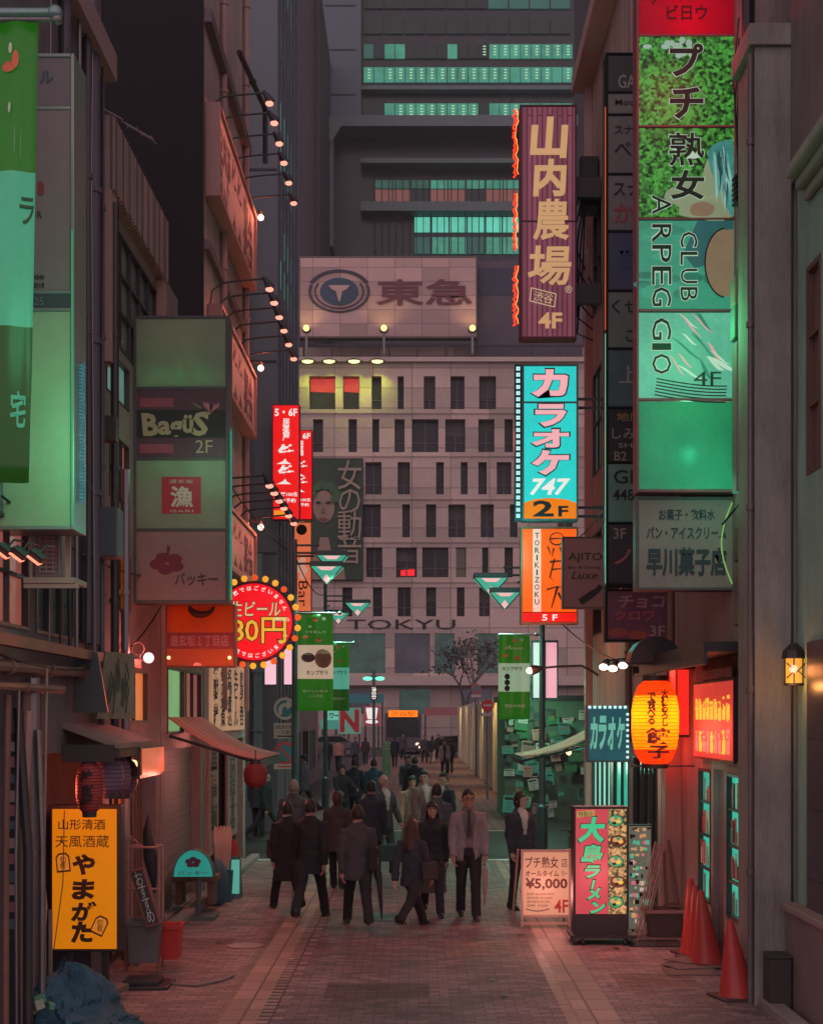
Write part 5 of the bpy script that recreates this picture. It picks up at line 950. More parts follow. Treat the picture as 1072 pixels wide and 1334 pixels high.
# floodlights at the far left
for i, px in enumerate((8, 27, 50)):
    c = P(px, 716+i*4, 11.6); r = thing('floodlight', ['leftmost of three tilted floodlights under the big left signboard', 'middle of three tilted floodlights under the big left signboard', 'rightmost of three tilted floodlights under the big left signboard'][i], 'floodlight', c, 'floodlights under the left signboard')
    m = MB().mat(darkmetal); m.obox(c, (.12, .1, .05), (.3, .65, 0)); m.tube([c, c+Vector((.05,.05,.08)), (c.x, 12.1, c.z+.12)], .01, 6); m.build('lamp_head', r, bevel=.008); MB().mat(G('rose_flood', (255,140,110), 1.6)).obox(c+Vector((-.02,-.03,-.035)), (.11, .07, .012), (.3, .65, 0)).build('lens', r); lamp('flood', 'SPOT', c+Vector((-.03,-.06,-.06)), 10, (255,110,80), r, .05, c+Vector((-.3,.4,-2)), 130)
# AC cage
x0, x1, Y = X(40, 12.6), X(95, 12.6), 12.6; z0, z1 = Z(752, 12.6), Z(691, 12.6); r = thing('air_conditioner', 'caged outdoor air conditioner on a bracket shelf below the big left signboard', 'air conditioner', ((x0+x1)/2, 12.8, z0)); m = MB().mat(M('ac_grey', (.25,.20,.21), .5, .2, 4)); m.box(x0+.03, x1-.1, Y+.03, Y+.4, z0, z1-.02); m.build('body', r, bevel=.012)
m = MB().mat(M('ac_grille', (.40,.27,.25), .5, .2, 4))
for k in range(9): m.box(x0+.06, x1-.14, Y+.01, Y+.028, z0+.04+k*.036, z0+.052+k*.036)
for k in range(4): m.box(x0+.07+k*.055, x0+.078+k*.055, Y-.0, Y+.009, z0+.03, z1-.05)
m.build('grille', r); m = MB().mat(M('ac_frame', (.42,.27,.25), .5, .2, 4)); m.box(x0-.05, x1+.02, Y-.03, Y+.45, z0-.05, z0-.002); m.box(x1-.06, x1-.02, Y, Y+.04, z0, z1); m.box(x0, x0+.02, Y-.02, Y, z0, z1); m.box(x0, x1-.02, Y-.02, Y-.001, z1, z1+.02); m.box(x0-.05, x1+.05, Y-.02, Y+.02, z0-.09, z0-.055); m.build('bracket', r)
# globe lamp with wire loop
c = P(194, 857, 17.2); r = thing('globe_lamp', 'small glowing pink globe lamp with a wire loop on the left wall', 'lamp', c); MB().mat(G('pink_globe', (255,195,195), 2.2)).sph(c, .06, 14, 10).build('globe', r, smooth=True); m = MB().mat(M('wire_rose', (.5,.3,.28), .4, metal=.6)); q = P(180, 845, 17.2)
m.tube([q+Vector((.07*math.cos(t*PI/9-1.2), 0, .07*math.sin(t*PI/9-1.2))) for t in range(18)], .008, 6); m.tube([q+Vector((.02,0,-.07)), q+Vector((.03,0,-.12)), (-3.3, 17.2, c.z-.02)], .012, 6); m.cyl((-3.3, 17.2, c.z-.06), (c.x-.03, 17.2, c.z-.02), .015); m.build('bracket', r); lamp('globe_light', 'POINT', c+Vector((.12,-.15,0)), 14, (255,120,112), r, .06)
# yakitori lantern and purple paper lamps
c = P(117, 1026, 14.3); paper_lantern('paper_lantern', 'long red yakitori lantern hanging over the orange sign', c, .125, .47, [M('yaki_paper', (.42,.06,.06), .7, .2, 5)], [('焼鳥', -.06, -.16, .06, .17)], ribs=16)
for i, (px, py, Y) in enumerate(((141, 1010, 14.6), (151, 1009, 15.1), (161, 1012, 15.6))):
    c = P(px, py, Y); paper_lantern('paper_lantern', ['nearest of three mauve paper lanterns in a row behind the red yakitori lantern', 'middle of three mauve paper lanterns in a row behind the red yakitori lantern', 'farthest of three mauve paper lanterns in a row behind the red yakitori lantern'][i], c, .15, .36, [M('mauve_paper', (.20,.135,.20), .6, .2, 5)], (), ribs=9)['group'] = 'mauve paper lanterns'
c = P(333, 1010, 20.2); paper_lantern('paper_lantern', 'round dark red paper lantern hung from the awning corner', c, .155, .31, [M('deep_red_paper', (.30,.035,.04), .6, .2, 5)], (), ribs=10)
# canopies
tilem = M('roof_tile', (.26,.18,.17), .6, .35, 6, .4); r = thing('tiled_canopy', 'dark tiled canopy over the yakitori entrance', 'canopy', (-2.95, 16, 2.35)); m = MB().mat(tilem)
for k in range(13):
    a = 14.25+k*.15; m.add([(-3.3, a, 2.62), (-2.78, a, 2.43), (-2.78, a+.14, 2.43), (-3.3, a+.14, 2.62), (-3.3, a, 2.57), (-2.78, a, 2.38), (-2.78, a+.14, 2.38), (-3.3, a+.14, 2.57)], [(0,1,2,3), (4,7,6,5), (0,4,5,1), (1,5,6,2), (2,6,7,3), (3,7,4,0)])
m.build('roof', r); m = MB().mat(M('canopy_wood', (.06,.045,.045), .7, .3, 5)); m.box(-3.3, -2.82, 14.2, 14.26, 2.26, 2.42); m.box(-2.82, -2.76, 14.2, 16.2, 2.3, 2.375); m.box(-3.29, -2.83, 14.27, 16.2, 2.3, 2.34); m.build('fascia', r)
m = MB().mat(G('menu_orange', (190,84,44), .75, var=.5, scale=6)); m.box(-2.74, -2.73, 15.2, 16.5, 2.1, 2.36); m.mat(darkmetal); m.box(-2.77, -2.742, 15.15, 16.55, 2.07, 2.38); m.build('menu_strip', r); lamp('canopy_lamp', 'POINT', (-2.6, 16.4, 2.0), 20, (255,120,98), r, .08); lamp('canopy_lamp', 'POINT', (-3.3, 14.4, 2.0), 14, (255,110,80), r, .08)
m = MB().mat(G('tiny_bulb', (0,0,0))).sph((-3.0, 16.2, 2.18), .045).build('bulb', r)
def awning(name, label, xs, x1, y0, y1, z0, z1, mat, edge, stripes=12):
    r = thing(name, label, 'awning', ((xs+x1)/2, (y0+y1)/2, z1)); m = MB(); n = 8
    for k in range(stripes):
        a, b = y0+(y1-y0)*k/stripes, y0+(y1-y0)*(k+1)/stripes; m.mat(mat[k % 2])
        for i in range(n):
            u, v = i/n, (i+1)/n; f = lambda t: z0+(z1-z0)*t-.10*math.sin(PI*t)
            m.quad((xs+(x1-xs)*u, a, f(u)), (xs+(x1-xs)*v, a, f(v)), (xs+(x1-xs)*v, b, f(v)), (xs+(x1-xs)*u, b, f(u)))
    o = m.build('canvas', r, smooth=True, weld=True); so = o.modifiers.new('Solidify', 'SOLIDIFY'); so.thickness = .02
    m = MB().mat(edge); m.box(x1-.03, x1+.03, y0, y1, z1-.12, z1-.03); m.cyl((xs, y0+.05, z0-.25), (x1, y0+.05, z1-.06), .02); m.cyl((xs, y1-.05, z0-.25), (x1, y1-.05, z1-.06), .02); m.build('frame', r); return r
a1 = awning('shop_awning', 'curved rose striped awning over the pavement on the left', -3.28, -2.1, 20.2, 23.4, 2.68, 2.13, [M('awning_rose', (.56,.29,.25), .7, .2, 4), M('awning_rose_dark', (.44,.22,.195), .7, .2, 4)], darkmetal)
lamp('awning_fill_lamp', 'POINT', (-2.6, 21.6, 2.1), 30, (255,150,140), a1, .1); MB().mat(G('tiny_bulb', (0,0,0))).sph((-2.8, 21.6, 2.3), .05).build('bulb', a1)  # lamp and bulb added under the awning to light the paving
a2 = awning('shop_awning', 'curved tan awning over the right pavement near the lamp post', 3.28, 1.8, 26.6, 29.0, 2.5, 1.98, [M('awning_tan', (.52,.38,.28), .7, .2, 4), M('awning_tan_dark', (.42,.30,.23), .7, .2, 4)], darkmetal)
lamp('awning_fill_lamp', 'POINT', (2.7, 27.6, 1.9), 24, (255,175,150), a2, .1); MB().mat(G('tiny_bulb', (0,0,0))).sph((2.7, 27.6, 2.05), .05).build('bulb', a2)  # another added lamp and bulb, brightening the right pavement
# tilted glass boards over the left canopy
m = MB().mat(M('board_slate2', (.085,.09,.095), .3, .3, 3)); m.add([(-3.28, 14.6, 2.72), (-2.95, 14.6, 2.72), (-3.05, 14.6, 3.3), (-3.28, 14.6, 3.3), (-3.28, 14.64, 2.72), (-2.95, 14.64, 2.72), (-3.05, 14.64, 3.3), (-3.28, 14.64, 3.3)], [(0,1,2,3), (4,7,6,5), (0,4,5,1), (1,5,6,2), (2,6,7,3), (3,7,4,0)]); solo('tilted_board', m, 'dark slate board standing on the tiled canopy', 'sign board')
r = thing('menu_sheet', 'scribbled pale menu sheet leaning on the tiled canopy', 'sign board', (-3.0, 15, 2.7)); q = [(-3.12, 14.9, 2.66), (-2.86, 15.5, 2.66), (-2.88, 15.6, 3.32), (-3.05, 15.0, 3.32)]
m = MB().mat(M('sheet_olive', (.24,.22,.16), .6, .5, 9)); m.add(q+[(a-.02, b+.02, c_) for a, b, c_ in q], [(0,1,2,3), (4,7,6,5), (0,4,5,1), (1,5,6,2), (2,6,7,3), (3,7,4,0)]); m.build('board', r); m = MB().mat(M('scribble', (.06,.08,.07), .6))
for k in range(14): u = R.uniform(.12, .85); v = R.uniform(.05, .5); A, B, C_, D = map(Vector, q); f = lambda u, v: (A+(B-A)*u)*(1-v)+(D+(C_-D)*u)*v+Vector((.012, -.012, 0)); m.tube([f(u, v), f(u+R.uniform(-.05, .08), v+.2), f(u+R.uniform(-.06, .1), v+.4)], .007, 5)
m.build('scribble', r)
# orange stand sign
def pxbox(m, x0, y0, x1, y1, Y, d0, d1): return m.box(X(x0, Y), X(x1, Y), Y+d0, Y+d1, Z(y1, Y), Z(y0, Y))
Yy = 15.0; r = thing('standing_sign', 'orange lettered sake bar sign standing at the entrance', 'sign', (X(112, Yy), Yy, 0)); m = MB().mat(M('sign_black', (.04,.035,.035), .5, .3)); pxbox(m, 66, 1049, 158, 1240, Yy, 0, .2); m.box(X(85, Yy), X(92, Yy), Yy+.05, Yy+.15, .02, Z(1240, Yy)); m.box(X(132, Yy), X(139, Yy), Yy+.05, Yy+.15, .02, Z(1240, Yy)); m.box(X(78, Yy), X(150, Yy), Yy-.12, Yy+.3, 0, .035); m.build('housing', r, bevel=.008)
m = MB().mat(G('sake_orange', (214,122,12), .8, var=.12, scale=2)); pxbox(m, 69, 1054, 152.5, 1236, Yy, -.012, -.001); p = m.build('panel', r); m = MB().mat(M('sake_ink', (.07,.03,.015), .6))
tx = lambda t, a, b, c, d, mm=None, **k: put_text(mm or m, t, X(a, Yy), Z(d, Yy), X(c, Yy), Z(b, Yy), Yy-.016, **k)
tx('山形清酒', 77, 1067, 138, 1081, bold=.01); tx('天風酒蔵', 73, 1088, 143, 1104, bold=.004)
for ch, a, b, c, d in (('や', 95, 1112, 125, 1140), ('ま', 94, 1145, 124, 1172), ('が', 93, 1174, 127, 1200), ('た', 93, 1200, 122, 1228)): tx(ch, a, b, c, d, bold=.05, shear=.08)
for k in range(2):
    a, b = ((83, 1123), (131, 1205))[k]; t = (-.1, .45)[k]; cs, sn = math.cos(t), math.sin(t); out = [(-9,13),(9,13),(9,-7),(5,-12),(-5,-12),(-9,-7)]
    for sc_, mt, y in ((1, M('sake_ink', (0,0,0)), .018), (.82, G('tag_orange', (206,120,40), .8, False), .021)): m.mat(mt); m.prism([(X(a+(u*cs-v*sn)*sc_, Yy), Z(b+(u*sn+v*cs)*sc_, Yy)) for u, v in out], Yy-y, Yy-.013)
    m.mat(M('sake_ink', (0,0,0))); put_text(m, '旬肴', X(a-4, Yy), Z(b+9, Yy), X(a+4, Yy), Z(b-8, Yy), Yy-.024, vertical=True)
m.build('lettering', p)
m = MB().mat(steel); m.tube([(X(86, Yy), Yy-.05, Z(1055, Yy)), (X(84, Yy), Yy-.05, Z(1150, Yy)), (X(72, Yy), Yy-.05, Z(1237, Yy))], .005, 5); m.build('cord', r); lamp('sake_sign_lamp', 'POINT', (X(112, Yy), Yy-.5, 2.0), 1.2, (255,150,50), r, .1)
# lattice strip signs at the far left
r = thing('label_strip', 'dark vertical strip of little label plates by the left entrance', 'sign', (-3.1, 12.2, 0)); m = MB().mat(darkmetal); m.box(X(6, 12.2), X(23, 12.2), 12.2, 12.3, .05, Z(955, 12.2)); m.build('board', r); lab_ = [M('label_pale', (.34,.25,.24), .6, .3, 9), M('label_rose', (.3,.13,.13), .6, .3, 9), M('label_slate', (.10,.13,.14), .6, .3, 9)]
for k in range(12):
    a = 965+k*21+R.uniform(-2, 2); q = MB().mat(lab_[k % 3]); pxbox(q, 8, a, 20, a+R.uniform(10, 17), 12.2, -.012, -.001); q.build('plate', r)
r = thing('label_strip', 'rose lettered vertical strip between pipes by the left entrance', 'sign', (-3.1, 13.0, 0)); m = MB().mat(M('strip_rose', (.26,.15,.15), .6, .25, 4)); pxbox(m, 21, 1030, 36, 1190, 13.0, 0, .06); m.build('board', r); m = MB().mat(blackp); put_text(m, '品質本位', X(23, 13), Z(1120, 13), X(34, 13), Z(1036, 13), 12.995, vertical=True); m.build('lettering', r)
# umbrella bin
r = thing('umbrella_bin', 'pale slatted bin stuffed with folded clear umbrellas beside the orange sign', 'umbrella bin', (X(47, 14.2), 14.2, 0)); m = MB().mat(M('bin_wood', (.30,.22,.20), .7, .3, 6)); a, b, z = X(29, 14.2), X(63, 14.2), Z(1188, 14.2)
for xx in (a, b-.03): m.box(xx, xx+.03, 14.1, 14.13, 0, z); m.box(xx, xx+.03, 14.35, 14.38, 0, z)
for k in range(5): m.box(a+.03, b-.03, 14.105, 14.12, .05+k*.16, .13+k*.16)
m.box(a+.0, b, 14.095, 14.1, z-.1, z); m.build('crate', r); clear = M('clear_film', (.30,.29,.33), .3, .25, 8, .3)
for k in range(7):
    x = a+.04+k*.028; q = MB().mat(clear); tx_ = x+R.uniform(-.03, .05); q.tube([(x, 14.2+R.uniform(-.05, .1), z-.35), ((x+tx_)/2, 14.2, z+.05), (tx_, 14.18, z+.25), (tx_+R.uniform(-.01, .01), 14.17, z+.38)], [.012, .04, .035, .008], 7); q.build('umbrella', r, smooth=True)
# netting heap
def heap(name, label, cat, c, rx, ry, h, mat, seed, n=88):
    vs_ = []; fs_ = []; K = 36
    for i in range(K+1):
        t = i/K
        for j in range(n):
            a = 2*PI*j/n; nn = noise.noise(Vector((math.cos(a)*2+seed, math.sin(a)*2, t*3)))*.42+noise.noise(Vector((math.cos(a)*6+seed, math.sin(a)*6, t*9)))*.17+noise.noise(Vector((math.cos(a)*15+seed, math.sin(a)*15, t*20)))*.07
            q = (1-t**1.7)*(1+nn)+.02; vs_.append((c[0]+rx*q*math.cos(a), c[1]+ry*q*math.sin(a), c[2]+max(.0, h*t*(1+.5*noise.noise(Vector((math.cos(a)+seed, math.sin(a), 2*t))))) if i else c[2]))
    for i in range(K):
        for j in range(n): fs_.append((i*n+j, i*n+(j+1)%n, (i+1)*n+(j+1)%n, (i+1)*n+j))
    fs_.append(tuple(K*n+j for j in range(n))); m = MB().mat(mat).add(vs_, fs_); return solo(name, m, label, cat, smooth=True)
netm = M('blue_net', (.035,.105,.155), .75, .6, 9, 1.0, pattern='net', psc=34); hp = heap('garbage_net', 'dark blue garbage netting heaped at the lower left corner', 'netting', (-3.02, 13.15, 0), .52, .75, .52, netm, 3); hp2 = heap('garbage_net', 'low trailing fold of blue netting spreading in front of the orange sign', 'netting', (-2.86, 12.7, 0), .30, .5, .25, netm, 8)
m = MB()
for k in range(5): m.mat(R.choice([M('bag_green', (.10,.28,.20), .5, .5, 9), M('bag_pale', (.33,.36,.28), .5, .5, 9)])); m.obox((-3.08+R.uniform(-.08, .08), 12.5+R.uniform(-.05, .05), .30+k*.02), (R.uniform(.06, .12), .05, R.uniform(.05, .10)), (R.uniform(-.5, .5), R.uniform(-1, 1), R.uniform(-1, 1)))
solo('rubbish_scrap', m, 'torn pale green packaging poking out of the blue netting', 'rubbish', bevel=.01)
# frame stand with umbrella, leaning board, bins
Y = 16.2; r = thing('umbrella_stand', 'rusty square frame stand with a folded black umbrella', 'umbrella stand', (X(187, Y), Y, 0)); m = MB().mat(M('frame_rose', (.42,.22,.19), .5, .3, 6)); a, b = X(166, Y), X(207, Y); z0, z1 = Z(1158, Y), Z(1104, Y)
for (p0, p1) in (((a,z0),(a,z1)), ((b,z0),(b,z1)), ((a,z1),(b,z1)), ((a,z0),(b,z0)), ((a,0),(a,z0)), ((b,0),(b,z0))): m.cyl((p0[0], Y, p0[1]), (p1[0], Y, p1[1]), .013); m.cyl((p0[0], Y+.25, p0[1]), (p1[0], Y+.25, p1[1]), .013)
m.tube([(X(170, Y), Y, z1), (X(170, Y), Y, z1+.05), (X(175, Y), Y, z1+.09), (X(180, Y), Y, z1+.05), (X(180, Y), Y, z1)], .008, 6); m.build('frame', r)
q = MB().mat(M('umbrella_black', (.03,.028,.032), .6, .3, 9)); q.tube([(X(200, Y), Y+.1, Z(1165, Y)), (X(195, Y), Y+.1, Z(1120, Y)), (X(190, Y), Y+.1, Z(1085, Y)), (X(192, Y), Y+.1, Z(1062, Y))], [.01, .08, .05, .01], 9); q.build('umbrella', r, smooth=True)
Y = 15.6; r = thing('leaning_board', 'slim red framed lettered board leaning on the grey bin', 'sign board', (X(190, Y), Y, 0)); m = MB().mat(M('board_red', (.34,.09,.08), .5, .3)); A, B = (X(178, Y), Z(1132, Y)), (X(201, Y), Z(1205, Y)); ang = math.atan2(A[0]-B[0], A[1]-B[1]); L_ = math.hypot(A[0]-B[0], A[1]-B[1]); m.obox(((A[0]+B[0])/2, Y, (A[1]+B[1])/2), (.15, .03, L_), (0, ang, 0)); m.mat(M('board_ink', (.06,.045,.05), .5)).obox(((A[0]+B[0])/2, Y-.018, (A[1]+B[1])/2), (.115, .01, L_-.04), (0, ang, 0)); m.build('board', r); m = MB().mat(paper); tm = MB(); put_text(tm, 'おすすめ', -.04, -L_/2+.03, .04, L_/2-.03, 0, vertical=True); c, s_ = math.cos(ang), math.sin(ang); m.add([((A[0]+B[0])/2+v[0]*c+v[2]*s_, Y-.026, (A[1]+B[1])/2-v[0]*s_+v[2]*c) for v in tm.v], tm.f); m.build('lettering', r)
def tub(name, label, x0, x1, y0, y1, Y, mat, dep=.3, cat='bin', lid=None):
    a, b, z = X(x0, Y), X(x1, Y), Z(y0, Y); zb = max(0, Z(y1, Y)); r = thing(name, label, cat, ((a+b)/2, Y+dep/2, zb)); m = MB().mat(mat); e = .03; t = .015
    P4 = lambda g, z_: [(a+g, Y+g, z_), (b-g, Y+g, z_), (b-g, Y+dep-g, z_), (a+g, Y+dep-g, z_)]
    m.add(P4(e, zb)+P4(0, z)+P4(t, z)+P4(e+t, zb+.03), [(3,2,1,0)]+[(i, (i+1)%4, 4+(i+1)%4, 4+i) for i in range(4)]+[(4+i, 4+(i+1)%4, 8+(i+1)%4, 8+i) for i in range(4)]+[(8+i, 8+(i+1)%4, 12+(i+1)%4, 12+i) for i in range(4)]+[(12,13,14,15)]); m.build('tub', r, bevel=.006)
    m = MB().mat(lid or mat); m.box(a-.012, b+.012, Y-.012, Y-.001, z-.04, z+.004); m.box(a-.012, b+.012, Y+dep+.001, Y+dep+.012, z-.04, z+.004); m.box(a-.012, a-.001, Y-.001, Y+dep+.001, z-.04, z+.004); m.box(b+.001, b+.012, Y-.001, Y+dep+.001, z-.04, z+.004); m.build('rim', r); return r
tub('plastic_bin', 'grey plastic bin beside the orange sign', 164, 207, 1201, 1255, 15.7, M('bin_grey', (.15,.135,.14), .5, .25, 4), .32); tub('plastic_crate', 'bright red plastic crate tucked behind the grey bin', 206, 235, 1206, 1251, 16.1, M('crate_red', (.55,.05,.04), .4, .2, 4), .3, 'crate')
m = MB().mat(darkmetal); m.box(-2.95, -2.45, 15.0, 15.5, 0, .04); m.box(-2.9, -2.55, 15.05, 15.4, .04, .09); solo('floor_tray', m, 'flat dark tray lying on the brick in front of grey bin', 'tray', bevel=.01)
m = MB().mat(M('cardboard', (.20,.14,.12), .8, .3, 5)); m.obox((-3.05, 14.3, .05), (.5, .35, .08), (0, 0, .3)); m.obox((-2.95, 14.5, .12), (.35, .3, .06), (0, .05, -.2)); solo('cardboard_stack', m, 'flattened cardboard pile under the orange sign', 'cardboard', bevel=.008)
m = MB().mat(M('cable_pale', (.25,.2,.2), .5)); m.tube([(-2.45, 15.3, .02), (-2.2, 15.2, .02), (-1.98, 15.5, .02), (-1.9, 15.8, .02)], .015, 6); solo('cable', m, 'thin cable lying on the pavement by red crate', 'cable', smooth=True)
# half round teal sign
Y = 20.3; r = thing('round_top_sign', 'half round teal bar sign on a post', 'sign', (X(252, Y), Y, 0)); cxx, czz, rr = X(252, Y), Z(1143, Y), 27*Y/F; m = MB().mat(M('round_top_frame', (.09,.13,.13), .5)); pts = [(cxx+rr*math.cos(PI*i/24), czz+rr*1.35*math.sin(PI*i/24)) for i in range(25)]; m.prism(pts, Y, Y+.15); m.cyl((X(258, Y), Y+.07, 0), (X(258, Y), Y+.07, czz), .035); m.box(cxx-.25, cxx+.3, Y-.15, Y+.3, 0, .05); m.build('housing', r)
m = MB().mat(G('round_top_teal', (40,140,128), .8, var=.15)); m.prism([(cxx+(a-cxx)*.93, czz+.01+(b-czz)*.94) for a, b in pts], Y-.012, Y-.001); p = m.build('panel', r); m = MB().mat(M('crab_ink', (.12,.06,.10), .5))
put_text(m, 'バッキー', cxx-.2, czz+.03, cxx+.2, czz+.09, Y-.018, bold=.01)
for k in range(5): a = math.radians(90+72*k); m.prism([(cxx+.06*math.cos(a)+.05*math.cos(t*PI/5), czz+.2+.04*math.sin(a)+.035*math.sin(t*PI/5)) for t in range(10)], Y-.019-.0006*k, Y-.013)
m.build('lettering', p)
# planter bench behind it, white umbrellas, blue bag, teal board
m = MB().mat(wood); m.box(X(224, 21), X(282, 21), 21, 21.5, .42, .5); m.box(X(228, 21), X(236, 21), 21.05, 21.45, .1, .42); m.box(X(270, 21), X(278, 21), 21.05, 21.45, .1, .42); solo('wooden_bench', m, 'low wooden bench behind the teal half round sign', 'bench', bevel=.01)
Y = 22.3; r = thing('umbrella_stand', 'bundle of folded white umbrellas in a blue stand', 'umbrella stand', (X(288, Y), Y, 0)); m = MB().mat(M('stand_blue', (.05,.14,.19), .5, .3, 4)); m.rings([(X(290, Y), Y, 0, .13, .13), (X(290, Y), Y, .45, .16, .16), (X(290, Y), Y, .45, .14, .14), (X(290, Y), Y, .06, .11, .11)], 16); m.build('bucket', r)
for k in range(6): q = MB().mat(M('umbrella_white', (.48,.38,.33), .6, .25, 9)); x = X(283+k*2.8, Y); q.tube([(X(290, Y), Y, .3), (x, Y, .62), (X(280+k*4, Y), Y, .98), (X(280+k*4, Y), Y, 1.1)], [.012, .045, .035, .01], 7); q.build('umbrella', r, smooth=True)
m = MB().mat(M('bag_blue', (.05,.13,.18), .6, .4, 6, .3)); m.sph((X(284, 21.8), 21.8, .32), (.15, .15, .34), 14, 10); solo('plastic_bag', m, 'slumped blue bag beside the white umbrellas', 'bag', smooth=True)
Y = 22.6; r = thing('board_stand', 'small glowing teal folding board by the left kerb', 'sign board', (X(306, Y), Y, 0)); m = MB().mat(M('stand_teal', (.07,.17,.17), .5)); m.add([(X(299, Y), Y, 0), (X(313, Y), Y, 0), (X(312, Y), Y+.12, .62), (X(300, Y), Y+.12, .62), (X(299, Y), Y+.35, 0), (X(313, Y), Y+.35, 0), (X(312, Y), Y+.15, .62), (X(300, Y), Y+.15, .62)], [(0,1,2,3), (5,4,7,6), (1,5,6,2), (4,0,3,7), (3,2,6,7)]); m.build('frame', r); MB().mat(G('teal_board_face', (90,180,165), .7)).add([(X(300, Y), Y-.002, .08), (X(312, Y), Y-.002, .08), (X(311.3, Y), Y+.105, .57), (X(300.7, Y), Y+.105, .57)], [(0,1,2,3)]).build('panel', r)
m = MB().mat(M('bottle_red', (.4,.06,.05), .4)); m.rings([(X(305, 23.3), 23.3, .1, .07, .07), (X(305, 23.3), 23.3, .75, .07, .07), (X(305, 23.3), 23.3, .82, .03, .03)], 12); m.rings([(X(305, 23.3), 23.3, 0, .1, .1), (X(305, 23.3), 23.3, .1, .1, .1)], 12); solo('extinguisher', m, 'red fire extinguisher standing behind the small teal board', 'extinguisher', smooth=True)
# vertical lettered wall boards and flags on the left
def wall_board(label, y0, y1, z0, z1, words, mat, ink_, x=-3.3, t=.05):
    r = thing('wall_board', label, 'sign', (x, (y0+y1)/2, z0)); m = MB().mat(mat); m.box(x, x+t, y0, y1, z0, z1); m.build('board', r, bevel=.006); m = MB().mat(ink_); n = len(words); w_ = (y1-y0)/n
    for i, wd in enumerate(words):
        tm = MB(); put_text(tm, wd, 0, 0, w_*.7, (z1-z0)*.88, 0, bold=.03, vertical=True); m.add([(x+t+.004, y0+w_*.15+i*w_+v[0], z0+(z1-z0)*.06+v[2]) for v in tm.v], tm.f)
    m.build('lettering', r)
wall_board('pale board of vertical brush menus above the far end of the rose awning', 24.2, 28.7, 2.45, 3.6, ['焼酎各種', '旬の地魚', '名物煮込', '生ビール', '刺身盛合'], G('menu_board_lit', (190,140,110), .65, var=.3), inkr)
wall_board('tall vertical lettered banner board below the rose awning', 23.9, 25.0, .5, 2.3, ['居酒屋横丁'], M('flag_rose', (.42,.26,.24), .7), inkr); wall_board('narrow lettered board farther along under the rose awning', 26.2, 27.6, .6, 2.4, ['本日のおすすめ'], M('flag_rose2', (.36,.22,.22), .7), inkr)
# right: ramen stand
Y = 18.1; r = thing('standing_sign', 'wheeled ramen sign with green brush characters on rose', 'sign', (X(783, Y), Y, 0)); m = MB().mat(M('ramen_frame', (.035,.035,.04), .5, .3)); pxbox(m, 746.5, 1051, 818, 1218, Y, 0, .3); m.build('housing', r, bevel=.01)
m = MB().mat(G('ramen_rose', (196,74,84), .85, var=.12)); pxbox(m, 749.5, 1054, 791.5, 1190.5, Y, -.012, -.001); p = m.build('panel', r); m = MB().mat(M('ramen_photo', (.03,.22,.12), .4, .9, 22, emit=1.0, c2=(.42,.20,.08), pattern='leaf', psc=40)); pxbox(m, 792, 1054, 815.5, 1190.5, Y, -.012, -.001); p2 = m.build('panel', r)
m = MB()
for t, a, b, c, d in (('大', 752, 1064, 788, 1098), ('島', 756, 1100, 785, 1124), ('ラ', 761, 1127, 782, 1144), ('丨', 769, 1146, 775, 1158), ('メ', 764, 1156, 782, 1172), ('ン', 768, 1174, 788, 1190)):
    m.mat(blackp); put_text(m, t, X(a-1.3, Y), Z(d+1.3, Y), X(c+1.3, Y), Z(b-1.3, Y), Y-.016, bold=.06, shear=.15); m.mat(G('ramen_green', (64,200,140), .85, False)); put_text(m, t, X(a, Y), Z(d, Y), X(c, Y), Z(b, Y), Y-.020, bold=.05, shear=.15)
m.mat(G('gold_plate', (196,160,90), .7, False)); m.prism([(X(a, Y), Z(b, Y)) for a, b in ((751,1057),(774,1055),(774,1063),(751,1065))], Y-.016, Y-.013); m.mat(blackp); put_text(m, '特製元', X(753, Y), Z(1064, Y), X(772, Y), Z(1057, Y), Y-.02); m.build('lettering', p)
m = MB(); dc = [G('dish_cream', (215,160,110), .8, False, .3), G('dish_green', (60,170,110), .75, False, .4), G('dish_brown', (110,60,36), .7, False, .4), G('dish_dark', (50,30,28), .6, False, .3), G('dish_egg', (240,190,90), .85, False, .2)]
for k in range(5):
    cx3, cy3 = 803.5+(k % 2)*3-2, 1069+k*26.5; rr = 10.5
    for j, (q, mt, dx, dy) in enumerate(((1, dc[3], 0, 0), (.9, dc[2] if k % 2 else dc[1], 0, 0), (.4, dc[0], -3, -2), (.32, dc[4], 3.5, 1), (.3, dc[1], 1, -4), (.25, dc[3], -2, 4), (.2, dc[0], 4, -3.4))):
        m.mat(mt).prism([(X(min(815, max(792.5, a)), Y), Z(b, Y)) for a, b in circ(cx3+dx, cy3+dy*.8, rr*q, rr*q*.75, 16)], Y-.0135-.0004*j, Y-.0125)
m.build('picture', p2)
m = MB().mat(darkmetal); m.box(X(742, Y), X(827, Y), Y-.15, Y+.45, .085, .12)
for xx in (748, 758, 812, 821): m.tube([(X(xx, Y)-.012, Y-.1, .045), (X(xx, Y)+.012, Y-.1, .045)], .045, 12)
for xx in (748, 821): m.tube([(X(xx, Y)-.012, Y+.38, .045), (X(xx, Y)+.012, Y+.38, .045)], .045, 12)
m.build('trolley', r); lamp('ramen_glow', 'POINT', (X(783, Y), Y-.6, .8), 15, (255,140,130), r, .2)
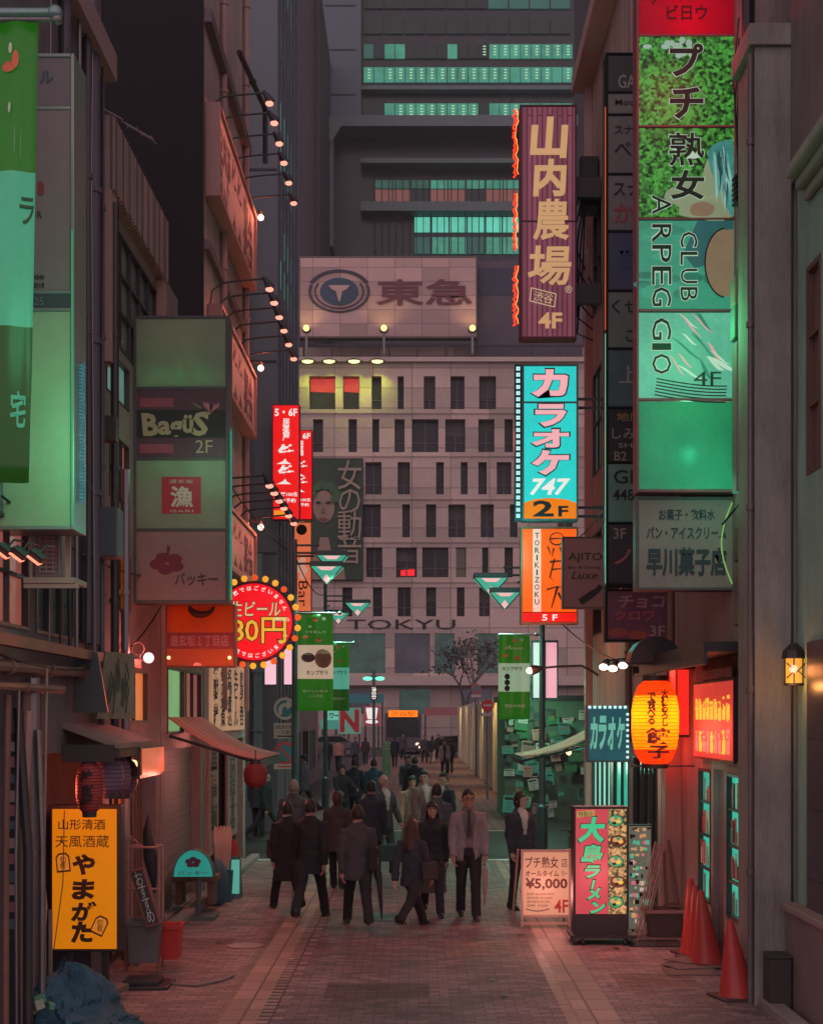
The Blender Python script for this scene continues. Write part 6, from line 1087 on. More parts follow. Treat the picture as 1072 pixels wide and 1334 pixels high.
# price board
Y = 19.5; r = thing('price_board', 'peach lit price stand board reading 5,000 yen', 'sign', (X(710, Y), Y, 0)); m = MB().mat(M('board_frame_rose', (.46,.30,.27), .5, .2)); z0, z1 = Z(1195, Y), Z(1107, Y)
for a, b in ((678.5, 681.5), (740.5, 743.5)): m.box(X(a, Y), X(b, Y), Y, Y+.05, .01, z1)
m.box(X(681.5, Y), X(740.5, Y), Y+.001, Y+.049, z1-.03, z1); m.box(X(681.5, Y), X(740.5, Y), Y+.001, Y+.049, z0, z0+.03); m.box(X(681.5, Y), X(740.5, Y), Y+.001, Y+.049, .04, .07)
for a in (670, 738): m.tube([(X(a, Y), Y+.45, .01), (X(a+5, Y), Y+.06, z1)], .016, 6)
m.build('frame', r); m = MB().mat(G('peach_board', (214,148,118), .78, var=.1)); m.box(X(681.5, Y), X(740.5, Y), Y+.012, Y+.02, z0+.03, z1-.03); p = m.build('panel', r); m = MB().mat(M('board_brown', (.12,.04,.03), .6)); t_ = lambda t, a, b, c, d, **k: put_text(m, t, X(a, Y), Z(d, Y), X(c, Y), Z(b, Y), Y+.007, **k)
t_('プチ熟女', 684, 1116, 727, 1131, bold=.01); t_('店', 731, 1118, 739, 1130); t_('オールタイム', 684, 1134, 728, 1142, bold=.02); t_('均一', 731, 1134, 739, 1142); t_('¥5,000', 684, 1144, 739, 1160, bold=.03); 
for k, t in enumerate(('延長 ¥2,000/30分', '指名料 ¥1,000', '場内指名 ¥1,000', '深夜 ￥500')): t_(t, 686, 1163+k*5, 722-k*3, 1166.5+k*5)
m.mat(M('board_red_ink', (.42,.05,.05), .6)); t_('4F', 722, 1172, 740, 1189, bold=.02); m.mat(M('board_brown', (0,0,0))); m.tube([(X(685+t*3, Y), Y+.007, Z(1184+3*math.sin(t/10*PI), Y)) for t in range(11)], .006, 5); m.build('lettering', p); lamp('board_glow', 'POINT', (X(710, Y), Y-.4, .5), 11, (255,165,150), r, .15)
# menu poster stand behind ramen sign
Y = 19.2; r = thing('menu_stand', 'narrow menu stand of food photos behind the ramen sign', 'sign', (X(833, Y), Y, 0)); m = MB().mat(darkmetal); pxbox(m, 817, 1074, 849, 1212, Y, 0, .04); m.mat(G('menu_base', (120,120,105), .55, var=.5, scale=14)); pxbox(m, 818.5, 1076, 847.5, 1210, Y, -.004, -.0005); m.mat(darkmetal); m.box(X(820, Y), X(846, Y), Y-.1, Y+.3, 0, .03); m.build('frame', r); m = MB()
for k in range(90):
    a = R.uniform(818.5, 844); b = 1077+(k//6)*8.6+R.uniform(0, 2); m.mat([G('dish_cream', (0,0,0)), G('menu_teal_bit', (90,200,160), .7, False), G('menu_pink_bit', (225,120,130), .7, False), M('menu_dark_bit', (.05,.03,.03), .6), G('menu_pale_bit', (215,190,180), .7, False)][R.randint(0, 4) if k > 12 else (0 if k % 2 else 3)]); m.box(X(a, Y), X(min(847, a+R.uniform(2, 6)), Y), Y-.012-.0002*k, Y-.005, Z(b+R.uniform(2, 6), Y), Z(b, Y))
m.build('panel', r)
# cone stack and cones
conem = M('cone_red', (.50,.045,.04), .45, .18, 5, coat=.1)
def cone(label, x, y, h=.72, base=True, grp='red traffic cones', tilt=0, z=0):
    r = thing('traffic_cone', label, 'traffic cone', (x, y, z), grp); m = MB().mat(conem); m.rings([(x, y, z+.03, .185, .185), (x, y, z+.06, .17, .17), (x+tilt*.5, y, z+h*.5, .105, .105), (x+tilt, y, z+h-.02, .035, .035), (x+tilt, y, z+h, .026, .026)], 24); m.build('body', r, smooth=True); m = MB().mat(M('cone_base', (.10,.05,.05), .7, .3)); 
    if base: m.obox((x, y, z+.016), (.44, .44, .03), (0, 0, .25)); m.build('base', r, bevel=.008)
    return r
cone('front red cone of the tight row by the grey door', X(921, 16.6), 16.6, .80, tilt=-.07); cone('middle red cone of the tight row by the grey door', X(915, 16.85), 16.95, .82, tilt=-.06); cone('rear red cone of the tight row by the grey door', X(908, 17.2), 17.3, .86, tilt=-.06); cone('single red cone standing apart in front of the grey brown pier', 3.03, 14.6, .74, tilt=-.07)
m = MB().mat(M('ply_board', (.23,.15,.14), .8, .3, 5))
for k in range(3): m.obox((2.85+k*.08, 16.05+k*.35, .012+k*.012), (.55, .4, .011), (0, 0, .3*k))
solo('floor_boards', m, 'loose thin boards lying around the cone bases', 'boards')
m = MB().mat(M('kerb_box', (.06,.05,.05), .7)); m.box(X(998, 14.0), X(1026, 14.0), 13.85, 14.15, 0, Z(1246, 14.0)); m.box(X(997, 14.0), X(1027, 14.0), 13.84, 14.16, Z(1246, 14.0), Z(1242, 14.0)); solo('utility_box', m, 'small dark utility box at the foot of the pier', 'box', bevel=.012)
# drain grating
r = thing('drain_grating', 'iron drain grating set in brick before the planter box', 'grating', (2.75, 18.3, 0)); m = MB().mat(darkmetal); m.box(2.45, 3.1, 17.85, 17.9, .004, .016); m.box(2.45, 3.1, 18.3, 18.35, .004, .016)
for k in range(13): m.box(2.45+k*.05, 2.475+k*.05, 17.9, 18.3, .004, .014)
m.build('grate', r)
# manhole
m = MB().mat(M('manhole_iron', (.30,.22,.20), .4, .3, 9, .4, metal=.4)); m.tube([(X(320, 17.9), 17.9, .002), (X(320, 17.9), 17.9, .016)], .215, 32); m.ring; mm = solo('manhole_cover', m, 'round pale manhole cover in the left brick walk', 'manhole cover')
m = MB().mat(M('hatch_green', (.07,.13,.12), .4, .3, 5)); m.box(X(475, 20.6), X(520, 20.6), 20.1, 20.9, .004, .013); solo('floor_hatch', m, 'greenish steel hatch plate in the brick road by walkers', 'hatch')
# planter box with sticks and orange sheet
tub('planter_box', 'dark wooden planter box beside the row of cones', 843, 890, 1186, 1230, 18.6, M('planter_dark', (.08,.055,.055), .7, .3, 5), .4, 'planter', M('planter_rim', (.32,.2,.18), .6)); hp3 = heap('soil_heap', 'twiggy earth heaped inside the dark planter box', 'soil', (X(866, 18.8), 18.8, Z(1192, 18.8)), .17, .14, .1, M('soil', (.10,.06,.05), .9, .4, 12, .8), 5, 20)
r = thing('pole_bundle', 'bundle of pale poles leaning on the wall behind the ramen sign', 'poles', (X(848, 19), 19, 0)); 
for k in range(6): a = X(824+k*3.6, 18.7); b = X(855+k*3.0, 19.1); MB().mat([M('pole_rose', (.52,.38,.35), .5, .3, 6), M('pole_grey', (.36,.31,.31), .5, .3, 6)][k % 2]).cyl((a, 18.6+.03*k, .02), (b, 19.2+.02*k, Z(1098+k*1.5, 19)), .010, 6).build('pole', r)
pm = heap('plastic_sheet', 'crumpled orange plastic sheeting hung against the pink wall', 'sheeting', (X(838, 19.32), 19.32, .42), .15, .08, .62, M('sheet_orange', (.70,.36,.24), .4, .35, 9, .5), 6, 26)
r = thing('easel_frame', 'dark folding easel behind the planter box', 'easel', (X(875, 19), 19.0, 0)); m = MB().mat(wood); m.cyl((X(868, 19), 18.95, 0), (X(866, 19), 19.1, 1.0), .018, 6); m.cyl((X(889, 19), 18.95, 0), (X(872, 19), 19.1, 1.15), .018, 6); m.box(X(866, 19), X(884, 19), 19.0, 19.03, .35, .38); m.build('frame', r)
# kerbside utility pole behind price board, bottles etc. removed from view
for px, Y, lab, h in ((706, 30.5, None, 0),): pass
# dark standing drum and coil by the ramen sign
m = MB().mat(darkmetal); cx2 = X(763, 20.2); m.rings([(cx2, 20.2, 0, .17, .17), (cx2, 20.2, .95, .17, .17), (cx2, 20.2, 1.1, .14, .12), (cx2, 20.2, 1.2, .06, .05)], 18); solo('covered_scooter', m, 'dark rounded cover standing behind the ramen sign', 'cover', smooth=True)
r = thing('bicycle', 'parked bicycle half hidden behind the price board', 'bicycle', (X(735, 23), 23, 0)); m = MB().mat(darkmetal)
for i in range(2): w_ = MB().mat(darkmetal); yy = 22.6+i*1.02; w_.tube([(2.35, yy+.31*math.cos(t*PI/12), .33+.31*math.sin(t*PI/12)) for t in range(25)], .018, 6, False); [w_.cyl((2.35, yy, .33), (2.35, yy+.3*math.cos(t*PI/6), .33+.3*math.sin(t*PI/6)), .003, 4) for t in range(12)]; w_.build('wheel', r)
m.tube([(2.35, 22.6, .33), (2.35, 22.75, .85), (2.35, 23.3, .75), (2.35, 23.62, .33), (2.35, 23.15, .3), (2.35, 22.75, .8)], .017, 6); m.tube([(2.35, 23.15, .3), (2.35, 23.32, .9)], .014, 6); m.tube([(2.12, 22.9, 1.0), (2.35, 22.75, .98), (2.58, 22.9, 1.0)], .012, 6); m.build('frame', r); MB().mat(black).sph((2.35, 23.34, .93), (.07, .13, .04), 10, 6).build('saddle', r); m = MB().mat(steel)
for k in range(6): m.box(2.2+k*.055, 2.205+k*.055, 22.3, 22.6, .75, .95)
m.box(2.2, 2.48, 22.3, 22.31, .75, .95); m.box(2.2, 2.48, 22.3, 22.6, .745, .75); m.build('basket', r)
r_ = random.Random(3)
for k in range(9):
    a, b = r_.uniform(-2.7, 2.8), r_.uniform(13.8, 19.5); m = MB().mat(R.choice([paper, M('leaf_litter', (.12,.08,.05), .8, .4, 9), M('wrapper_teal', (.10,.25,.22), .5, .3, 9)])); m.obox((a, b, .02), (r_.uniform(.03, .09), r_.uniform(.03, .07), .004), (r_.uniform(-.2, .2), r_.uniform(-.2, .2), r_.uniform(0, 3)))
    solo('litter', m, 'small flat scrap of paper litter lying on the brick paving', 'litter', group='scraps of litter on the paving')
# traffic signs
Ys = 34.0; r = thing('traffic_sign', 'pole with blue arrow, text plate and no parking disc on the left', 'traffic sign', (X(372, Ys), Ys, 0), None); k = Ys/F; xc = X(371.5, Ys); m = MB().mat(steel); m.cyl((xc+.03, Ys+.05, 0), (xc+.03, Ys+.05, Z(905, Ys)), .045, 10); m.build('pole', r, smooth=True)
def disc_sign(r, py, face, rimm): m = MB().mat(rimm); m.disc((xc, Z(py, Ys)), 14.6*k, Ys-.02, Ys, 32); m.mat(face).disc((xc, Z(py, Ys)), (13.4 if rimm is white else 11)*k, Ys-.028, Ys-.021, 32); return m.build('disc', r)
tsb = M('sign_blue', (.06,.22,.26), .5, .1, 5); tsr = M('sign_red', (.62,.07,.08), .5, .1, 5); d = disc_sign(r, 923, tsb, M('sign_white', (.6,.5,.48), .5, .1)); m = MB().mat(M('sign_white', (0,0,0))); q = lambda l: [(X(a, Ys), Z(b, Ys)) for a, b in l]
m.prism(q([(363,931),(363,922),(366,918),(370,916),(374,916),(374,912),(383,918.5),(374,925),(374,921),(370,921),(368,923),(368,931)]), Ys-.036, Ys-.029); m.build('arrow', d)
m = MB().mat(M('plate_rose', (.55,.40,.38), .5)); m.box(X(357, Ys), X(386, Ys), Ys-.02, Ys, Z(962, Ys), Z(942, Ys)); pl = m.build('plate', r); m = MB().mat(blackp); put_text(m, '自転車を除く', X(359, Ys), Z(950, Ys), X(384, Ys), Z(944, Ys), Ys-.024); put_text(m, '一方通行', X(361, Ys), Z(956.5, Ys), X(382, Ys), Z(951, Ys), Ys-.024); m.prism(q([(361,958.2),(379,958.2),(379,957.2),(383,959),(379,960.8),(379,959.8),(361,959.8)]), Ys-.025, Ys-.021); m.build('lettering', pl)
d = disc_sign(r, 981, tsb, tsr); m = MB().mat(tsr); m.prism(q([(363.5,974.5),(365.5,972.5),(379.5,987.5),(377.5,989.5)]), Ys-.034, Ys-.029); m.build('bar', d); m = MB().mat(M('plate_rose', (0,0,0))); m.box(X(357, Ys), X(386, Ys), Ys-.02, Ys, Z(1002, Ys), Z(995, Ys)); m.mat(tsr); m.box(X(362, Ys), X(382, Ys), Ys-.025, Ys-.021, Z(999.5, Ys), Z(997.5, Ys)); m.build('plate', r)
def round_no(label, px, py, Y, rad, bar):
    r = thing('traffic_sign', label, 'traffic sign', (X(px, Y), Y, 0)); k = Y/F; x, z = X(px, Y), Z(py, Y); m = MB().mat(steel); m.cyl((x, Y+.05, 0), (x, Y+.05, z), .04, 8); m.build('pole', r); m = MB().mat(tsr); m.disc((x, z), rad*k, Y-.02, Y, 28); m.mat(M('sign_white', (0,0,0)))
    if bar: m.box(x-rad*k*.7, x+rad*k*.7, Y-.028, Y-.021, z-rad*k*.15, z+rad*k*.15)
    else: m.mat(tsb).disc((x, z), rad*k*.75, Y-.028, Y-.021, 24); m.mat(tsr); m.prism([(x-rad*k*.6, z+rad*k*.5), (x-rad*k*.5, z+rad*k*.6), (x+rad*k*.6, z-rad*k*.5), (x+rad*k*.5, z-rad*k*.6)], Y-.034, Y-.029)
    m.build('disc', r); m = MB().mat(M('plate_rose', (0,0,0))); m.box(x-rad*k, x+rad*k, Y-.02, Y, z-rad*k*1.75, z-rad*k*1.2); m.build('plate', r)
round_no('red no entry sign above the pale hoarding', 635, 919, 50.0, 8, True); round_no('no parking sign farther off above the pale hoarding', 620, 897, 70.0, 6.5, False)
# green post
r = thing('green_post', 'slim green post standing in the middle of the far lane', 'post', (X(503, 71), 71, 0)); m = MB().mat(M('post_green', (.10,.24,.11), .6, .25, 3)); z = Z(966, 71); m.rings([(X(503, 71), 71, 0, .24, .24), (X(503, 71), 71, .08, .2, .2), (X(503, 71), 71, z-.1, .19, .19), (X(503, 71), 71, z, .12, .12)], 14); m.build('post', r, smooth=True); m = MB().mat(M('post_band', (.24,.32,.2), .5)); m.rings([(X(503, 71), 71, z-.4, .2, .2), (X(503, 71), 71, z-.3, .2, .2)], 14); m.build('band', r)
# far lamp standard with vertical sign
Y = 95; r = thing('street_lamp', 'twin headed teal street lamp with a white lettered plate far down the lane', 'street lamp', (X(487, Y), Y, 0)); x = X(487, Y); m = MB().mat(lampm); m.cyl((x, Y, 0), (x, Y, Z(874, Y)), .09, 8); m.cyl((X(478, Y), Y, Z(881, Y)), (X(496, Y), Y, Z(881, Y)), .05, 6); m.build('pole', r)
for px in (479, 495): MB().mat(G('lamp_mint', (110,235,190), 1.6, False)).sph((X(px, Y), Y-.1, Z(884, Y)), (.3, .2, .13)).build('lamp_head', r)
m = MB().mat(M('plate_dark', (.03,.03,.035), .5)); m.box(X(483, Y), X(491.5, Y), Y-.2, Y-.12, Z(912, Y), Z(894, Y)); m.build('plate', r); m = MB().mat(whiteg); put_text(m, '渋谷', X(484, Y), Z(911, Y), X(490.5, Y), Z(895, Y), Y-.22, vertical=True, bold=.02); m.build('lettering', r)
# far shop fascia signs across the crossing
def fascia(label, x0, y0, x1, y1, Y, mat, txt=None, tm_=None, post=True):
    r = thing('shop_sign', label, 'sign', (X((x0+x1)/2, Y), Y, 0)); m = MB().mat(mat); m.box(X(x0, Y), X(x1, Y), Y, Y+.4, Z(y1, Y), Z(y0, Y)); m.build('panel', r)
    m = MB().mat(darkmetal); m.box(X(x0+1, Y), X(x0+3, Y), Y+.1, Y+.3, 0, Z(y1, Y)); m.box(X(x1-3, Y), X(x1-1, Y), Y+.1, Y+.3, 0, Z(y1, Y)); m.build('post', r)
    if txt: m = MB().mat(tm_); put_text(m, txt, X(x0+2, Y), Z(y1-2, Y), X(x1-2, Y), Z(y0+2, Y), Y-.03, bold=.04); m.build('lettering', r)
fascia('pale teal network shop sign across the crossing', 422, 926, 450, 938, 128, G('fascia_teal', (110,190,165), .75, False), 'トワーク', M('fascia_ink', (.04,.08,.08), .6)); fascia('white shop sign with big red letter N across the crossing', 441, 922, 470, 956, 126, G('fascia_pale', (100,150,130), .55, False), 'N', M('fascia_red', (.5,.03,.05), .6)); fascia('dark teal awning strip sign across the crossing', 452, 904, 500, 916, 130, G('fascia_deep', (44,80,88), .7, False)); fascia('rose lit doorway sign across the crossing', 474, 920, 495, 945, 130, G('fascia_rose', (150,60,70), .7, False), '！', whiteg)
fascia('row of dim red shop lights behind the bus', 552, 922, 600, 932, 131, G('fascia_dim', (110,60,66), .7, False)); fascia('teal shop window band left of the bus', 418, 938, 440, 950, 131, G('fascia_teal2', (66,130,115), .8, False))
# bus and cars
Y = 112; r = thing('bus', 'dark city bus with an orange lit destination display facing the lane', 'bus', (X(525, Y), Y+4, 0)); xa, xb = X(501, Y), X(549, Y); m = MB().mat(M('bus_body', (.10,.085,.095), .4, .2, 1)); m.box(xa, xb, Y, Y+9, .35, 3.05); m.build('body', r, bevel=.12)
m = MB().mat(M('bus_glass', (.03,.035,.04), .15, .3, 1)); m.box(xa+.15, xb-.15, Y-.02, Y-.005, 1.25, 2.55); m.build('windscreen', r); m = MB().mat(M('bus_black', (.02,.02,.02), .4)); m.box(xa+.25, xb-.25, Y-.03, Y-.021, 2.56, 2.98); m.build('sign_box', r); m = MB().mat(G('led_orange', (255,120,20), 1.4)); m.box(X(506, Y), X(544, Y), Y-.05, Y-.031, Z(934, Y), Z(925.5, Y)); d = m.build('display', r); m = MB().mat(G('led_dark', (150,40,10), .8, False)); put_text(m, '渋谷駅', X(509, Y), Z(933, Y), X(541, Y), Z(926.5, Y), Y-.056); m.build('lettering', d)
for s_ in (xa+.3, xb-.3): MB().mat(G('bus_lamp', (255,220,190), 2, False)).sph((s_, Y-.02, .75), (.14, .06, .1)).build('headlight', r); q = MB().mat(black); q.tube([(s_-.12, Y+1.8, .45), (s_+.12, Y+1.8, .45)], .45, 16); q.build('wheel', r)
def car(label, x, y, m_, L_=4.5, lights=True, heading=0):
    r = thing('parked_car', label, 'car', (x, y, 0), 'cars at the far crossing', heading); prof = [(-L_/2,.35),(-L_/2,.75),(-L_/2+.15,.9),(-1.1,1.0),(-.5,1.42),(.9,1.46),(1.6,1.02),(L_/2-.1,.92),(L_/2,.7),(L_/2,.35)]; m = MB().mat(m_); m.prism(prof, -.8, .8); m.build('body', r, bevel=.06, local=True)
    m = MB().mat(M('car_glass', (.025,.03,.035), .1, .2)); m.prism([(-1.0,1.02),(-.47,1.37),(.85,1.40),(1.45,1.03)], -.815, -.805); m.build('window', r, local=True)
    for xx in (-1.35, 1.4):
        for s_ in (-1, 1): q = MB().mat(black); q.tube([(xx, s_*.62, .31), (xx, s_*.82, .31)], .31, 16); q.mat(steel).tube([(xx, s_*.822, .31), (xx, s_*.83, .31)], .17, 12); q.build('wheel', r, local=True)
    MB().mat(G('tail_red', (255,40,30), 1.5, False)).box(L_/2-.02, L_/2+.02, -.75, -.45, .65, .8).build('tail_light', r, local=True); MB().mat(G('bus_lamp', (0,0,0))).box(-L_/2-.02, -L_/2+.02, -.75, -.45, .6, .75).build('headlight', r, local=True)
car('dark sedan crossing sideways right of the bus', 2.2, 104.8, M('car_dark', (.06,.05,.055), .35, .2, 1), heading=.15); car('grey sedan crossing sideways left of the bus', -6.2, 106, M('car_grey', (.13,.11,.115), .35, .2, 1)); car('dark car behind the pedestrians at the crossing right', 6.5, 107, M('car_dark', (0,0,0)))
# bare tree by the store and kerbside shrub
def tree(label, base, h, seed):
    r_ = random.Random(seed); r = thing('street_tree', label, 'tree', base); m = MB().mat(M('bark', (.12,.10,.10), .9, .3, 3, .4)); tips = []
    def br(p, d, l, q, dep):
        e = p+d*l; m.tube([p, p+d*l*.5+Vector((r_.uniform(-.05, .05)*l, r_.uniform(-.05, .05)*l, 0)), e], [q, q*.85, q*.65], 6); 
        if dep == 0: tips.append(e); return
        for _ in range(3 if dep > 1 else 4): br(e, (d+Vector((r_.uniform(-.8, .8), r_.uniform(-.8, .8), r_.uniform(-.1, .6)))).normalized(), l*r_.uniform(.6, .8), q*.62, dep-1)
    br(Vector(base), Vector((0,0,1)), h*.36, h*.018, 4); m.build('trunk', r); m = MB().mat(M('night_leaf', (.10,.11,.10), .8, .5, 3))
    for t in tips:
        for _ in range(7): c = t+Vector((r_.gauss(0, .35), r_.gauss(0, .35), r_.gauss(0, .35))); a = r_.uniform(.10, .22); u = Vector((r_.uniform(-1, 1), r_.uniform(-1, 1), r_.uniform(-1, 1))).normalized(); v = u.orthogonal().normalized(); m.quad(c-u*a, c+v*a*.6, c+u*a, c-v*a*.6)
    m.build('crown', r)
tree('sparse dark street tree in front of the department store', (X(604, 118), 118, 0), Z(828, 118), 4)
# roof antenna, wires
r = thing('roof_antenna', 'thin television antenna on the low shop house roof', 'antenna', (-3.5, 17.0, 8.98)); m = MB().mat(M('antenna_metal', (.35,.28,.28), .4, .2, metal=.5)); m.cyl((-3.5, 17.0, 8.98), (-3.5, 17.0, 9.45), .018, 6); m.cyl((-3.85, 16.8, 9.55), (-3.0, 17.4, 9.22), .014, 6); m.cyl((-3.5, 17.0, 9.42), (-3.3, 17.15, 9.35), .012, 6)
for k in range(7): t = k/6; c = Vector((-3.85+.85*t, 16.8+.6*t, 9.55-.33*t)); m.cyl(c+Vector((0, -.18, -.02)), c+Vector((0, .18, .02)), .006, 4)
m.build('antenna', r)
wires = [((-3.2, 13.5, 3.05), (-3.2, 19.5, 4.2), .3), ((-3.25, 12, 4.4), (-3.2, 23, 5.0), .4), ((3.2, 15.4, 4.8), (3.2, 24, 5.2), .4), ((-2.6, 30.5, 6.0), (-3.3, 24.5, 6.9), .2), ((X(706, 30.5), 30.5, 5.8), (3.3, 25, 6.4), .2), ((X(384, 30.4), 30.4, 5.9), (X(424, 45), 45, 6.3), .3), ((-3.2, 11.2, 3.2), (-3.1, 15.9, 3.3), .15), ((3.3, 20, 3.3), (X(706, 30.5), 30.5, 5.0), .35)]
for i, (a, b, sg) in enumerate(wires):
    a, b = Vector(a), Vector(b); m = MB().mat(black); m.tube([a+(b-a)*t/12-Vector((0, 0, sg*4*(t/12)*(1-t/12))) for t in range(13)], .012, 5)
    solo('overhead_cable', m, ['black cable from the tiled canopy along the left wall', 'long black cable sagging across the left shop fronts', 'black cable sagging along the right fronts by the tall signs', 'cable from the left lamp post to the pink building', 'cable from the right lamp post top to the fluted building', 'cable strung between the two left lamp posts', 'short cable under the caged air conditioner', 'cable from the pink plaster wall to the right lamp post'][i], 'cable', smooth=True)
# unseen point lamps just outside the lit shop fronts
for x, y, z, pw, c in ((2.95, 20.6, 1.6, 6, (90,255,210)), (2.9, 26.6, 1.9, 14, (110,255,215)), (2.9, 17.0, 1.9, 3, (120,255,210))): lamp('shop_light', 'POINT', (x, y, z), pw, c, None, .2)
# ---------------------------------------------------------------- people
dg_scene = bpy.data.scenes.new('build')            # scratch scene for evaluating remesh modifiers, removed at the end
def remesh(mb, vox, smooth=3):
    me = bpy.data.meshes.new('tmp'); me.from_pydata(mb.v, [], mb.f); me.update()
    o = bpy.data.objects.new('tmp', me); dg_scene.collection.objects.link(o)
    r = o.modifiers.new('r', 'REMESH'); r.mode = 'VOXEL'; r.voxel_size = vox; r.use_smooth_shade = True
    if smooth: s_ = o.modifiers.new('s', 'SMOOTH'); s_.iterations = smooth; s_.factor = .5
    vl = dg_scene.view_layers[0]; vl.update(); dg = vl.depsgraph; m2 = bpy.data.meshes.new_from_object(o.evaluated_get(dg))
    v = [tuple(q.co) for q in m2.vertices]; f = [tuple(p.vertices) for p in m2.polygons]
    bpy.data.objects.remove(o); bpy.data.meshes.remove(me); bpy.data.meshes.remove(m2); return v, f
skinm = [M('skin_warm', (.42,.24,.18), .55, .1, 20, spec=.35), M('skin_pale', (.50,.31,.25), .55, .1, 20, spec=.35)]
hairm = M('black_hair', (.022,.018,.02), .45, .4, 40, .4); greyhair = M('grey_hair', (.28,.25,.25), .5, .3, 40, .4); brownhair = M('brown_hair', (.05,.03,.025), .45, .4, 40, .4)
eyem = M('eye_dark', (.02,.015,.015), .3); lipm = M('lip', (.35,.12,.11), .5); browm = M('brow', (.03,.02,.02), .7); shoe = M('shoe_black', (.022,.02,.022), .35, .3, 5)
cloth = {}
def CL(name, c, rough=.85): return M('cloth_'+name, c, rough, .3, 14, .35)
def person(label, x, y, H, rz, top='coat', topc=None, legc=None, hem=.78, step=.0, hair='short', haircol=None, skin=0, near=True, open_front=False, shirtc=None, tie=None, arms=(0, 0), skirt=None, glasses=False, headturn=0, wide=1.0, fwd=None, lean=0.0, legs_skin=False):
    """figure built in its own frame, facing -Y, feet at z=0, scaled to height H; arms = swing of (left, right) in radians, step = stride"""
    k = H/1.70; r = thing('person', label, 'person', (x, y, 0), None, rz); r.scale = (k, k, k)
    vox = .014 if near else .026; W = wide; sk = skinm[skin]
    sh, hp = .156*W, .085*W
    # joints
    def leg(s):
        a = step*1.35*s; hip = Vector((s*hp, 0, .92)); kn = Vector((s*hp*1.02, -.42*math.sin(a)-.03*abs(math.sin(a))-.012, .92-.43*math.cos(a)))
        lift = max(0, -math.sin(a)); b = a-(.55*lift+.05 if a < 0 else .0); an = kn+Vector((0, -.41*math.sin(b), -.41*math.cos(b))); dz = 0
        return hip, kn, an
    LG = {s: leg(s) for s in (-1, 1)}; low = min(LG[s][2].z for s in (-1, 1)); dz = .085-low
    LG = {s: [p+Vector((0, 0, dz)) for p in LG[s]] for s in (-1, 1)}
    def arm(s):
        a = arms[0 if s < 0 else 1]; S = Vector((s*sh, .01, 1.368+dz)); E = S+Vector((s*.055, -.28*math.sin(a), -.275*math.cos(a))); b = a+.18+(.5*max(0, a)); Wr = E+Vector((-s*.005, -.25*math.sin(b), -.245*math.cos(b))); return S, E, Wr
    AR = {s: arm(s) for s in (-1, 1)}
    # ---- body: one surface
    b = MB(); hz_ = 1.585+dz; ht = math.radians(headturn)
    b.rings([(0, 0, .86+dz, .13*W, .085), (0, 0, .95+dz, .15*W, .10), (0, 0, 1.06+dz, .135*W, .09), (0, 0, 1.2+dz, .145*W, .098), (0, 0, 1.33+dz, .165*W, .10), (0, .005, 1.41+dz, .15*W, .08), (0, .01, 1.455+dz, .07, .06)], 16)
    b.rings([(0, .012, 1.40+dz, .062, .062), (0, .01, 1.47+dz, .054, .056), (0, .0, 1.53+dz, .054, .058)], 12)
    rotv = lambda p: (p[0]*math.cos(ht)-p[1]*math.sin(ht), p[0]*math.sin(ht)+p[1]*math.cos(ht), p[2])
    hd = MB(); N = 20; rg = []
    for i in range(15):
        t = i/14; z = hz_-.118+.236*t; e = math.sin(PI*min(.985, max(.03, .06+.93*t)))**.55; jaw = .78+.22*min(1, t/.42); rg.append((0, .008-.012*(1-min(1, t/.35)), z, .074*e*jaw, .094*e*(.86+.14*min(1, t/.45))))
    hd.rings(rg, N); hd.rings([(0, -.090, hz_-.032, .017, .016), (0, -.098, hz_-.022, .014, .014), (0, -.086, hz_+.02, .008, .010)], 8)
    hd.sph((0, -.076, hz_-.062), (.028, .016, .014), 8, 5); hd.sph((0, -.072, hz_-.098), (.026, .02, .018), 8, 5); hd.sph((0, -.080, hz_+.030), (.052, .014, .009), 8, 5)
    for s in (-1, 1): hd.sph((s*.077, .012, hz_-.01), (.010, .020, .031), 8, 6)
    n0 = len(b.v); b.add([rotv(v) for v in hd.v], hd.f)
    for s in (-1, 1):
        h_, kn, an = LG[s]; b.tube([h_, kn, an], [.075, .052, .036], 10); S, E, Wr = AR[s]; b.tube([S-Vector((s*.04, 0, 0)), S, E, Wr], [.05, .05, .038, .026], 10)
        d = (Wr-E).normalized(); b.tube([Wr-d*.02, Wr+d*.03, Wr+d*.085], [(.027, .02), (.036, .019), (.040, .015)], 10); b.tube([an, Vector((an.x, an.y-.05, an.z-.05)), Vector((an.x, an.y-.13, an.z-.065))], [.036, .038, .03], 8)
    v, f = remesh(b, vox, 2); body = MB().mat(sk); body.add(v, f)
    for s in (-1, 1):                                   # five fingers, curled and unequal
        S, E, Wr = AR[s]; d = (Wr-E).normalized(); fr = Vector((0, -1, 0)); fr = (fr-d*fr.dot(d)).normalized(); inn = Vector((-s, 0, 0))
        for j, L_ in enumerate((.066, .074, .070, .056)):
            p0 = Wr+d*.078+fr*(.027-.018*j); p1 = p0+d*L_*.5+inn*.008; p2 = p1+d*L_*.35+inn*.02; p3 = p2+d*L_*.12+inn*.018; body.tube([p0, p1, p2, p3], [.0095, .0088, .0078, .006], 6)
        p0 = Wr+d*.03+fr*.026; body.tube([p0, p0+d*.03+fr*.022+inn*.008, p0+d*.058+fr*.026+inn*.016], [.012, .0105, .0075], 6)
    fe = MB()
    for s in (-1, 1):
        fe.mat(M('eye_white', (.55,.48,.45), .3)).sph((s*.031, -.0795, hz_+.008), (.0155, .008, .0075), 8, 5); fe.mat(eyem).sph((s*.031, -.0865, hz_+.008), (.0075, .004, .0075), 8, 5); fe.mat(browm).obox((s*.032, -.088, hz_+.031), (.034, .010, .007), (0, s*.12, 0))
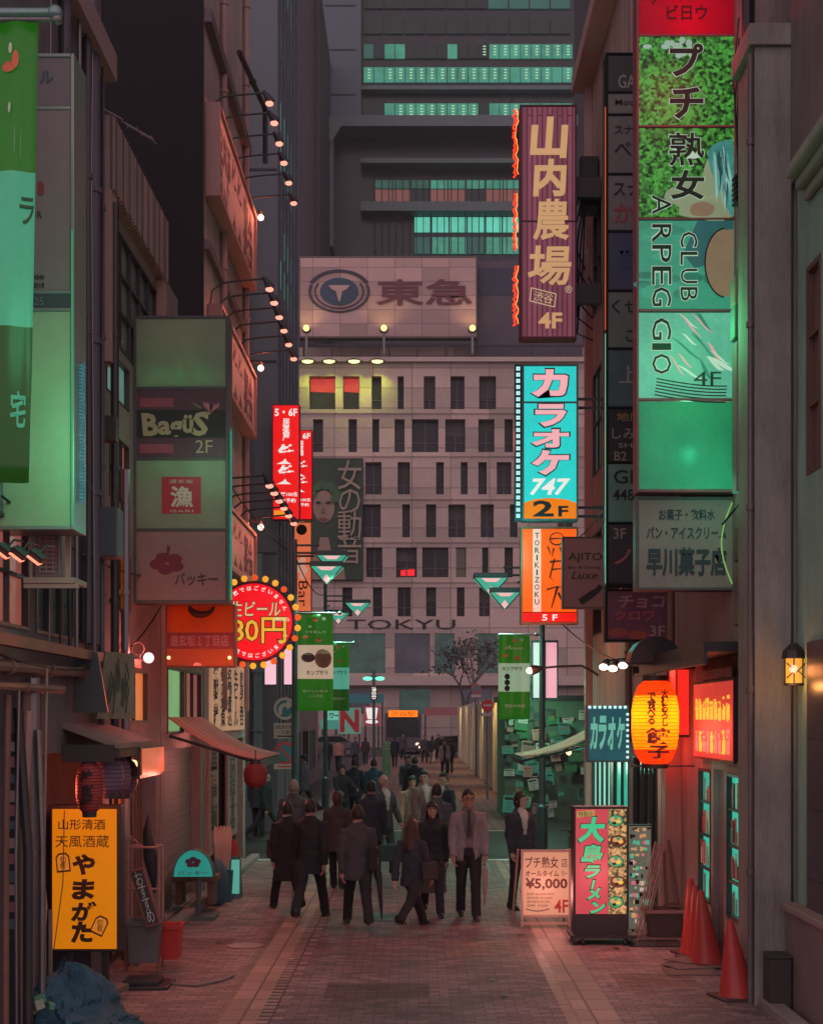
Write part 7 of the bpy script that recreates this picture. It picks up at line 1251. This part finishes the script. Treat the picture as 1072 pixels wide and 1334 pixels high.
    fe.mat(lipm).sph((0, -.0885, hz_-.062), (.023, .007, .0065), 8, 5)
    for fi, m_ in zip(fe.f, fe.m): pass
    base = len(body.v); body.v += [rotv(p) for p in fe.v]
    for fi, m_ in zip(fe.f, fe.m): body.mat(fe.mats[m_]); body.f.append(tuple(base+i for i in fi)); body.m.append(body.k)
    body.build('body', r, smooth=True, local=True)
    # ---- trousers or skirt
    if not legs_skin or not skirt:
        t = MB(); t.rings([(0, 0, .84+dz, .15*W, .105), (0, 0, .94+dz, .163*W, .115), (0, 0, 1.03+dz, .152*W, .105)], 16)
        for s in (-1, 1):
            h_, kn, an = LG[s]; d = (an-kn); t.tube([h_+Vector((0, 0, -.0)), (h_+kn)/2, kn, (kn+an)/2, an-Vector((0, 0, .03))], [.096, .088, .070, .066, .064], 12)
        v, f = remesh(t, .016 if near else .028, 2)
        v = [(a+.006*noise.noise(Vector((a*20, b_*20, c*14))), b_+.008*noise.noise(Vector((a*16+5, b_*16, c*14))), c) for a, b_, c in v]
        MB().mat(legc or CL('black', (.024,.025,.030))).add(v, f).build('trousers', r, smooth=True, local=True)
    if skirt:
        t = MB().mat(skirt[0]); n = 28; rg = []; z0, z1 = .98+dz, skirt[1]
        vs_ = []
        for i in range(9):
            u = i/8; z = z0+(z1-z0)*u; 
            for j in range(n): a = 2*PI*j/n; q = 1+.05*u*math.sin(7*a); vs_.append(((.155+.075*u)*W*q*math.cos(a), (.115+.09*u)*q*math.sin(a), z))
        t.add(vs_, [(i*n+j, i*n+(j+1)%n, (i+1)*n+(j+1)%n, (i+1)*n+j) for i in range(8) for j in range(n)]); t.build('skirt', r, smooth=True, local=True)
    # ---- shoes
    for s in (-1, 1):
        h_, kn, an = LG[s]; up = an.z-.085; p = MB().mat(shoe); tip = -.17; pitch = .5*max(0, up)*4
        ring = []
        for i in range(9):
            u = i/8; yy = .075-(.075-tip)*u; wv = .036+.010*math.sin(PI*min(1, u*1.1)); hh = .085*(1-u)**.8+.03+.012*math.sin(PI*u); hh *= (1 if u < .97 else .6); ring.append((yy, wv*(1 if u < .9 else .75), hh))
        vs_ = []
        for yy, wv, hh in ring:
            for j in range(10):
                a = 2*PI*j/10; px = wv*math.cos(a); pz = max(0, hh*.5+hh*.5*math.sin(a)); q = (px+an.x, yy+an.y, pz+up+(yy-tip)*pitch*.9-.0); vs_.append(q)
        p.add(vs_, [(i*10+j, i*10+(j+1)%10, (i+1)*10+(j+1)%10, (i+1)*10+j) for i in range(8) for j in range(10)]+[tuple(range(9, -1, -1)), tuple(range(80, 90))]); p.build('shoe', r, smooth=True, local=True)
    # ---- shirt under an open jacket
    if open_front or shirtc:
        q = MB().mat(shirtc or CL('shirt', (.45,.40,.40))); q.rings([(0, 0, .96+dz, .153*W, .112), (0, 0, 1.1+dz, .145*W, .105), (0, 0, 1.25+dz, .155*W, .112), (0, 0, 1.36+dz, .16*W, .105), (0, .005, 1.43+dz, .10*W, .075), (0, .008, 1.475+dz, .062, .066), (0, .008, 1.49+dz, .060, .064)], 20); q.build('shirt', r, smooth=True, local=True)
        if tie: m = MB().mat(tie); m.prism([(-.022, 1.455+dz), (.022, 1.455+dz), (.014, 1.425+dz), (.036, 1.13+dz), (0, 1.08+dz), (-.036, 1.13+dz), (-.014, 1.425+dz)], -.132, -.10); m.build('tie', r, local=True)
    elif top in ('jacket', 'coat') and near: q = MB().mat(CL('collar', (.42,.38,.38))); q.rings([(0, .010, 1.475+dz, .070, .072), (0, .010, 1.515+dz, .064, .067), (0, .010, 1.515+dz, .058, .061)], 18, False); q.build('collar', r, smooth=True, local=True)
    # ---- jacket or coat
    c = MB(); fl = .02 if hem > .7 else .05
    c.rings([(0, .0, hem+dz, (.160+fl)*W, .120+fl), (0, 0, (hem+1.0)/2+dz, (.160+fl*.4)*W, .122+fl*.3), (0, 0, 1.05+dz, .150*W, .115), (0, 0, 1.18+dz, .162*W, .122), (0, 0, 1.32+dz, .178*W, .122), (0, .004, 1.385+dz, .140*W, .100), (0, .008, 1.43+dz, .115*W, .085), (0, .01, 1.455+dz, .085, .078), (0, .012, 1.475+dz, .075, .075), (0, .012, 1.50+dz, .070, .072)], 24)
    for s in (-1, 1):
        S, E, Wr = AR[s]; d = (Wr-E).normalized(); c.tube([S-Vector((s*.06, 0, .01)), S+Vector((s*.012, 0, -.005)), (S+E)/2+Vector((s*.004, 0, 0)), E, (E+Wr)/2, Wr+d*.012], [.066, .070, .064, .056, .050, .046], 12)
    v, f = remesh(c, .015 if near else .027, 3)
    def wr(p): a, b_, z = p; g = .010 if near else .006; return (a+g*noise.noise(Vector((a*13, b_*13, z*9)))*1.2, b_+g*noise.noise(Vector((a*11+9, b_*11, z*11)))*1.6, z)
    v = [wr(p) for p in v]
    jm = MB().mat(topc or CL('black', (.024,.025,.030)))
    cen = lambda fi: [sum(v[i][q] for i in fi)/len(fi) for q in range(3)]; keep = []
    for fi in f:
        a, b_, z = cen(fi)
        if z < hem+dz+.012 and abs(a) < .25: 
            if abs(a) < .19 and all(abs(v[i][2]-(hem+dz)) < .03 for i in fi) and max(v[i][2] for i in fi)-min(v[i][2] for i in fi) < .004: continue
        if z > 1.488+dz and math.hypot(a, b_-.01) < .066: continue
        if b_ < -.03 and (open_front or shirtc):
            u = z-dz; wv = (.028+.055*max(0, min(1, (u-1.10)/.33)) if u > 1.10 else .0) if not open_front else (.05+.045*max(0, min(1, (u-1.1)/.3))+.05*max(0, (.98-u)/.3))
            if abs(a) < wv and abs(a) < .15: continue
        keep.append(fi)
    jm.add(v, keep); jo = jm.build(top, r, smooth=True, local=True); so = jo.modifiers.new('Solidify', 'SOLIDIFY'); so.thickness = .012; so.offset = 0
    # ---- hair
    hc = haircol or hairm
    if hair != 'bald' or True:
        h = MB().mat(hc); n, K = 26, 16; vs_ = []; fs_ = []; grow = 1.13 if hair in ('bob', 'long') else 1.075
        if hair == 'bald': grow = 1.055
        for i in range(K+1):
            ph = PI*(i/K)
            for j in range(n):
                a = 2*PI*j/n; q = grow*(1+.035*noise.noise(Vector((math.cos(a)*5+x, math.sin(a)*5, i*.6)))+.045*noise.noise(Vector((math.cos(a)*9, math.sin(a)*14+x, i*1.5)))); vs_.append((.076*q*math.sin(ph)*math.cos(a), .015+.090*q*math.sin(ph)*math.sin(a), hz_+.006+.122*q*math.cos(ph)))
        for i in range(K):
            for j in range(n):
                am = 2*PI*(j+.5)/n; ph = PI*(i+.5)/K; front = -math.sin(am); zz = math.cos(ph)
                lim = .42 if front > .35 else (.0 if front > -.2 else -.36)
                if hair in ('bob', 'long', 'fringe'): lim = .30 if front > .55 else (-.75 if front < .45 else -.1)
                if hair == 'bald': lim = .99 if front > -.1 else -.5; 
                lim += .16*noise.noise(Vector((math.cos(am)*4+x*3, math.sin(am)*4, y)))
                if hair == 'bald' and zz > .35: continue
                if zz < lim: continue
                fs_.append((i*n+j, i*n+(j+1)%n, (i+1)*n+(j+1)%n, (i+1)*n+j))
        if fs_:
            h.add([rotv(p) for p in vs_], fs_)
        if hair == 'long':
            lo = 1.26+dz; vs_ = []; n2 = 18; K2 = 9
            for i in range(K2+1):
                u = i/K2; z = hz_+.03+(lo-hz_-.03)*u
                for j in range(n2): a = -.35+(PI+.7)*j/(n2-1); q = 1+.06*math.sin(9*a+i*.7)+.04*noise.noise(Vector((a*6, i*.5, x))); vs_.append(rotv(((.088+.02*u)*q*math.cos(a), .012+(.10+.035*u)*q*math.sin(a), z)))
            h.add(vs_, [(i*n2+j, i*n2+j+1, (i+1)*n2+j+1, (i+1)*n2+j) for i in range(K2) for j in range(n2-1)])
        ho = h.build('hair', r, smooth=True, local=True); so = ho.modifiers.new('Solidify', 'SOLIDIFY'); so.thickness = .006; so.offset = 0
    if hair == 'cap':
        m = MB().mat(CL('cap', (.03,.03,.035))); m.rings([(0, .008, hz_+.035, .088, .108), (0, .008, hz_+.08, .084, .102), (0, .01, hz_+.125, .05, .06)], 18); m.add([(-.07, -.07, hz_+.045), (.07, -.07, hz_+.045), (.05, -.17, hz_+.03), (-.05, -.17, hz_+.03)], [(0,1,2,3)]); m.v = [rotv(p) for p in m.v]; m.build('cap', r, smooth=True, local=True)
    if glasses:
        m = MB().mat(black)
        for s in (-1, 1):
            for q in range(10): a, b_ = 2*PI*q/10, 2*PI*(q+1)/10; m.cyl((s*.033+.024*math.cos(a), -.104, hz_+.004+.017*math.sin(a)), (s*.033+.024*math.cos(b_), -.104, hz_+.004+.017*math.sin(b_)), .0026, 5)
            m.cyl((s*.057, -.104, hz_+.008), (s*.08, .0, hz_+.012), .0025, 5)
        m.cyl((-.009, -.104, hz_+.008), (.009, -.104, hz_+.008), .0025, 5); m.v = [rotv(p) for p in m.v]; m.build('glasses', r, local=True)
    r['_h'] = (AR[-1][2].x, AR[-1][2].y, AR[-1][2].z, AR[1][2].x, AR[1][2].y, AR[1][2].z, k)
    return r
def hand(r, right):                                    # world position just under a palm
    h = list(r['_h']); i = 3 if right else 0; c, s = math.cos(r.rotation_euler[2]), math.sin(r.rotation_euler[2]); k = h[6]; X_, Y_, Z_ = h[i]*k, h[i+1]*k, h[i+2]*k
    return Vector((r.location.x+X_*c-Y_*s, r.location.y+X_*s+Y_*c, Z_-.09*k))
def umbrella_held(label, p, tip, mat, clear=False):
    p, tip = Vector(p), Vector(tip); d = (tip-p); m = MB().mat(mat); r = thing('umbrella', label, 'umbrella', tip); L_ = d.length; u = d/L_
    m.tube([p+u*.12, p+u*.3*L_, p+u*.62*L_, p+u*.93*L_, tip], [.016, .04, .03, .014, .005], 9); m.build('canopy', r, smooth=True); h = MB().mat(M('handle_wood', (.18,.10,.07), .4)); s_ = Vector((.0, -.03, 0)); h.tube([p+u*.14, p, p-u*.07, p-u*.10+s_*.8, p-u*.075+s_*1.7], [.009]*5, 6); h.build('handle', r, smooth=True); return r
def bag_held(label, p, w_, h_, d_, mat, rz=0, name='handbag'):
    r = thing(name, label, 'bag', (p[0], p[1], p[2]-h_-.12)); m = MB().mat(mat); c = Vector((p[0], p[1], p[2]-.12-h_/2)); m.obox(c, (w_, d_, h_), (0, 0, rz)); m.build('body', r, bevel=.02); q = MB().mat(mat); dx = Vector((math.cos(rz), math.sin(rz), 0))*w_*.3; t = Vector((0, 0, h_/2)); q.tube([c+t-dx, c+t-dx*.8+Vector((0,0,.1)), c+t+Vector((0,0,.13)), c+t+dx*.8+Vector((0,0,.1)), c+t+dx], .008, 6); q.build('strap', r); return r
def at(px, feet): Yq = F*CZ/(feet-HY); return X(px, Yq), Yq
blk = CL('black', (.024,.025,.030)); navy = CL('navy', (.036,.043,.062)); char = CL('charcoal', (.062,.064,.076)); gry = CL('grey_jacket', (.25,.23,.245)); brown = CL('brown', (.05,.042,.044)); slate = CL('slate', (.09,.105,.125)); creamc = CL('cream', (.36,.29,.22)); whitec = CL('white', (.50,.46,.45)); teald = CL('teal', (.03,.10,.13)); skyb = CL('sky_blue', (.05,.26,.42)); pinkc = CL('pink', (.45,.22,.20)); greyskirt = CL('grey_skirt', (.09,.08,.085)); greenb = CL('green_blouse', (.20,.24,.16))
B_ = PI            # seen from behind (walking away)
# front group
x, y = at(374, 1187); p = person('person in a long dark coat at the left edge of the group, seen from behind', x, y, 1.60, B_+.35, 'coat', blk, blk, .56, .38, 'short', None, 0, arms=(.2, -.1), wide=1.0); bag_held('black shoulder bag on the left side of the long coat', (x-.16, y-.05, 1.12), .22, .26, .12, brown, .3, 'shoulder_bag'); umbrella_held('clear folded umbrella carried by the person in the long coat', hand(p, False)+Vector((.0, -.08, .05)), (X(380, y-.3), y-.35, .07), clear)
x, y = at(405, 1199); p = person('broad man in a black overcoat seen from behind, left of the dark suited man', x, y, 1.68, B_-.2, 'coat', blk, blk, .72, -.36, 'short', hairm, 0, arms=(-.25, .2), wide=1.04)
x, y = at(466, 1209); p = person('man in a dark suit jacket walking away at the middle of the group', x, y, 1.66, B_+.15, 'jacket', char, blk, .74, .40, 'short', hairm, 0, arms=(.15, -.15), wide=1.02); bag_held('black shoulder briefcase hanging beside the dark suited man', (X(487, y), y+.05, 1.15), .14, .30, .36, blk, 0, 'briefcase'); umbrella_held('folded black umbrella pointing down beside the dark suited man', (X(492, y), y-.12, .95), (X(498, y), y-.16, .12), M('umbrella_black', (0,0,0)))
x, y = at(537, 1211); p = person('long haired woman in a dark jacket walking away, right of the suited man', x, y, 1.53, B_-.45, 'jacket', navy, blk, .78, .48, 'long', brownhair, 1, arms=(.2, -.35), wide=.95); bag_held('dark leather handbag at the right hip of the long haired woman', (X(557, y), y-.02, .98), .20, .22, .30, brown, .2)
x, y = at(563, 1192); p = person('woman in a black top and long grey skirt walking towards the camera', x, y, 1.57, .1, 'sweater', blk, blk, .86, .28, 'long', hairm, 1, arms=(.3, -.1), skirt=(greyskirt, .34), wide=.95)
x, y = at(610, 1197); p = person('man with glasses in an open grey jacket and tie facing the camera', x, y, 1.72, 0.05, 'jacket', gry, blk, .78, .16, 'short', hairm, 0, True, True, CL('grey_shirt', (.17,.14,.15)), CL('tie', (.06,.045,.055)), (.05, .12), None, True, 6, 1.0); umbrella_held('pale folded umbrella held by the man with glasses', hand(p, True)+Vector((.0, -.02, .06)), (X(630, y), y-.25, .2), M('umbrella_rose', (.36,.24,.22), .6, .25, 9))
x, y = at(678, 1186); p = person('young man in a dark zipped jacket standing behind the price board', x, y, 1.63, .55, 'jacket', navy, blk, .80, .07, 'fringe', hairm, 1, True, False, whitec, None, (.05, .05), None, False, 25, 1.0)
# second row
x, y = at(383, 1150); person('grey haired man seen from behind between the two black coats', x, y, 1.68, B_, 'jacket', slate, blk, .76, .2, 'short', greyhair, 0)
x, y = at(440, 1160); person('dark haired woman hidden behind the dark suited man', x, y, 1.56, B_, 'coat', brown, blk, .7, .25, 'bob', brownhair, 1)
x, y = at(484, 1150); p = person('man in a navy coat walking away beyond the dark suited man', x, y, 1.68, B_, 'coat', navy, blk, .72, -.25, 'short', hairm, 0); bag_held('teal shopping bag carried by the man in the navy coat', (X(507, y), y-.05, .75), .30, .28, .12, CL('teal_bag', (.06,.13,.13)), 0, 'shopping_bag')
x, y = at(500, 1138); person('balding man in a dark suit facing right in the second row', x, y, 1.70, .75, 'jacket', char, char, .76, .12, 'bald', greyhair, 1, True, False, whitec, None, (.1, .25))
x, y = at(537, 1124); p = person('smiling woman in a cream cardigan and green blouse facing the camera', x, y, 1.60, .05, 'cardigan', creamc, blk, .80, .15, 'fringe', hairm, 1, True, True, greenb, None, (.25, .35), (CL('beige_skirt', (.22,.18,.14)), .45))
x, y = at(552, 1130); person('man in a pale coat leaning towards the smiling woman', x, y, 1.72, .6, 'coat', CL('taupe', (.22,.17,.155)), blk, .7, .1, 'short', hairm, 1, True, False, whitec, None, (.1, .1), None, False, -40)
x, y = at(569, 1160); person('grey jacketed man seen from behind next to the woman with black top', x, y, 1.66, B_, 'jacket', slate, blk, .76, -.2, 'short', hairm, 0)
x, y = at(577, 1133); person('man with a white collar turned left behind the grey jacketed man', x, y, 1.70, -.7, 'jacket', CL('deep_teal', (.028,.045,.055)), blk, .76, .1, 'short', hairm, 1, True, False, whitec)
# third row and farther, smaller figures
F3 = dict(near=False)
for (px, feet, H, rz, lab, top, tc, lc_, hem, st, hr, kw) in [
 (396, 1060, 1.72, -1.9, 'man in a flat dark cap and grey coat walking right by the traffic sign', 'coat', slate, blk, .72, .35, 'cap', {}),
 (347, 1098, 1.64, 1.4, 'person in black crossing the side street at the left', 'jacket', blk, navy, .78, .4, 'short', {}),
 (337, 1090, 1.60, B_, 'person in navy waiting in the side street at the left', 'coat', navy, blk, .7, .1, 'bob', {}),
 (446, 1088, 1.60, .4, 'woman in black with folded arms left of the crowd centre', 'jacket', blk, blk, .78, .15, 'bob', {'arms': (.7, .8)}),
 (462, 1072, 1.68, B_, 'man in a dark blue coat walking away behind the crowd', 'coat', navy, blk, .72, .3, 'short', {}),
 (487, 1074, 1.66, B_, 'person in a bright blue and teal rain jacket beyond the crowd', 'jacket', teald, blk, .78, .25, 'short', {}),
 (540, 1066, 1.68, B_, 'person in a black coat walking away under the bus', 'coat', blk, blk, .7, -.3, 'short', {}),
 (531, 1058, 1.62, .2, 'small woman in dark clothes facing the camera far behind the crowd', 'jacket', char, blk, .78, .2, 'bob', {'skin': 1}),
 (579, 1012, 1.70, .05, 'person in an open pale jacket facing the camera near the hoarding', 'jacket', CL('rose_jacket', (.28,.20,.20)), blk, .72, .2, 'short', {'open_front': True, 'shirtc': blk}),
 (586, 1008, 1.66, B_, 'dark person right beside the far pale jacket at the hoarding', 'jacket', blk, blk, .76, .2, 'short', {}),
 (441, 1006, 1.72, B_, 'person in a pink shirt walking away at the far crossing', 'shirt', pinkc, blk, .86, .3, 'short', {}),
 (427, 1005, 1.68, B_, 'dark figure left of the pink shirt at the far crossing', 'coat', blk, blk, .72, .25, 'short', {}),
 (463, 1000, 1.66, .2, 'dark figure between the pink shirt and the green post', 'jacket', char, blk, .76, .25, 'short', {}),
 (476, 997, 1.64, B_, 'brown coated figure left of the green post', 'coat', brown, blk, .72, .25, 'bob', {}),
 (514, 1000, 1.70, B_, 'black figure just right of the green post', 'coat', blk, blk, .72, .25, 'short', {}),
 (553, 994, 1.66, .2, 'dark figure in front of the sedan right of the bus', 'jacket', char, blk, .76, .2, 'short', {}),
 (563, 996, 1.70, B_, 'figure in pale trousers in front of the dark sedan', 'jacket', blk, CL('pale_trousers', (.30,.27,.22)), .78, .3, 'short', {}),
 (571, 991, 1.66, .1, 'small black figure behind the pale jacket near the hoarding', 'coat', blk, blk, .72, .2, 'bob', {}),
 (412, 1002, 1.68, B_, 'rose shirted figure by the tower corner at the far left', 'jacket', CL('dusty_rose', (.22,.12,.12)), blk, .78, .25, 'short', {}),
 (525, 990, 1.68, .1, 'tiny dark figure at the crossing in front of the bus', 'coat', char, blk, .72, .2, 'short', {})]:
    x, y = at(px, feet); a = dict(near=feet > 1050); a.update(kw); person(lab, x, y, H, rz, top, tc, lc_, hem, st, hr, **a)
bpy.data.scenes.remove(dg_scene)
for o in list(bpy.data.objects):
    if '_h' in o: del o['_h']
# ---------------------------------------------------------------- thin haze volume added to lift the dark tones
m = MB(); m.box(-402, 402, -62, 902, -1, 114); hzm = bpy.data.materials.new('dark_lift_haze'); hzm.use_nodes = True; t = hzm.node_tree; t.nodes.clear(); ho = t.nodes.new('ShaderNodeOutputMaterial'); pv = t.nodes.new('ShaderNodeVolumePrincipled'); pv.inputs['Color'].default_value = (.85, .8, .82, 1); pv.inputs['Density'].default_value = .00035; t.links.new(pv.outputs[0], ho.inputs['Volume'])
o = m.build('haze', None, hzm); o['kind'] = 'stuff'; o['label'] = 'thin haze volume added over the street to lift dark tones'
